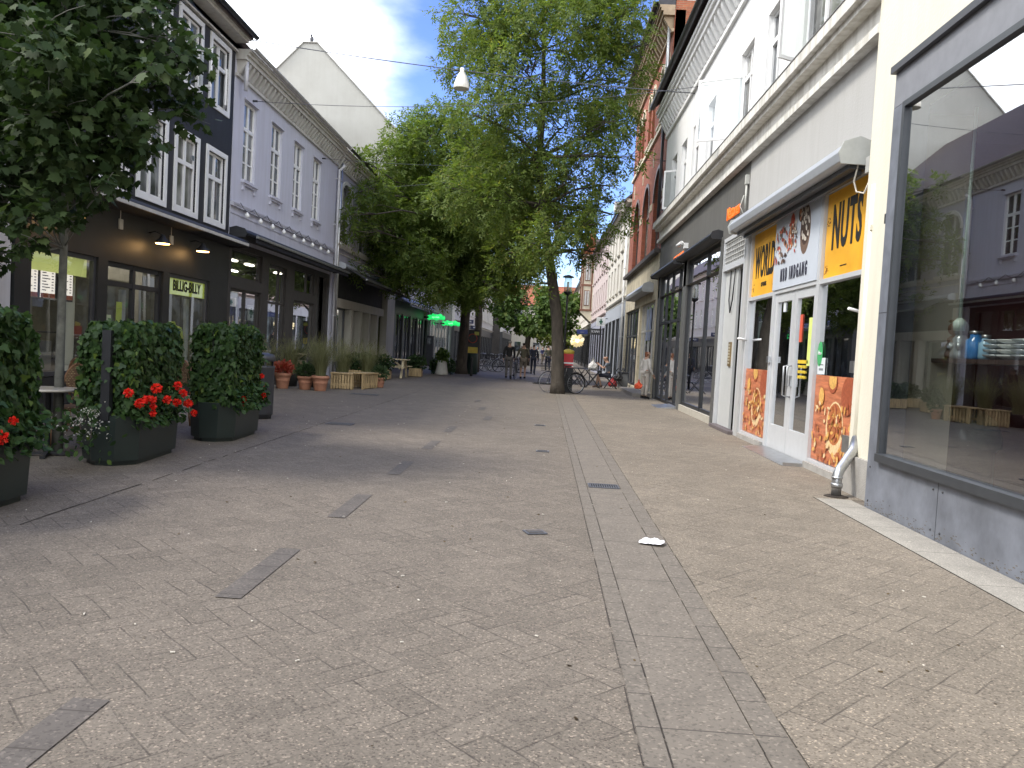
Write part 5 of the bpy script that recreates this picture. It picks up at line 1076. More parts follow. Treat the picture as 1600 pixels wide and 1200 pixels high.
BL_T1=[(-6.65,36.53,10.75,1.22),(-5.57,36.86,11.6,0.99),(-4.3,36.03,11.14,1.03),(-6.96,34.39,8.96,1.23),(-7.0,35.87,7.16,1.57),(-7.3,33.95,5.47,0.86),(-7.2,38.17,5.41,1.15),(-6.45,37.83,8.44,2.25),(-4.77,36.24,8.78,2.16),(-3.15,35.0,7.22,2.08),(-5.46,38.04,6.14,1.96),(-6.88,36.36,4.41,0.75),(-3.0,37.91,5.64,1.65),(-4.72,37.74,4.35,1.08),(-3.35,36.04,3.99,0.8),(-1.66,35.57,4.88,1.02),(-7.3,29,5.87,0.37),(-7.3,30,8.12,0.29),(-7.2,31,5.96,0.64),(-6.3,36.49,4.01,0.64),(-1.92,35.66,4.31,0.62),(-1.02,34.31,5.06,0.65),(-7.1,32,7.27,0.81),(-7.4,31,4.11,0.34),(-6.11,35.03,10.65,0.83),(-4.09,37.56,4.07,0.89),(-2.33,33.72,3.86,0.54),(-3.3,36.5,9.4,1.5),(-2.2,36.2,8.6,1.5),(-3.6,36.4,10.4,1.1),(-1.6,36.3,6.9,1.5),(-2.6,38,10.3,1.2),(-5.8,34.6,9.9,1.0),(-6.9,33.5,6.2,1.1),(-5.6,34.4,7.3,1.3),(-1.0,36.5,5.4,1.0),(-6.6,36.63,8.18,1.45),(-5.63,33.79,5.03,1.34),(-6.9,34.19,4.2,0.71),(-4.72,33.55,3.73,0.91),(-3.97,35.53,5.88,1.69),(-6.22,37.62,10.47,1.34),(-7.0,35.95,6.59,0.86),(-3.4,36.87,3.47,0.59),(-2.72,34.92,4.49,0.94),(-7.2,30,6.88,0.43),(-7.3,29.5,5.37,0.42)]
BL_L=[(-4.77,7.29,3.98,0.64),(-4.7,8.45,4.36,0.57),(-4.8,7.76,3.42,0.65),(-5.57,8.27,2.94,0.56),(-4.41,8.14,3.68,0.36),(-4.73,7.89,3.05,0.44),(-4.81,9.19,3.51,0.2),(-4.98,7.59,2.43,0.3),(-4.9,8.03,2.53,0.23),(-4.28,7.61,2.74,0.18),(-6.3,8.47,3.96,0.81),(-4.05,7.75,4.43,0.2),(-5.85,7.91,2.66,0.57),(-6.3,8.69,5.13,0.83),(-4.9,7.84,4.92,0.75),(-4.5,8.32,5.1,0.42),(-4.97,7.4,2.1,0.15),(-3.74,7.32,3.75,0.16),(-4.95,7.66,2.19,0.13),(-6.22,8.73,2.1,0.28),(-4.91,8.43,2.81,0.23),(-4.81,7.67,2.42,0.16),(-6.0,8.9,4.6,1.1),(-6.0,9.2,3.4,.9),(-5.4,8.6,5.6,1.0),(-5.3,8.6,3.9,.9),(-3.75,8.1,4.15,.3),(-4.2,8.0,3.25,.3),(-3.95,8.6,3.75,.3),(-4.45,8.2,3.9,.38),(-4.2,8.3,4.35,.4),(-4.5,8.0,3.4,.35),(-4.35,8.5,4.9,.34),(-4.55,8.3,3.05,.3),(-4.05,8.3,3.95,.25)]
BL_F=[(-3.09,68.99,5.71,1.53),(-0.38,68.07,6.17,1.08),(2.03,69.75,5.48,1.33),(-0.78,67.26,3.86,1.6),(-4.15,71.18,4.95,1.13),(1.9,71.38,6.1,0.92),(0.88,72.73,4.15,1.6),(-2.49,71.41,3.6,1.2),(1.9,72.76,3.67,1.2),(0.22,67.11,4.97,1.6),(-3.53,68.73,4.04,1.1)]
LM2=leaf_mat('locust_leaves',(.09,.14,.032),(.165,.21,.05),(.25,.24,.065),trans=.46,rough=.6); LM1=leaf_mat('green_leaves',(.08,.13,.028),(.15,.20,.045),(.21,.24,.06),trans=.46,rough=.6)
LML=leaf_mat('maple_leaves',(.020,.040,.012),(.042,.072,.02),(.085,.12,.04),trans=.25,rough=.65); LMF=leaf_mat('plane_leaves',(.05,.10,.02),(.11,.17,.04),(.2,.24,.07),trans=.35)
LMI=leaf_mat('ivy_leaves',(.018,.045,.013),(.045,.09,.022),(.13,.19,.03),rough=.5,trans=.15)
tree('street_tree','tall slender tree with a curved trunk and light feathery leaves, bicycle leaning at its foot',(.47,26.4,0),
  [(.47,26.4,-.05,.27),(.46,26.4,.3,.225),(.42,26.4,1.2,.205),(.33,26.4,2.4,.19),(.15,26.4,3.4,.175),(-.06,26.4,4.45,.15),(-.35,26.4,6.0,.13),(-.55,26.45,7.6,.11),(-.5,26.4,9.3,.085),(-.6,26.3,11,.06),(-.7,26.4,13,.03)],
  BL_T2,LM2,410,.36,4,.145,21,gate=-.18)
tree('street_tree','broad dark green tree standing before the gabled building, trunk beside the green litter bin',(-4.1,39.8,0),
  [(-4.1,39.8,-.05,.36),(-4.1,39.8,.4,.27),(-4.05,39.8,2,.24),(-4.0,39.6,4,.21),(-4.2,39,6,.17),(-4.6,38.3,8,.13),(-5,37.5,10,.08)],
  BL_T1,LM1,330,.38,4,.17,22,gate=-.4)
tree('street_tree','second slim trunk standing right behind the broad dark green tree',(-3.75,43.5,0),
  [(-3.75,43.5,-.05,.25),(-3.7,43.5,.5,.2),(-3.65,43.5,3,.17),(-3.7,43.4,5,.13),(-3.8,43,7,.08)],[(-3.6,43,6.6,1.3),(-4.6,43.5,8,1.3),(-2.9,43.5,7.8,1.1)],LM1,200,.36,4,.17,23)
tree('maple_tree','dark maple in the upper left corner with a thin pale pole-like trunk',(-5.16,8.4,0),
  [(-5.16,8.4,-.03,.06),(-5.16,8.4,1,.045),(-5.155,8.4,2.2,.038),(-5.16,8.4,3.3,.034),(-5.2,8.4,4.4,.03),(-5.3,8.4,5.6,.02)],
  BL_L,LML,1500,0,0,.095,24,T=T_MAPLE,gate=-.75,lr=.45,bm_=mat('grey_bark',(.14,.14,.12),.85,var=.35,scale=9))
for k,(dx,dy,lab) in enumerate(((0,0,'clipped plane tree closing the view at the end of the street'),)):
    tree('plane_tree',lab,(-1.6,69.5,0),[(-1.6,69.5,-.05,.33),(-1.6,69.5,.6,.26),(-1.55,69.5,2.2,.23),(-1.2,69.3,3.6,.2),(-.6,69,4.8,.14)],BL_F,LMF,330,0,0,.30,25,T=T_IVY,gate=-.35)
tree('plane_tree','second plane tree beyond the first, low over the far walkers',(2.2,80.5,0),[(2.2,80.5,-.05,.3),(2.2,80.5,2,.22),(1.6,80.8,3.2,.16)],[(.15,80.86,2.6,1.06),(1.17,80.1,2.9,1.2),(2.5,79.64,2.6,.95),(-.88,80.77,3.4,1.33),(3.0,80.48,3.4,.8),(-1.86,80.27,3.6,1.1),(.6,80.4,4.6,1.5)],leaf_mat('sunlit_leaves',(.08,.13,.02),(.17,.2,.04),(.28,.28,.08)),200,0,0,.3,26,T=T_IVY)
# ---------------------------------------------------------------- planters with ivy hedges
PGREEN=mat('dark_green_planter',(.018,.027,.024),.42,var=.15,scale=3)
def planter_hedge(cx_,cy_,rz,lab,seed,top=1.47,post=False,red=(),white=()):
    t=thing('hedge_planter',lab,'planter',(0,0,0),'green planters with ivy hedges')
    hw,hl,c=.30,.68,.17
    oc=lambda e,z:[(sx*(hw-e- (c if q else 0)),sy*(hl-e-(0 if q else c)),z) for sx,sy,q in ((1,1,1),(1,1,0),(1,-1,0),(1,-1,1),(-1,-1,1),(-1,-1,0),(-1,1,0),(-1,1,1))]
    rings=[oc(.05,0),oc(.05,.05),oc(.02,.05),oc(0,.49),oc(0,.5),oc(.02,.505),oc(.025,.45)]
    mb=MB(); v=[p for r_ in rings for p in r_]; f=[(k*8+i,k*8+(i+1)%8,(k+1)*8+(i+1)%8,(k+1)*8+i) for k in range(6) for i in range(8)]
    mb.add(v,f+[tuple(range(48,56))]); mb.build('planter_box',PGREEN,t)
    MB().prism([(p[0],p[1]) for p in oc(.03,0)],.452,.46,'z').build('soil',SOIL,t)
    r=np.random.default_rng(seed)
    # trellis behind the leaves
    q=MB(); 
    for y in np.arange(-.6,.61,.15): q.tube([(0,y,.45),(0,y,top-.1)],.005,4,cap=False)
    for z in np.arange(.55,top,.15): q.tube([(0,-.62,z),(0,.62,z)],.005,4,cap=False)
    q.build('trellis',BLACKP,t)
    n=6200; face=r.choice(6,n,p=[.30,.30,.12,.12,.12,.04]); U=r.uniform(-1,1,(n,3)); hz=(top-.45)/2; zc=.45+hz
    H=np.array((.27,.66,hz)); Pn=U*H; D=np.zeros((n,3))
    for k,(ax,sg) in enumerate(((0,1),(0,-1),(1,1),(1,-1),(2,1),(2,-1))):
        mk=face==k; Pn[mk,ax]=sg*H[ax]; D[mk,ax]=sg
    # rounded corners and an uneven outline
    rr_=np.linalg.norm(Pn/H,axis=1); Pn=Pn/np.maximum(rr_,1.48)[:,None]*1.48
    bump=clump(Pn+np.array((seed,0,0)),.35,seed)*.035; Pn+=D*(bump-.03+r.normal(size=n)*.03 - (r.random(n)**3)*.12)[:,None]
    Pn[:,2]+=zc; m=n
    Nn=unit(D*1.1+r.normal(size=(n,3))*.38+np.array((0,0,.25))); Dd=unit(np.array((0,0,-1.))+r.normal(size=(n,3))*.42+D*.25)
    S=r.uniform(.035,.082,n)
    leaf_mesh('ivy_hedge',Pn,Dd,Nn,S,T_IVY,LMI,t)
    # inner dark leaves so the hedge is solid
    n=1200; Pi=r.uniform(-1,1,(n,3))*H*.75; Pi[:,2]+=zc; leaf_mesh('inner_ivy',Pi,unit(r.normal(size=(n,3))),unit(r.normal(size=(n,3))),r.uniform(.09,.14,n),T_IVY,LMI,t)
    # skirt of geranium leaves over the rim
    n=420; a=r.uniform(-.66,.66,n); zz=r.uniform(.40,.72,n); xx=.27+r.uniform(0,.12,n)-(zz-.42)*.15
    Ps=np.stack([xx,a,zz],1); D1=np.tile((1.,0,0),(n,1)); leaf_mesh('geranium_leaves',Ps,unit(D1*.6+r.normal(size=(n,3))*.5+np.array((0,0,-.4))),unit(D1*.5+np.array((0,0,.8))+r.normal(size=(n,3))*.4),r.uniform(.05,.085,n),T_OVAL,leaf_mat('geranium_green',(.022,.055,.015),(.05,.10,.025),trans=.15),t)
    if post: 
        MB().box(-.02,.065,-.70,-.62,.46,1.36).build('post',BLACKP,t)
    ca,sa=math.cos(-rz),math.sin(-rz)
    def loc(p): 
        x,y=p[0]-cx_,p[1]-cy_; return (x*ca-y*sa,x*sa+y*ca,p[2])
    RED=leaf_mat('geranium_red',(.62,.012,.008),(.80,.03,.012),(.85,.06,.02),trans=.1)
    for p in red:
        c_=np.array(loc(p)); k=70; d=unit(r.normal(size=(k,3))); rad=p[3] if len(p)>3 else .042
        fl=leaf_mesh('red_flower',c_+d*rad*.55,unit(d+r.normal(size=(k,3))*.6),d,np.full(k,rad*.75),T_OVAL,RED,t)
    for p in white:
        c_=np.array(loc(p)); k=26; d=unit(r.normal(size=(k,3)));
        leaf_mesh('white_flower',c_+d*.03,unit(d+r.normal(size=(k,3))*.6),d,np.full(k,.022),T_OVAL,leaf_mat('white_petals',(.6,.6,.55),(.7,.7,.62)),t)
    t.location=(cx_,cy_,0); t.rotation_euler=(0,0,rz); return t
planter_hedge(-4.25,5.62,R(3),'nearest ivy hedge planter at the left edge with two red geraniums',31,1.5,red=[(-3.86,5.74,.67,.03),(-3.86,5.6,.56,.05)],white=[(-4.25,7.28,.43)][:0])
planter_hedge(-4.40,8.5,R(4),'middle ivy hedge planter with a black post and a dozen red geraniums',32,1.45,post=True,
  red=[(-3.95,7.54,.77),(-3.95,7.9,.69),(-3.95,8.09,.79,.05),(-3.94,8.01,.68,.036),(-3.94,8.02,.61,.033),(-3.94,8.02,.54,.033),(-3.94,8.32,.66),(-3.93,8.52,.62),(-3.93,8.53,.8),(-3.93,8.66,.71),(-3.93,8.8,.59,.045),(-3.93,8.95,.47,.036),(-3.93,7.72,.66,.045)],
  white=[(-4.45,7.72,.56),(-4.4,7.78,.54),(-4.35,7.85,.51),(-4.5,7.66,.48)])
planter_hedge(-4.25,10.7,R(3),'farthest ivy hedge planter, standing just in front of the dark litter bin',33,1.5,red=[(-3.93,10.4,.53,.05),(-3.93,10.46,.48,.04),(-3.95,11.25,.53,.045),(-4.0,11.39,.64,.03),(-4.0,11.3,.81,.035)])
# trailing plant with white blossoms between the first two planters
t=thing('trailing_plant','thin trailing plant with small white blossoms between the first two planters','plant',(-4.3,7.45,0))
MB().tube([(-4.42,7.85,.5),(-4.4,7.6,.52),(-4.36,7.4,.40)],.006,5).tube([(-4.4,7.85,.5),(-4.3,7.55,.5),(-4.2,7.35,.34)],.005,5).build('stem',BARK,t)
r=np.random.default_rng(9); n=160; P=np.array((-4.4,7.45,.42))+r.normal(size=(n,3))*np.array((.14,.14,.14)); leaf_mesh('leaves',P,unit(r.normal(size=(n,3))+np.array((0,0,-.5))),unit(r.normal(size=(n,3))+np.array((0,0,.6))),r.uniform(.04,.08,n),T_OVAL,LMI,t)
P=np.array((-4.28,7.4,.45))+r.normal(size=(90,3))*np.array((.10,.12,.06)); leaf_mesh('blossom',P,unit(r.normal(size=(90,3))),unit(r.normal(size=(90,3))),np.full(90,.022),T_OVAL,leaf_mat('white_petals',(.6,.6,.55),(.7,.7,.62)),t)

# ================================================================== STREET FURNITURE
RATT=mat('rattan_frame',(.23,.12,.06),.5,var=.2); WEAVE=brick('rattan_weave',(.48,.38,.20),(.10,.05,.03),(.16,.09,.05),axis='xz',bw=.03,bh=.02,bump=.4)
def make_chair():
    t=thing('bistro_chair','','chair',(0,0,0),'rattan bistro chairs on the terrace')
    q=MB(); q.lathe((0,0,.43),[(.19,0),(.215,.01),(.215,.035),(.19,.045)],20); q.build('seat',WEAVE,t)
    arc=[(.2*math.cos(a),.19+.02*math.sin(a),.62+.34*math.sin(a)) for a in [math.pi*i/12 for i in range(13)]]
    q=MB(); q.tube([(.2,.16,.46)]+arc+[(-.2,.16,.46)],.015,8); q.build('back_frame',RATT,t)
    q=MB(); n=12; pr=[(.17*math.cos(2*math.pi*i/16),.75+.18*math.sin(2*math.pi*i/16)) for i in range(16)]; q.prism(pr,.192,.204); q.build('backrest',WEAVE,t)
    for sx,sy in((1,1),(-1,1),(1,-1),(-1,-1)): MB().tube([(sx*.17,sy*.15,.44),(sx*.2,sy*.19,0)],.014,8).build('leg',RATT,t)
    MB().tube([(.17*math.cos(a),.15*math.sin(a),.24) for a in [2*math.pi*i/12 for i in range(12)]],.009,6,closed=True).build('stretcher',RATT,t)
    return t
ch=make_chair(); ch.location=(-5.3,8.95,0); ch.rotation_euler=(0,0,R(15)); ch['label']='rattan bistro chair seen between the first two ivy planters'
for x,y,a,lab in((-5.75,8.3,60,'rattan bistro chair half hidden behind the nearest ivy hedge'),(-5.05,10.15,-60,'rattan bistro chair between the middle and far ivy planters'),(-5.9,10.3,150,'rattan bistro chair in the shade before the kebab shop door'),(-5.7,6.6,30,'rattan bistro chair behind the nearest planter'),(-5.4,11.5,-20,'rattan bistro chair behind the farthest ivy planter')):
    dup(ch,(x,y,0),R(a),lab)
def make_table():
    t=thing('bistro_table','','table',(0,0,0),'round bistro tables on the terrace')
    MB().lathe((0,0,.69),[(.29,0),(.3,.008),(.3,.02),(.285,.028)],24).build('tabletop',mat('pale_table_top',(.50,.46,.40),.25,var=.1),t)
    MB().lathe((0,0,.02),[(.05,0),(.03,.05),(.028,.64),(.1,.67)],12).build('column',BLACKP,t)
    for k in range(4): a=k*math.pi/2+.4; MB().bar((0,0,.04),(.25*math.cos(a),.25*math.sin(a),.02),.05,.03).build('foot',BLACKP,t)
    return t
tb=make_table(); tb.location=(-5.18,8.25,0); tb['label']='round pale bistro table between the first two ivy planters'
dup(tb,(-4.98,9.75,0),0,'round pale bistro table between the middle and far ivy planters'); dup(tb,(-5.6,6.0,0),0,'round pale bistro table hidden behind the nearest ivy hedge'); 
# litter bin
t=thing('litter_bin','dark grey rounded litter bin behind the farthest ivy planter','bin',(-4.73,13.3,0)); DG2=mat('dark_grey_bin',(.045,.048,.055),.45,var=.1)
MB().lathe((-4.73,13.3,0),[(.2,0),(.2,.05),(.22,.06),(.225,.1),(.225,.84),(.23,.85),(.23,.88)],26).build('body',DG2,t); MB().lathe((-4.73,13.3,.96),[(.235,0),(.235,.06),(.21,.11),(.1,.14),(.02,.145)],26).build('lid',DG2,t)
for a in(0,1.57,3.14,4.71): MB().bar((-4.73+.2*math.cos(a+.7),13.3+.2*math.sin(a+.7),.87),(-4.73+.2*math.cos(a+.7),13.3+.2*math.sin(a+.7),.97),.03).build('lid_support',DG2,t)
# terracotta pots
def pot(x,y,r,h,lab,kind,seed):
    t=thing('plant_pot',lab,'potted plant',(x,y,0),'terracotta pots on the left side')
    MB().lathe((x,y,0),[(r*.62,0),(r*.66,.02),(r*.80,h*.5),(r*.83,h*.52),(r*.80,h*.55),(r*.92,h*.80),(r,h*.82),(r,h*.98),(r*.9,h),(r*.86,h*.9)],26).build('pot',TERRA,t)
    MB().lathe((x,y,h*.88),[(r*.85,0),(r*.8,.01)],18).build('soil',SOIL,t)
    rg=np.random.default_rng(seed)
    if kind=='grass': grass(t,(x,y,h*.9),r*.55,1.05,420,seed)
    elif kind=='red':
        n=420; d=unit(rg.normal(size=(n,3))*np.array((1,1,.7))); P=np.array((x,y,h+.13))+d*rg.uniform(.05,.3,n)[:,None]*np.array((1,1,.6)); leaf_mesh('foliage',P,unit(d+np.array((0,0,.4))),unit(rg.normal(size=(n,3))),rg.uniform(.06,.11,n),T_OVAL,leaf_mat('coral_leaves',(.30,.06,.04),(.45,.13,.09),(.2,.12,.05)),t)
    else:
        n=500; d=unit(rg.normal(size=(n,3))); P=np.array((x,y,h+.12))+d*rg.uniform(.05,.24,n)[:,None]; leaf_mesh('foliage',P,unit(d+np.array((0,0,.3))),unit(rg.normal(size=(n,3))),rg.uniform(.05,.1,n),T_OVAL,leaf_mat('dull_leaves',(.04,.07,.03),(.08,.12,.05)),t)
    return t
GRS=leaf_mat('dry_grass_blades',(.13,.14,.06),(.22,.22,.11),(.30,.28,.17),trans=.3)
def grass(parent,c,r0,h,n,seed,m=None,name='grass_blades'):
    rg=random.Random(seed); mb=MB()
    for _ in range(n):
        a=rg.uniform(0,6.28); q=r0*math.sqrt(rg.random()); b=Vector((c[0]+q*math.cos(a),c[1]+q*math.sin(a),c[2])); a2=a+rg.uniform(-.7,.7); d=Vector((math.cos(a2),math.sin(a2),0)); lean=rg.uniform(.05,.55)*h; hh=h*rg.uniform(.6,1.1); w_=rg.uniform(.004,.009); s=Vector((-d.y,d.x,0))
        k=5; vs=[]
        for i in range(k+1):
            u=i/k; p=b+d*lean*u*u+Vector((0,0,1))*hh*(u-.28*u*u*(lean/h)*2); ww=w_*(1-u*.9); vs+= [p+s*ww,p-s*ww]
        mb.add(vs,[(2*i,2*i+1,2*i+3,2*i+2) for i in range(k)])
        if rg.random()<.3:   # seed head
            e=vs[-1]; 
            for j in range(5): o=Vector((rg.gauss(0,.015),rg.gauss(0,.015),-.02*j)); mb.add([e+o,e+o+Vector((.012,0,.025)),e+o+Vector((0,.012,.04))],[(0,1,2)])
    mb.build(name,m or GRS,parent,clean=False)
pot(-6.92,21.15,.225,.42,'terracotta pot with low coral-red foliage beside the litter bin','red',51); pot(-6.34,21.25,.22,.36,'middle terracotta pot with a dull green shrub','shrub',52); pot(-5.88,21.05,.235,.40,'right terracotta pot with tall feathery grass, next to the slatted crate','grass',53)
for x,y,h,lab,sd in((-7.1,22.3,1.15,'clump of tall feathery grass behind the red-leaved pot',54),(-6.3,22.4,1.2,'clump of tall feathery grass behind the middle terracotta pot',55),(-5.35,24.3,1.05,'airy grass clump behind the wooden crates',56),(-5.9,23.4,1.1,'tall dry grass clump behind the slatted crates',57),(-7.0,19.8,1.0,'dry grass clump before the lilac building door',58)):
    t=thing('ornamental_grass',lab,'plant',(x,y,0),'tall grasses along the lilac building'); MB().lathe((x,y,0),[(.2,0),(.24,.34),(.25,.36)],14).build('tub',mat('dark_tub',(.03,.03,.028),.7),t); grass(t,(x,y,.34),.18,h,380,sd)
# slatted pallet benches
WPAL=mat('pallet_wood',(.40,.29,.15),.7,var=.3,scale=4,stretch=(3,3,.6))
def crate(x,y,rz,lab,l=.8,w_=.5,h=.45):
    t=thing('slatted_crate',lab,'crate',(0,0,0),'slatted wooden crates')
    MB().box(-l/2,l/2,-w_/2,w_/2,h-.03,h).build('top_board',WPAL,t)
    q=MB()
    for sy in(-1,1):
        for i in range(8): x0=-l/2+.02+i*(l-.09)/7; q.box(x0,x0+.05,sy*(w_/2-.035)-.012,sy*(w_/2-.035)+.012,.02,h-.03)
        q.box(-l/2+.005,l/2-.005,sy*(w_/2-.06)-.012,sy*(w_/2-.06)+.012,.1,.17)
    q.build('slats',WPAL,t)
    for sx in(-1,1):
        for sy in(-1,1): MB().box(sx*(l/2-.04)-.03,sx*(l/2-.04)+.03,sy*(w_/2-.09)-.03,sy*(w_/2-.09)+.03,0,h-.03).build('leg',WPAL,t)
    t.location=(x,y,0); t.rotation_euler=(0,0,rz); return t
crate(-5.62,22.35,R(8),'near slatted wooden crate right of the grass pot',.62,.5,.46); crate(-5.2,23.2,R(80),'long slatted wooden crate behind the near one, open at its end',1.0,.5,.46)
t=pot(-4.95,24.2,.18,.3,'small terracotta pot with silvery trailing leaves at the end of the crates','shrub',59)
# wooden planter boxes with dark shrubs
def wplant(x,y,lab,seed,w_=.85,h=.36):
    t=thing('wooden_planter',lab,'planter',(x,y,0),'slatted wooden planters with dark shrubs')
    q=MB()
    for i in range(8):
        a=x-w_/2+i*w_/8; q.box(a+.006,a+w_/8-.006,y-.3,y-.28,.03,h); q.box(a+.006,a+w_/8-.006,y+.28,y+.3,.03,h)
    for i in range(6): b_=y-.28+i*.56/6; q.box(x-w_/2,x-w_/2+.02,b_+.005,b_+.09,.03,h); q.box(x+w_/2-.02,x+w_/2,b_+.005,b_+.09,.03,h)
    q.build('slats',WPAL,t); MB().box(x-w_/2+.02,x+w_/2-.02,y-.28,y+.28,.02,h-.06).build('soil',SOIL,t)
    rg=np.random.default_rng(seed); n=900; d=unit(rg.normal(size=(n,3))); P=np.array((x,y,h+.22))+d*(rg.random(n)**.5)[:,None]*np.array((.45,.32,.32)); leaf_mesh('shrub',P,unit(d+rg.normal(size=(n,3))*.5),unit(rg.normal(size=(n,3))),rg.uniform(.06,.11,n),T_OVAL,leaf_mat('dark_shrub',(.018,.04,.014),(.045,.08,.025)),t)
wplant(-5.95,29.4,'slatted wooden planter with dark shrubs, in front of the picnic table',61,.62); wplant(-6.5,27.6,'slatted wooden planter with dark shrubs nearer than the picnic table',62,.7); wplant(-6.9,30.6,'slatted wooden planter with dark shrubs against the pale pillars',63,.9); wplant(-5.3,33.2,'low wooden planter with a shrub right of the picnic table',64,.5)
# picnic table
t=thing('picnic_table','pale wooden picnic table with angled braces before the arched building','picnic table',(-6.0,31.6,0)); PW=mat('pale_wood',(.50,.42,.27),.7,var=.2,scale=4)
for i in range(4): MB().box(-6.75,-5.35,31.3+i*.18,31.46+i*.18,.70,.735).build('tabletop_board',PW,t)
for yy in(30.8,32.35): MB().box(-6.75,-5.35,yy,yy+.25,.42,.455).build('bench',PW,t)
for xx in(-6.55,-5.6):
    MB().box(xx,xx+.06,30.85,32.55,.36,.42).build('cross_beam',PW,t)
    for s in(-1,1): MB().bar((xx+.08,31.6+s*.2,.7),(xx+.08,31.6+s*.62,0),.09,.04).build('leg',PW,t)
MB().bar((-6.5,31.6,.42),(-6.1,31.6,.7),.06).build('brace',PW,t); MB().bar((-5.6,31.6,.42),(-6.0,31.6,.7),.06).build('brace',PW,t)
# conical white planter with bushes
t=thing('white_cone_planter','white tapering planter pot with bushy greenery in front of the trees','planter',(-4.75,37.3,0)); MB().lathe((-4.75,37.3,0),[(.32,0),(.3,.1),(.2,.62),(.22,.64)],24).build('pot',mat('white_stone_pot',(.58,.57,.54),.6,var=.1),t)
rg=np.random.default_rng(71); n=700; d=unit(rg.normal(size=(n,3))); P=np.array((-4.75,37.3,.85))+d*(rg.random(n)**.5)[:,None]*np.array((.3,.3,.35)); leaf_mesh('foliage',P,unit(d+rg.normal(size=(n,3))*.5),unit(rg.normal(size=(n,3))),rg.uniform(.07,.13,n),T_OVAL,LMF,t)
for x,lab,sd in((-5.15,'dark round shrub left of the white cone planter',72),(-4.35,'dark upright shrub right of the white cone planter',73)):
    t=thing('shrub',lab,'plant',(x,37.5,0)); MB().tube([(x,37.5,0),(x,37.5,.3)],.03,6).build('stem',BARK,t); rg=np.random.default_rng(sd); n=600; d=unit(rg.normal(size=(n,3))); P=np.array((x,37.5,.38))+d*(rg.random(n)**.5)[:,None]*np.array((.2,.25,.36)); leaf_mesh('foliage',P,unit(d+rg.normal(size=(n,3))*.5),unit(rg.normal(size=(n,3))),rg.uniform(.06,.1,n),T_OVAL,leaf_mat('dark_shrub',(.018,.04,.014),(.045,.08,.025)),t)
# green litter bin by the trunk with poster plates, bollard
t=thing('green_litter_bin','dark green litter column with a round-topped poster and yellow plate beside the trunk','bin',(-3.62,40.3,0)); MB().lathe((-3.62,40.3,0),[(.26,0),(.28,.05),(.28,1.0),(.2,1.1)],16).build('body',mat('bottle_green',(.012,.03,.022),.5),t)
MB().box(-3.98,-3.28,39.98,40.01,1.1,2.2).build('notice_board',mat('black_board',(.02,.02,.02),.5),t); MB().box(-3.94,-3.35,39.95,39.975,1.05,1.35).build('yellow_plate',mat('yellow_plate',(.65,.50,.05),.5,var=.15),t); MB().tube([(-3.63+.22*math.cos(a),39.97,1.78+.22*math.sin(a)) for a in [2*math.pi*i/16 for i in range(16)]],.02,5,closed=True).build('round_emblem',mat('red_rim',(.45,.05,.03),.5),t); q=MB().box(-3.55,-3.32,39.965,39.975,1.95,2.12); q.build('sticker',mat('lime_sticker',(.5,.55,.1),.5),t)
t=thing('bollard','short dark bollard right of the green litter column','bollard',(-3.4,37.6,0)); MB().lathe((-3.4,37.6,0),[(.07,0),(.06,.1),(.055,.8),(.065,.84),(.02,.9)],12).build('post',BLACKP,t)
t=thing('cash_machine','narrow dark column with a small screen on the left pavement','machine',(-7.3,50.4,0)); MB().box(-7.45,-7.0,50.2,50.5,0,1.9).build('casing',mat('anthracite',(.03,.032,.04),.4),t,bevel=.02); MB().box(-7.36,-7.09,50.18,50.199,1.35,1.75).build('screen',PANE,t)
# street lamp on a mast
t=thing('street_lamp','dark street lamp with a clear cylindrical lantern behind the slender tree','lamp',(.85,36.3,0)); MB().tube([(.85,36.3,0),(.85,36.3,1.0),(.85,36.3,3.9)],[.07,.055,.045],10).build('pole',BLACKP,t)
MB().lathe((.85,36.3,3.9),[(.05,0),(.17,.1),(.19,.16),(.17,.17)],16).build('lantern_base',BLACKP,t); MB().lathe((.85,36.3,4.07),[(.15,0),(.17,.3),(.15,.62)],16).build('lantern_glass',shop_glass(),t); MB().lathe((.85,36.3,4.69),[(.26,0),(.24,.05),(.05,.12)],16).build('lantern_cap',BLACKP,t); MB().lathe((.85,36.3,4.1),[(.04,0),(.045,.4)],10).build('bulb',WHITE,t)
# lamp hung on a cable over the street and other cables
t=thing('hanging_street_lamp','white bell-shaped street lamp hung from a cable over the street','lamp',(-2.66,22,8.3)); MB().lathe((-2.66,22,8.3),[(.21,0),(.215,.02),(.2,.14),(.13,.34),(.06,.46),(.05,.56)],22).build('lamp_shade',mat('ivory_enamel',(.66,.63,.55),.35,var=.05),t); MB().lathe((-2.66,22,8.31),[(.18,0),(.17,.01)],18).build('lens',mat('lens_glass',(.4,.4,.38),.2),t)
CB=mat('cable_black',(.06,.065,.08),.6,var=0)
def cable(a,b,lab,sag=.15,r=.011):
    t=thing('overhead_cable',lab,'cable',a); pts=[Vector(a).lerp(Vector(b),i/16)-Vector((0,0,sag*4*(i/16)*(1-i/16))) for i in range(17)]; MB().tube(pts,r,5).build('wire',CB,t); MB().bar(a,(a[0]+(.12 if a[0]<0 else -.12),a[1],a[2]),.04).build('wall_hook',BLACKP,t)
cable((XL,22,9.15) if False else (-10.2,22,9.6),(XR,22,8.45),'cable holding the white hanging lamp across the street',.18,.013); cable((XL,20.3,7.25),(XR,19.6,7.9),'thin cable from the lilac building to the white building',.3,.007); cable((XL,26.6,7.3),(XR,28.4,8.2),'thin cable from the lilac building to the brick building',.25,.007); cable((XL,33,7.6),(XR,30.2,9.0),'thin cable from the arched building towards the brick building',.25,.007)
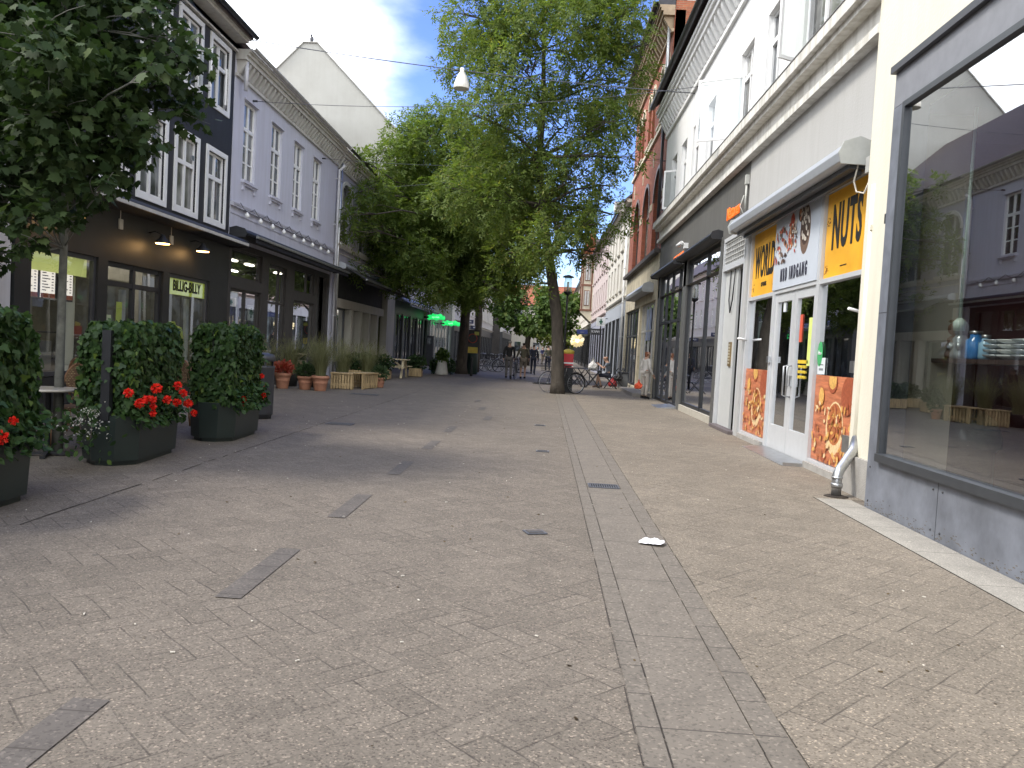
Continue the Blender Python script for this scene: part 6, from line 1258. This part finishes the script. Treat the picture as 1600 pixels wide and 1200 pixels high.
# ---------------------------------------------------------------- bicycles
def make_bike(fc,basket=True,name='bicycle'):
    t=thing(name,'','bicycle',(0,0,0)); W=.335
    for x0 in(-.52,.54):
        w_=MB().tube([(x0+W*math.cos(a),0,W+.005+W*math.sin(a)) for a in [2*math.pi*i/30 for i in range(30)]],.018,7,closed=True).build('wheel',RUBBER,t)
        MB().tube([(x0+(W-.022)*math.cos(a),0,W+.005+(W-.022)*math.sin(a)) for a in [2*math.pi*i/30 for i in range(30)]],.009,6,closed=True).build('rim',STEEL,w_)
        q=MB(); [q.tube([(x0,.02*(-1)**i,W),(x0+(W-.02)*math.cos(2*math.pi*i/24),0,W+(W-.02)*math.sin(2*math.pi*i/24))],.0018,3,cap=False) for i in range(24)]; q.tube([(x0,-.05,W),(x0,.05,W)],.02,8); q.build('spokes',STEEL,w_)
        MB().tube([(x0+(W+.03)*math.cos(a),0,W+(W+.03)*math.sin(a)) for a in [R(200 if x0<0 else 160)-R(170)*i/12*(1 if x0<0 else 1) for i in range(13)]],.014,5).build('mudguard',fc,t)
    q=MB(); bb=(.02,0,.29); st=(-.13,0,.83); hd=(.40,0,.86); hl=(.44,0,.70); ra=(-.52,0,.335); fa=(.54,0,.335)
    q.tube([bb,(-.16,0,.78)],.016,8); q.tube([bb,hl],.018,8); q.tube([(-.09,0,.52),hd],.014,8)
    for s in(-1,1): q.tube([bb,(ra[0],s*.06,.335)],.010,6); q.tube([(-.14,0,.70),(ra[0],s*.06,.335)],.009,6); q.tube([hl,(.47,s*.05,.6),(fa[0],s*.05,.335)],.011,6)
    q.tube([hl,(.385,0,.95)],.018,8); q.build('frame',fc,t)
    MB().tube([(.2,.28,.98),(.3,.25,1.02),(.37,.1,1.0),(.38,0,.98),(.37,-.1,1.0),(.3,-.25,1.02),(.2,-.28,.98)],.012,7).build('handlebar',STEEL,t)
    for s in(-1,1): MB().tube([(.12,s*.29,.97),(.23,s*.27,.985)],.017,7).build('grip',RUBBER,t)
    q=MB(); q.prism([(-.28,-.09),(-.28,.09),(-.17,.1),(-.02,.03),(.03,.015),(.03,-.015),(-.02,-.03),(-.17,-.1)],.89,.93,'z'); sd=q.build('saddle',RUBBER,t,bevel=.012); MB().tube([(-.13,0,.7),(-.15,0,.9)],.012,6).build('seat_post',STEEL,sd)
    MB().lathe((0,0,0),[(.09,-.004),(.09,.004)],18).build('chainwheel',STEEL,t); t.children[-1].data.transform(Matrix.Translation((.02,.05,.29))@Matrix.Rotation(R(90),4,'X'))
    q=MB(); q.bar((.02,.07,.29),(.1,.07,.15),.018); q.bar((.1,.07,.15),(.1,.17,.15),.02,.06); q.bar((.02,-.07,.29),(-.06,-.07,.43),.018); q.bar((-.06,-.07,.43),(-.06,-.17,.43),.02,.06); q.build('pedals',BLACKP,t)
    q=MB(); 
    for s in(-.06,.06): q.bar((-.2,s,.72),(-.78,s,.72),.01)
    for x in(-.3,-.45,-.6,-.75): q.bar((x,-.07,.72),(x,.07,.72),.008)
    q.bar((-.74,.06,.72),(-.52,.06,.335),.008); q.bar((-.74,-.06,.72),(-.52,-.06,.335),.008); q.build('carrier',BLACKP,t)
    if basket:
        q=MB()
        for z,e in((.72,.0),(.80,.01),(.88,.02),(.96,.03)): q.tube([(.46-e,-.15-e,z),(.72+e,-.15-e,z),(.72+e,.15+e,z),(.46-e,.15+e,z)],.005,4,closed=True)
        for x,y in [(.46+i*.065,s*.15) for i in range(5) for s in(-1,1)]+[(xx,-.15+i*.06) for i in range(6) for xx in(.46,.72)]: q.bar((x,y,.72),(x+(.03 if x>.6 else -.02),y*1.15,.96),.005)
        q.build('basket',BLACKP,t)
    return t
BKF=mat('black_bike_paint',(.02,.02,.025),.35); b0=make_bike(BKF); b0.location=(.60,26.02,0); b0.rotation_euler=(0,0,R(38)); b0['label']='black bicycle with a wire basket parked behind the slender tree trunk'; 
b0.location=(.62,26.75,0); b0.rotation_euler=(0,0,R(28)+math.pi)
bs=make_bike(mat('silver_bike_paint',(.35,.36,.37),.35,.4),basket=False); bs.location=(-2.95,46.2,0); bs.rotation_euler=(R(-6),0,R(25)); bs['label']='silver-framed bicycle in the middle of the parked row'; bs['group']='bicycles parked in a row on the left'
for k,(x,y,a,lab) in enumerate(((-4.3,46.6,20,'leftmost black bicycle of the parked row, beside the litter column'),(-3.85,47.1,32,'second black bicycle from the left in the parked row'),(-3.35,46.7,15,'black bicycle just left of the silver one in the row'),(-2.55,46.9,28,'black bicycle just right of the silver one in the row'),(-2.15,46.4,18,'rightmost black bicycle of the parked row, nearest the walkers'),(-4.0,49.4,20,'black bicycle in the back line, behind the left end of the row'),(-2.9,49.6,25,'black bicycle in the back line, behind the silver one'))):
    dup(b0,(x,y,0),R(a),lab,'bicycles parked in a row on the left')
# ---------------------------------------------------------------- people
def skin_obj(name,nodes,edges,m,parent,sub=2):
    """nodes {key:(x,y,z,r)}; one continuous tapered surface"""
    ks=list(nodes); me=bpy.data.meshes.new(name); me.from_pydata([nodes[k][:3] for k in ks],[(ks.index(a),ks.index(b)) for a,b in edges],[])
    o=bpy.data.objects.new(name,me); COL.objects.link(o); md=o.modifiers.new('s','SKIN'); md.use_smooth_shade=True
    for i,k in enumerate(ks):
        sv=me.skin_vertices[0].data[i]; r=nodes[k][3]; sv.radius=(r,nodes[k][4] if len(nodes[k])>4 else r); sv.use_root=(i==0)
    s=o.modifiers.new('u','SUBSURF'); s.levels=sub; s.render_levels=sub
    dg=bpy.context.evaluated_depsgraph_get(); dg.update(); m2=bpy.data.meshes.new_from_object(o.evaluated_get(dg)); bpy.data.objects.remove(o)
    m2.name=name; m2.materials.clear(); m2.materials.append(m); 
    for p in m2.polygons: p.use_smooth=True
    o=bpy.data.objects.new(name,m2); COL.objects.link(o); o.parent=parent; return o
SKIN=mat('skin',(.45,.27,.19),.55,var=.05)
def person(lab,J,loc,rz,top,legs,shoe,hair,long_sleeve=True,shorts=False,scale=1,hairlen=0,skin=None,hat=None,skirt=None):
    """J: joint overrides on a standing figure facing +y (metres)"""
    t=thing('person',lab,'person',(0,0,0)); sk=skin or SKIN
    B=dict(pel=(0,0,.95),wst=(0,0,1.10),che=(0,.01,1.30),nk0=(0,0,1.46),nk1=(0,.015,1.53),hd0=(0,.03,1.62),hd1=(0,.025,1.70),
      shL=(-.17,0,1.42),elL=(-.24,-.02,1.14),wrL=(-.25,.06,.89),shR=(.17,0,1.42),elR=(.24,-.02,1.14),wrR=(.25,.06,.89),
      hpL=(-.09,0,.92),knL=(-.10,.02,.50),anL=(-.10,-.02,.09),toL=(-.11,.15,.03),hpR=(.09,0,.92),knR=(.10,.02,.50),anR=(.10,-.02,.09),toR=(.11,.15,.03))
    B.update(J); RD=dict(pel=(.125,.10),wst=(.115,.085),che=(.135,.095),nk0=(.075,.06),nk1=(.05,.05),hd0=(.072,.088),hd1=(.075,.09),sh=.052,el=.040,wr=.026,hp=.085,kn=.055,an=.036,to=.03)
    def nd(k,g=0.0,mul=1):
        r=RD.get(k,RD.get(k[:2])); 
        return (*B[k],*( (r[0]*mul+g,r[1]*mul+g) if isinstance(r,tuple) else (r*mul+g,r*mul+g)))
    core=['pel','wst','che','nk0','nk1','hd0','hd1']; nodes={k:nd(k) for k in core}; E=list(zip(core,core[1:]))
    for s in'LR':
        for k in('sh','el','wr','hp','kn','an','to'): nodes[k+s]=nd(k+s)
        E+= [('che','sh'+s),('sh'+s,'el'+s),('el'+s,'wr'+s),('pel','hp'+s),('hp'+s,'kn'+s),('kn'+s,'an'+s),('an'+s,'to'+s)]
        w_=Vector(B['wr'+s]); e_=Vector(B['el'+s]); d=(w_-e_).normalized(); sg=-1 if s=='L' else 1
        f=Vector((0,1,0)); f=(f-d*f.dot(d)); f=f.normalized() if f.length>.1 else Vector((0,0,1)); n_=d.cross(f)
        pm=w_+d*.075; nodes['pm'+s]=(*pm,.017,.030); E.append(('wr'+s,'pm'+s))
        for i,(o,l) in enumerate(((-.028,.065),(-.009,.078),(.010,.072),(.028,.055))):
            a=pm+d*.02+f*o; nodes['fa%d'%i+s]=(*a,.009); b_=a+d*l*.55+n_*.008; nodes['fb%d'%i+s]=(*b_,.0085); c_=b_+d*l*.35+n_*.02*sg; nodes['fc%d'%i+s]=(*c_,.007)
            E+= [('pm'+s,'fa%d'%i+s),('fa%d'%i+s,'fb%d'%i+s),('fb%d'%i+s,'fc%d'%i+s)]
        th=w_+d*.03+f*.035; nodes['th'+s]=(*th,.010); th2=th+d*.035+f*.012; nodes['ti'+s]=(*th2,.008); E+= [('wr'+s,'th'+s),('th'+s,'ti'+s)]
    h=Vector(B['hd0']); nodes['ns']=(h.x,h.y+.105,h.z-.005,.012); nodes['chn']=(h.x,h.y+.06,h.z-.075,.030); E+= [('hd0','ns'),('nk1','chn')]
    for s in(-1,1): nodes['er%d'%s]=(h.x+s*.082,h.y-.005,h.z,.015); E.append(('hd0','er%d'%s))
    skin_obj('body',nodes,E,sk,t)
    q=MB(); [q.sphere((h.x+s*.03,h.y+.092,h.z+.018),.010,8,6) for s in(-1,1)]; q.build('eyes',mat('eye_dark',(.03,.02,.02),.3,var=0),t); MB().box(h.x-.022,h.x+.022,h.y+.094,h.y+.099,h.z-.052,h.z-.045).build('mouth',mat('lips',(.30,.10,.09),.5,var=0),t)
    g=.016; cl={k:nd(k,g) for k in('pel','wst','che')}; cl['nk0']=nd('nk0',.008); CE=[('pel','wst'),('wst','che'),('che','nk0')]
    for s in'LR':
        cl['sh'+s]=nd('sh'+s,g); cl['el'+s]=nd('el'+s,g); CE+= [('che','sh'+s),('sh'+s,'el'+s)]
        if long_sleeve: cl['wr'+s]=nd('wr'+s,.012); CE.append(('el'+s,'wr'+s))
        else: m_=Vector(B['sh'+s]).lerp(Vector(B['el'+s]),.7); cl['el'+s]=(*m_,.058,.058)
    if long_sleeve: cl['hem']=(B['pel'][0],B['pel'][1],B['pel'][2]-.10,.150,.118); CE.append(('pel','hem'))
    skin_obj('top_garment',cl,CE,top,t)
    tr={'pel':nd('pel',.014)}; TE=[]
    for s in'LR':
        tr['hp'+s]=nd('hp'+s,.014); tr['kn'+s]=nd('kn'+s,.018); TE+= [('pel','hp'+s),('hp'+s,'kn'+s)]
        if not shorts: tr['an'+s]=(B['an'+s][0],B['an'+s][1],B['an'+s][2]+.02,.055,.055); TE.append(('kn'+s,'an'+s))
        a=Vector(B['an'+s]); b_=Vector(B['to'+s]); skin_obj('shoe',{'a':(a.x,a.y,a.z-.01,.047),'h':(*(a+(a-b_)*.22+Vector((0,0,-.03))),.038),'m':(*a.lerp(b_,.5),.044),'b':(*b_,.036)},[('a','h'),('a','m'),('m','b')],shoe,t,sub=1)
    skin_obj('trousers',tr,TE,legs,t)
    hh={'a':(h.x,h.y-.012,h.z+.065,.088,.098),'b':(h.x,h.y-.045,h.z+.01,.08,.06),'c':(h.x,h.y-.05,h.z-.05-hairlen,.055,.035)}; skin_obj('hair',hh,[('a','b'),('b','c')],hair,t,sub=2)
    t.location=loc; t.rotation_euler=(0,0,rz); t.scale=(scale,)*3; return t
WLK=dict(knL=(-.10,.10,.52),anL=(-.10,.05,.12),toL=(-.11,.20,.06),knR=(.10,.0,.50),anR=(.10,-.22,.14),toR=(.11,-.08,.03),elL=(-.23,-.08,1.15),wrL=(-.24,-.10,.90),elR=(.23,.02,1.15),wrR=(.22,.16,.93))
GH=mat('grey_hair',(.30,.29,.27),.8,var=.2,scale=30); DH=mat('dark_hair',(.03,.02,.015),.7,var=.2); BJ=mat('black_jacket',(.010,.010,.011),.8); GT=mat('grey_trousers',(.12,.11,.105),.85,var=.15); BS=mat('black_shoes',(.012,.012,.012),.5); OL=mat('olive_shirt',(.12,.11,.075),.85,var=.1); BG=mat('beige_shorts',(.24,.20,.16),.85,var=.1); NV=mat('navy_cloth',(.025,.028,.045),.85); CAMO=mat('camo_jacket',(.09,.09,.06),.85,var=.5,scale=14)
person('person in a black jacket and grey trousers walking away, left of the cyclist',WLK,(-1.6,36.3,0),R(3),BJ,GT,BS,GH,scale=1.02)
wk2=dict(WLK); wk2.update(knL=(-.10,.02,.50),anL=(-.10,-.15,.10),toL=(-.11,-.02,.03),knR=(.10,.12,.53),anR=(.10,.08,.10),toR=(.11,.22,.05),elL=(-.26,.06,1.16),wrL=(-.30,.30,1.02),elR=(.24,.02,1.16),wrR=(.16,.26,1.03))
person('person in an olive shirt and beige shorts walking beside a bicycle',wk2,(-.98,37.2,0),R(4),OL,BG,BS,DH,shorts=True,scale=.99)
cb_=dup(b0,(-1.30,37.3,0),R(86),'narrow black bicycle wheeled along by the person in shorts'); cb_['group']='' ; del cb_['group']
person('person in dark clothes striding away in the middle of the street',WLK,(-.62,44.5,0),R(-5),NV,NV,BS,DH,scale=.98)
person('person in a camouflage jacket half hidden behind the slender tree',WLK,(.2,54.5,0),R(10),CAMO,NV,BS,DH)
for k,(x,y,lab,m_,l_) in enumerate(((-1.35,76,'far walker in a purple-blue top, leftmost of the distant group',NV,BS),(-.75,78,'far walker in a white top among the distant group',WHITE,NV),(-.25,77,'far walker in a blue top in the middle of the distant group',mat('blue_top',(.06,.07,.16),.8),BG),(.45,80,'far walker in a grey top at the right of the distant group',GT,NV),(-2.1,72,'far walker in a white shirt near the plane tree trunk',WHITE,BJ))):
    person(lab,WLK if k%2 else wk2,(x,y,0),R(180+20*k),m_,l_,BS,DH,scale=.97)
# seated man eating at the folding table
SIT=dict(pel=(0,0,.56),wst=(0,.03,.70),che=(0,.08,.90),nk0=(0,.12,1.05),nk1=(0,.15,1.11),hd0=(0,.20,1.19),hd1=(0,.20,1.27),shL=(-.18,.10,1.00),elL=(-.22,.24,.80),wrL=(-.08,.42,.93),shR=(.18,.10,1.00),elR=(.22,.26,.80),wrR=(.06,.44,.95),
  hpL=(-.09,.05,.53),knL=(-.14,.46,.52),anL=(-.12,.30,.10),toL=(-.13,.46,.03),hpR=(.09,.05,.53),knR=(.14,.46,.50),anR=(.13,.52,.09),toR=(.14,.68,.03))
person('seated person in a grey T-shirt and dark shorts eating at the folding table',SIT,(2.62,32.35,0),R(82),mat('grey_tshirt',(.13,.15,.18),.85),NV,mat('brown_shoes',(.10,.06,.04),.6),mat('sandy_hair',(.35,.17,.10),.8),long_sleeve=False,shorts=True)
def fold_table(x,y,rz,lab):
    t=thing('folding_table',lab,'table',(0,0,0)); 
    for i in range(5): MB().box(-.35,.35,-.3+i*.122,-.19+i*.122,.70,.72).build('tabletop_slat',DGREY,t)
    for s in(-.25,.25): MB().bar((-.28,s,0),(.28,s,.70),.03).build('leg',BLACKP,t); MB().bar((.28,s*1.1,0),(-.28,s*1.1,.70),.03).build('leg',BLACKP,t)
    t.location=(x,y,0); t.rotation_euler=(0,0,rz); return t
def fold_chair(x,y,rz,lab,grp='black folding chairs at the cafe table'):
    t=thing('folding_chair',lab,'chair',(0,0,0),grp)
    for i in range(4): MB().box(-.2,.2,-.18+i*.095,-.10+i*.095,.44,.46).build('seat_slat',DGREY,t)
    for s in(-.2,.2): MB().bar((s,.25,0),(s,-.28,.85),.025).build('leg',BLACKP,t); MB().bar((s*.9,-.25,0),(s*.9,.18,.45),.025).build('leg',BLACKP,t)
    MB().box(-.2,.2,-.275,-.255,.72,.82).build('backrest',DGREY,t); t.location=(x,y,0); t.rotation_euler=(0,0,rz); return t
ft=fold_table(1.95,32.2,0,'dark folding table with a white bag on it, beside the seated person'); fold_chair(2.68,32.35,R(82),'folding chair under the seated person'); fold_chair(1.3,32.3,R(-85),'empty folding chair left of the folding table'); 
ft2=fold_table(1.6,34.6,R(20),'dark folding table farther back behind the bicycle'); fold_chair(3.05,33.5,R(100),'folding chair with a black bag hung on it'); fold_chair(2.2,35.6,R(180),'folding chair at the farther folding table')
def bag(x,y,z,lab,m,s=.2):
    t=thing('bag',lab,'bag',(x,y,z)); rg=np.random.default_rng(int(abs(x)*100)); mb=MB(); prof=[(.02,0),(s*.8,.01),(s,s*.5),(s*.85,s*1.0),(s*.4,s*1.5),(s*.12,s*1.8),(s*.2,s*2.0)]; mb.lathe((x,y,z),prof,14,smooth=False); mb.v=[(a+rg.uniform(-.02,.02),b_+rg.uniform(-.02,.02),max(z,c+rg.uniform(-.02,.02))) for a,b_,c in mb.v]; mb.build('bag_body',m,t); MB().tube([(x-.05,y,z+s*1.9),(x,y,z+s*2.4),(x+.05,y,z+s*1.9)],.006,5).build('handle',m,t)
bag(1.92,32.15,.722,'crumpled white carrier bag on the folding table',mat('white_plastic_bag',(.66,.65,.62),.4,var=.1),.2); bag(3.05,33.2,.30,'black bag hanging low on the folding chair by the wall',mat('black_bag',(.012,.012,.013),.6),.19); bag(2.95,34.6,.0,'red bag standing by the wall behind the seated person',mat('red_bag',(.35,.02,.02),.6),.2)
t=thing('grey_box_bin','grey metal box bin beside the shop wall right of the seated person','bin',(3.3,33.8,0)); MB().box(3.1,3.5,33.6,34.0,0,.62).build('body',mat('grey_box_metal',(.16,.165,.17),.5),t,bevel=.02); MB().box(3.08,3.52,33.58,34.02,.62,.66).build('lid',DGREY,t)
# red and black refuse post with yellow-lidded box behind the trunk
t=thing('waste_post','red and black waste container with white bands and a yellow top behind the slender tree','bin',(.78,27.4,0)); MB().box(.6,.97,27.2,27.6,0,.86).build('body',BLACKP,t,bevel=.02); MB().box(.62,.96,27.21,27.59,.86,1.32).build('red_sleeve',mat('red_sleeve',(.50,.02,.03),.5),t); MB().box(.61,.97,27.2,27.6,.98,1.03).build('white_band',WHITE,t); MB().box(.61,.97,27.2,27.6,.88,.92).build('white_band',WHITE,t); MB().lathe((.79,27.4,1.32),[(.2,0),(.2,.1),(.05,.16)],14).build('yellow_top',mat('yellow_lid',(.65,.5,.08),.5),t)
# orange and white jackets in the near far-window (shopper standing at the door)
person('shopper in white with an orange bag standing at the black shop edge',dict(wrR=(.22,.16,.88)),(3.28,26.2,.0),R(-60),mat('white_linen',(.55,.52,.48),.8),mat('cream_trousers',(.42,.38,.33),.8),BS,mat('auburn_hair',(.20,.07,.03),.7),scale=.9,hairlen=.08)
bag(3.05,26.0,.32,'bright orange shopping bag held by the shopper at the black shop',mat('orange_bag',(.70,.09,.03),.6),.13)
# ---------------------------------------------------------------- litter and ironwork in the paving
t=thing('crumpled_paper','crumpled white paper napkin lying on the drainage channel edge','litter',(.87,5.98,.008)); bm=bmesh.new(); bmesh.ops.create_grid(bm,x_segments=14,y_segments=10,size=.5); rg=random.Random(4)
for v in bm.verts:
    e=max(abs(v.co.x),abs(v.co.y))*2; v.co.x*=.19*(1-.25*abs(v.co.y)); v.co.y*=.13; v.co.z=max(0,(1-e**2))*.028*(.6+.7*abs(math.sin(v.co.x*38+v.co.y*20)))+rg.uniform(0,.006)+.008+.03*max(0,v.co.x)*max(0,e-.6)*8
me=bpy.data.meshes.new('sheet'); bm.to_mesh(me); bm.free(); me.materials.append(mat('white_paper',(.72,.72,.74),.7,var=.05)); o=bpy.data.objects.new('sheet',me); COL.objects.link(o); o.parent=t; t.rotation_euler=(0,0,R(-20))
t=thing('drain_grate','dark slotted iron drain grate set in the channel','grate',(.69,8.45,.006)); q=MB(); q.box(.53,.85,8.33,8.35,.006,.014).box(.53,.85,8.55,8.57,.006,.014).box(.53,.545,8.35,8.55,.006,.014).box(.835,.85,8.35,8.55,.006,.014); q.build('frame',mat('cast_iron',(.12,.125,.14),.5,.3,var=.2),t)
q=MB(); [q.box(.55+i*.024,.562+i*.024,8.35,8.55,.006,.012) for i in range(12)]; q.build('bars',MATS['cast_iron'],t); MB().box(.545,.835,8.35,8.55,.0045,.0055).build('shadow_pit',mat('pit_black',(.008,.008,.008),.9),t)
def cover(x,y,w_,l,lab,rz=0):
    t=thing('manhole_cover',lab,'cover',(0,0,0)); MB().box(-w_/2,w_/2,-l/2,l/2,.004,.011).build('frame',MATS['cast_iron'],t); MB().box(-w_/2+.02,w_/2-.02,-l/2+.02,l/2-.02,.0115,.014).build('plate',mat('cover_plate',(.11,.10,.09),.7,.2,var=.3,scale=20),t); q=MB(); [q.box(-w_/2+.03,w_/2-.03,-l/2+.035+i*.05,-l/2+.045+i*.05,.0142,.0175) for i in range(int((l-.06)/.05))]; q.build('ribs',MATS['cast_iron'],t); t.location=(x,y,0); t.rotation_euler=(0,0,rz)
cover(.0,6.12,.16,.13,'small iron cover plate left of the white napkin',R(20)); cover(.04,11.1,.18,.16,'small iron cover on the street left of the channel'); cover(-3.3,13.1,.42,.3,'rectangular iron cover on the street right of the litter bin'); cover(-.02,14.9,.2,.16,'tiny round-edged cover in the middle of the street'); cover(-4.6,20.6,.7,.4,'iron cover plate in front of the terracotta pots')
ys=thing('cigarette_butts','scattered cigarette ends, crumbs and dry leaf bits on the paving','litter',(0,0,0)); ys['kind']='stuff'
q=MB(); rg=random.Random(6)
for _ in range(150):
    x=rg.uniform(-4.5,3.2); y=rg.uniform(2.3,20); a=rg.uniform(0,3.14); d=Vector((math.cos(a),math.sin(a),0))*rg.uniform(.004,.012); q.bar(Vector((x,y,.006))-d,Vector((x,y,.006))+d,.006,.005)
q.build('butts',mat('cigarette_white',(.6,.56,.48),.8,var=.3,scale=60),ys)
n=260; P=np.stack([RNG.uniform(-4.6,3.2,n),RNG.uniform(2.2,24,n),np.full(n,.008)],1); leaf_mesh('dry_leaves',P,unit(RNG.normal(size=(n,3))*np.array((1,1,.08))),unit(np.array((0,0,1.))+RNG.normal(size=(n,3))*.2),RNG.uniform(.012,.035,n),T_OVAL,leaf_mat('dry_leaf_brown',(.05,.035,.02),(.14,.10,.05)),ys)
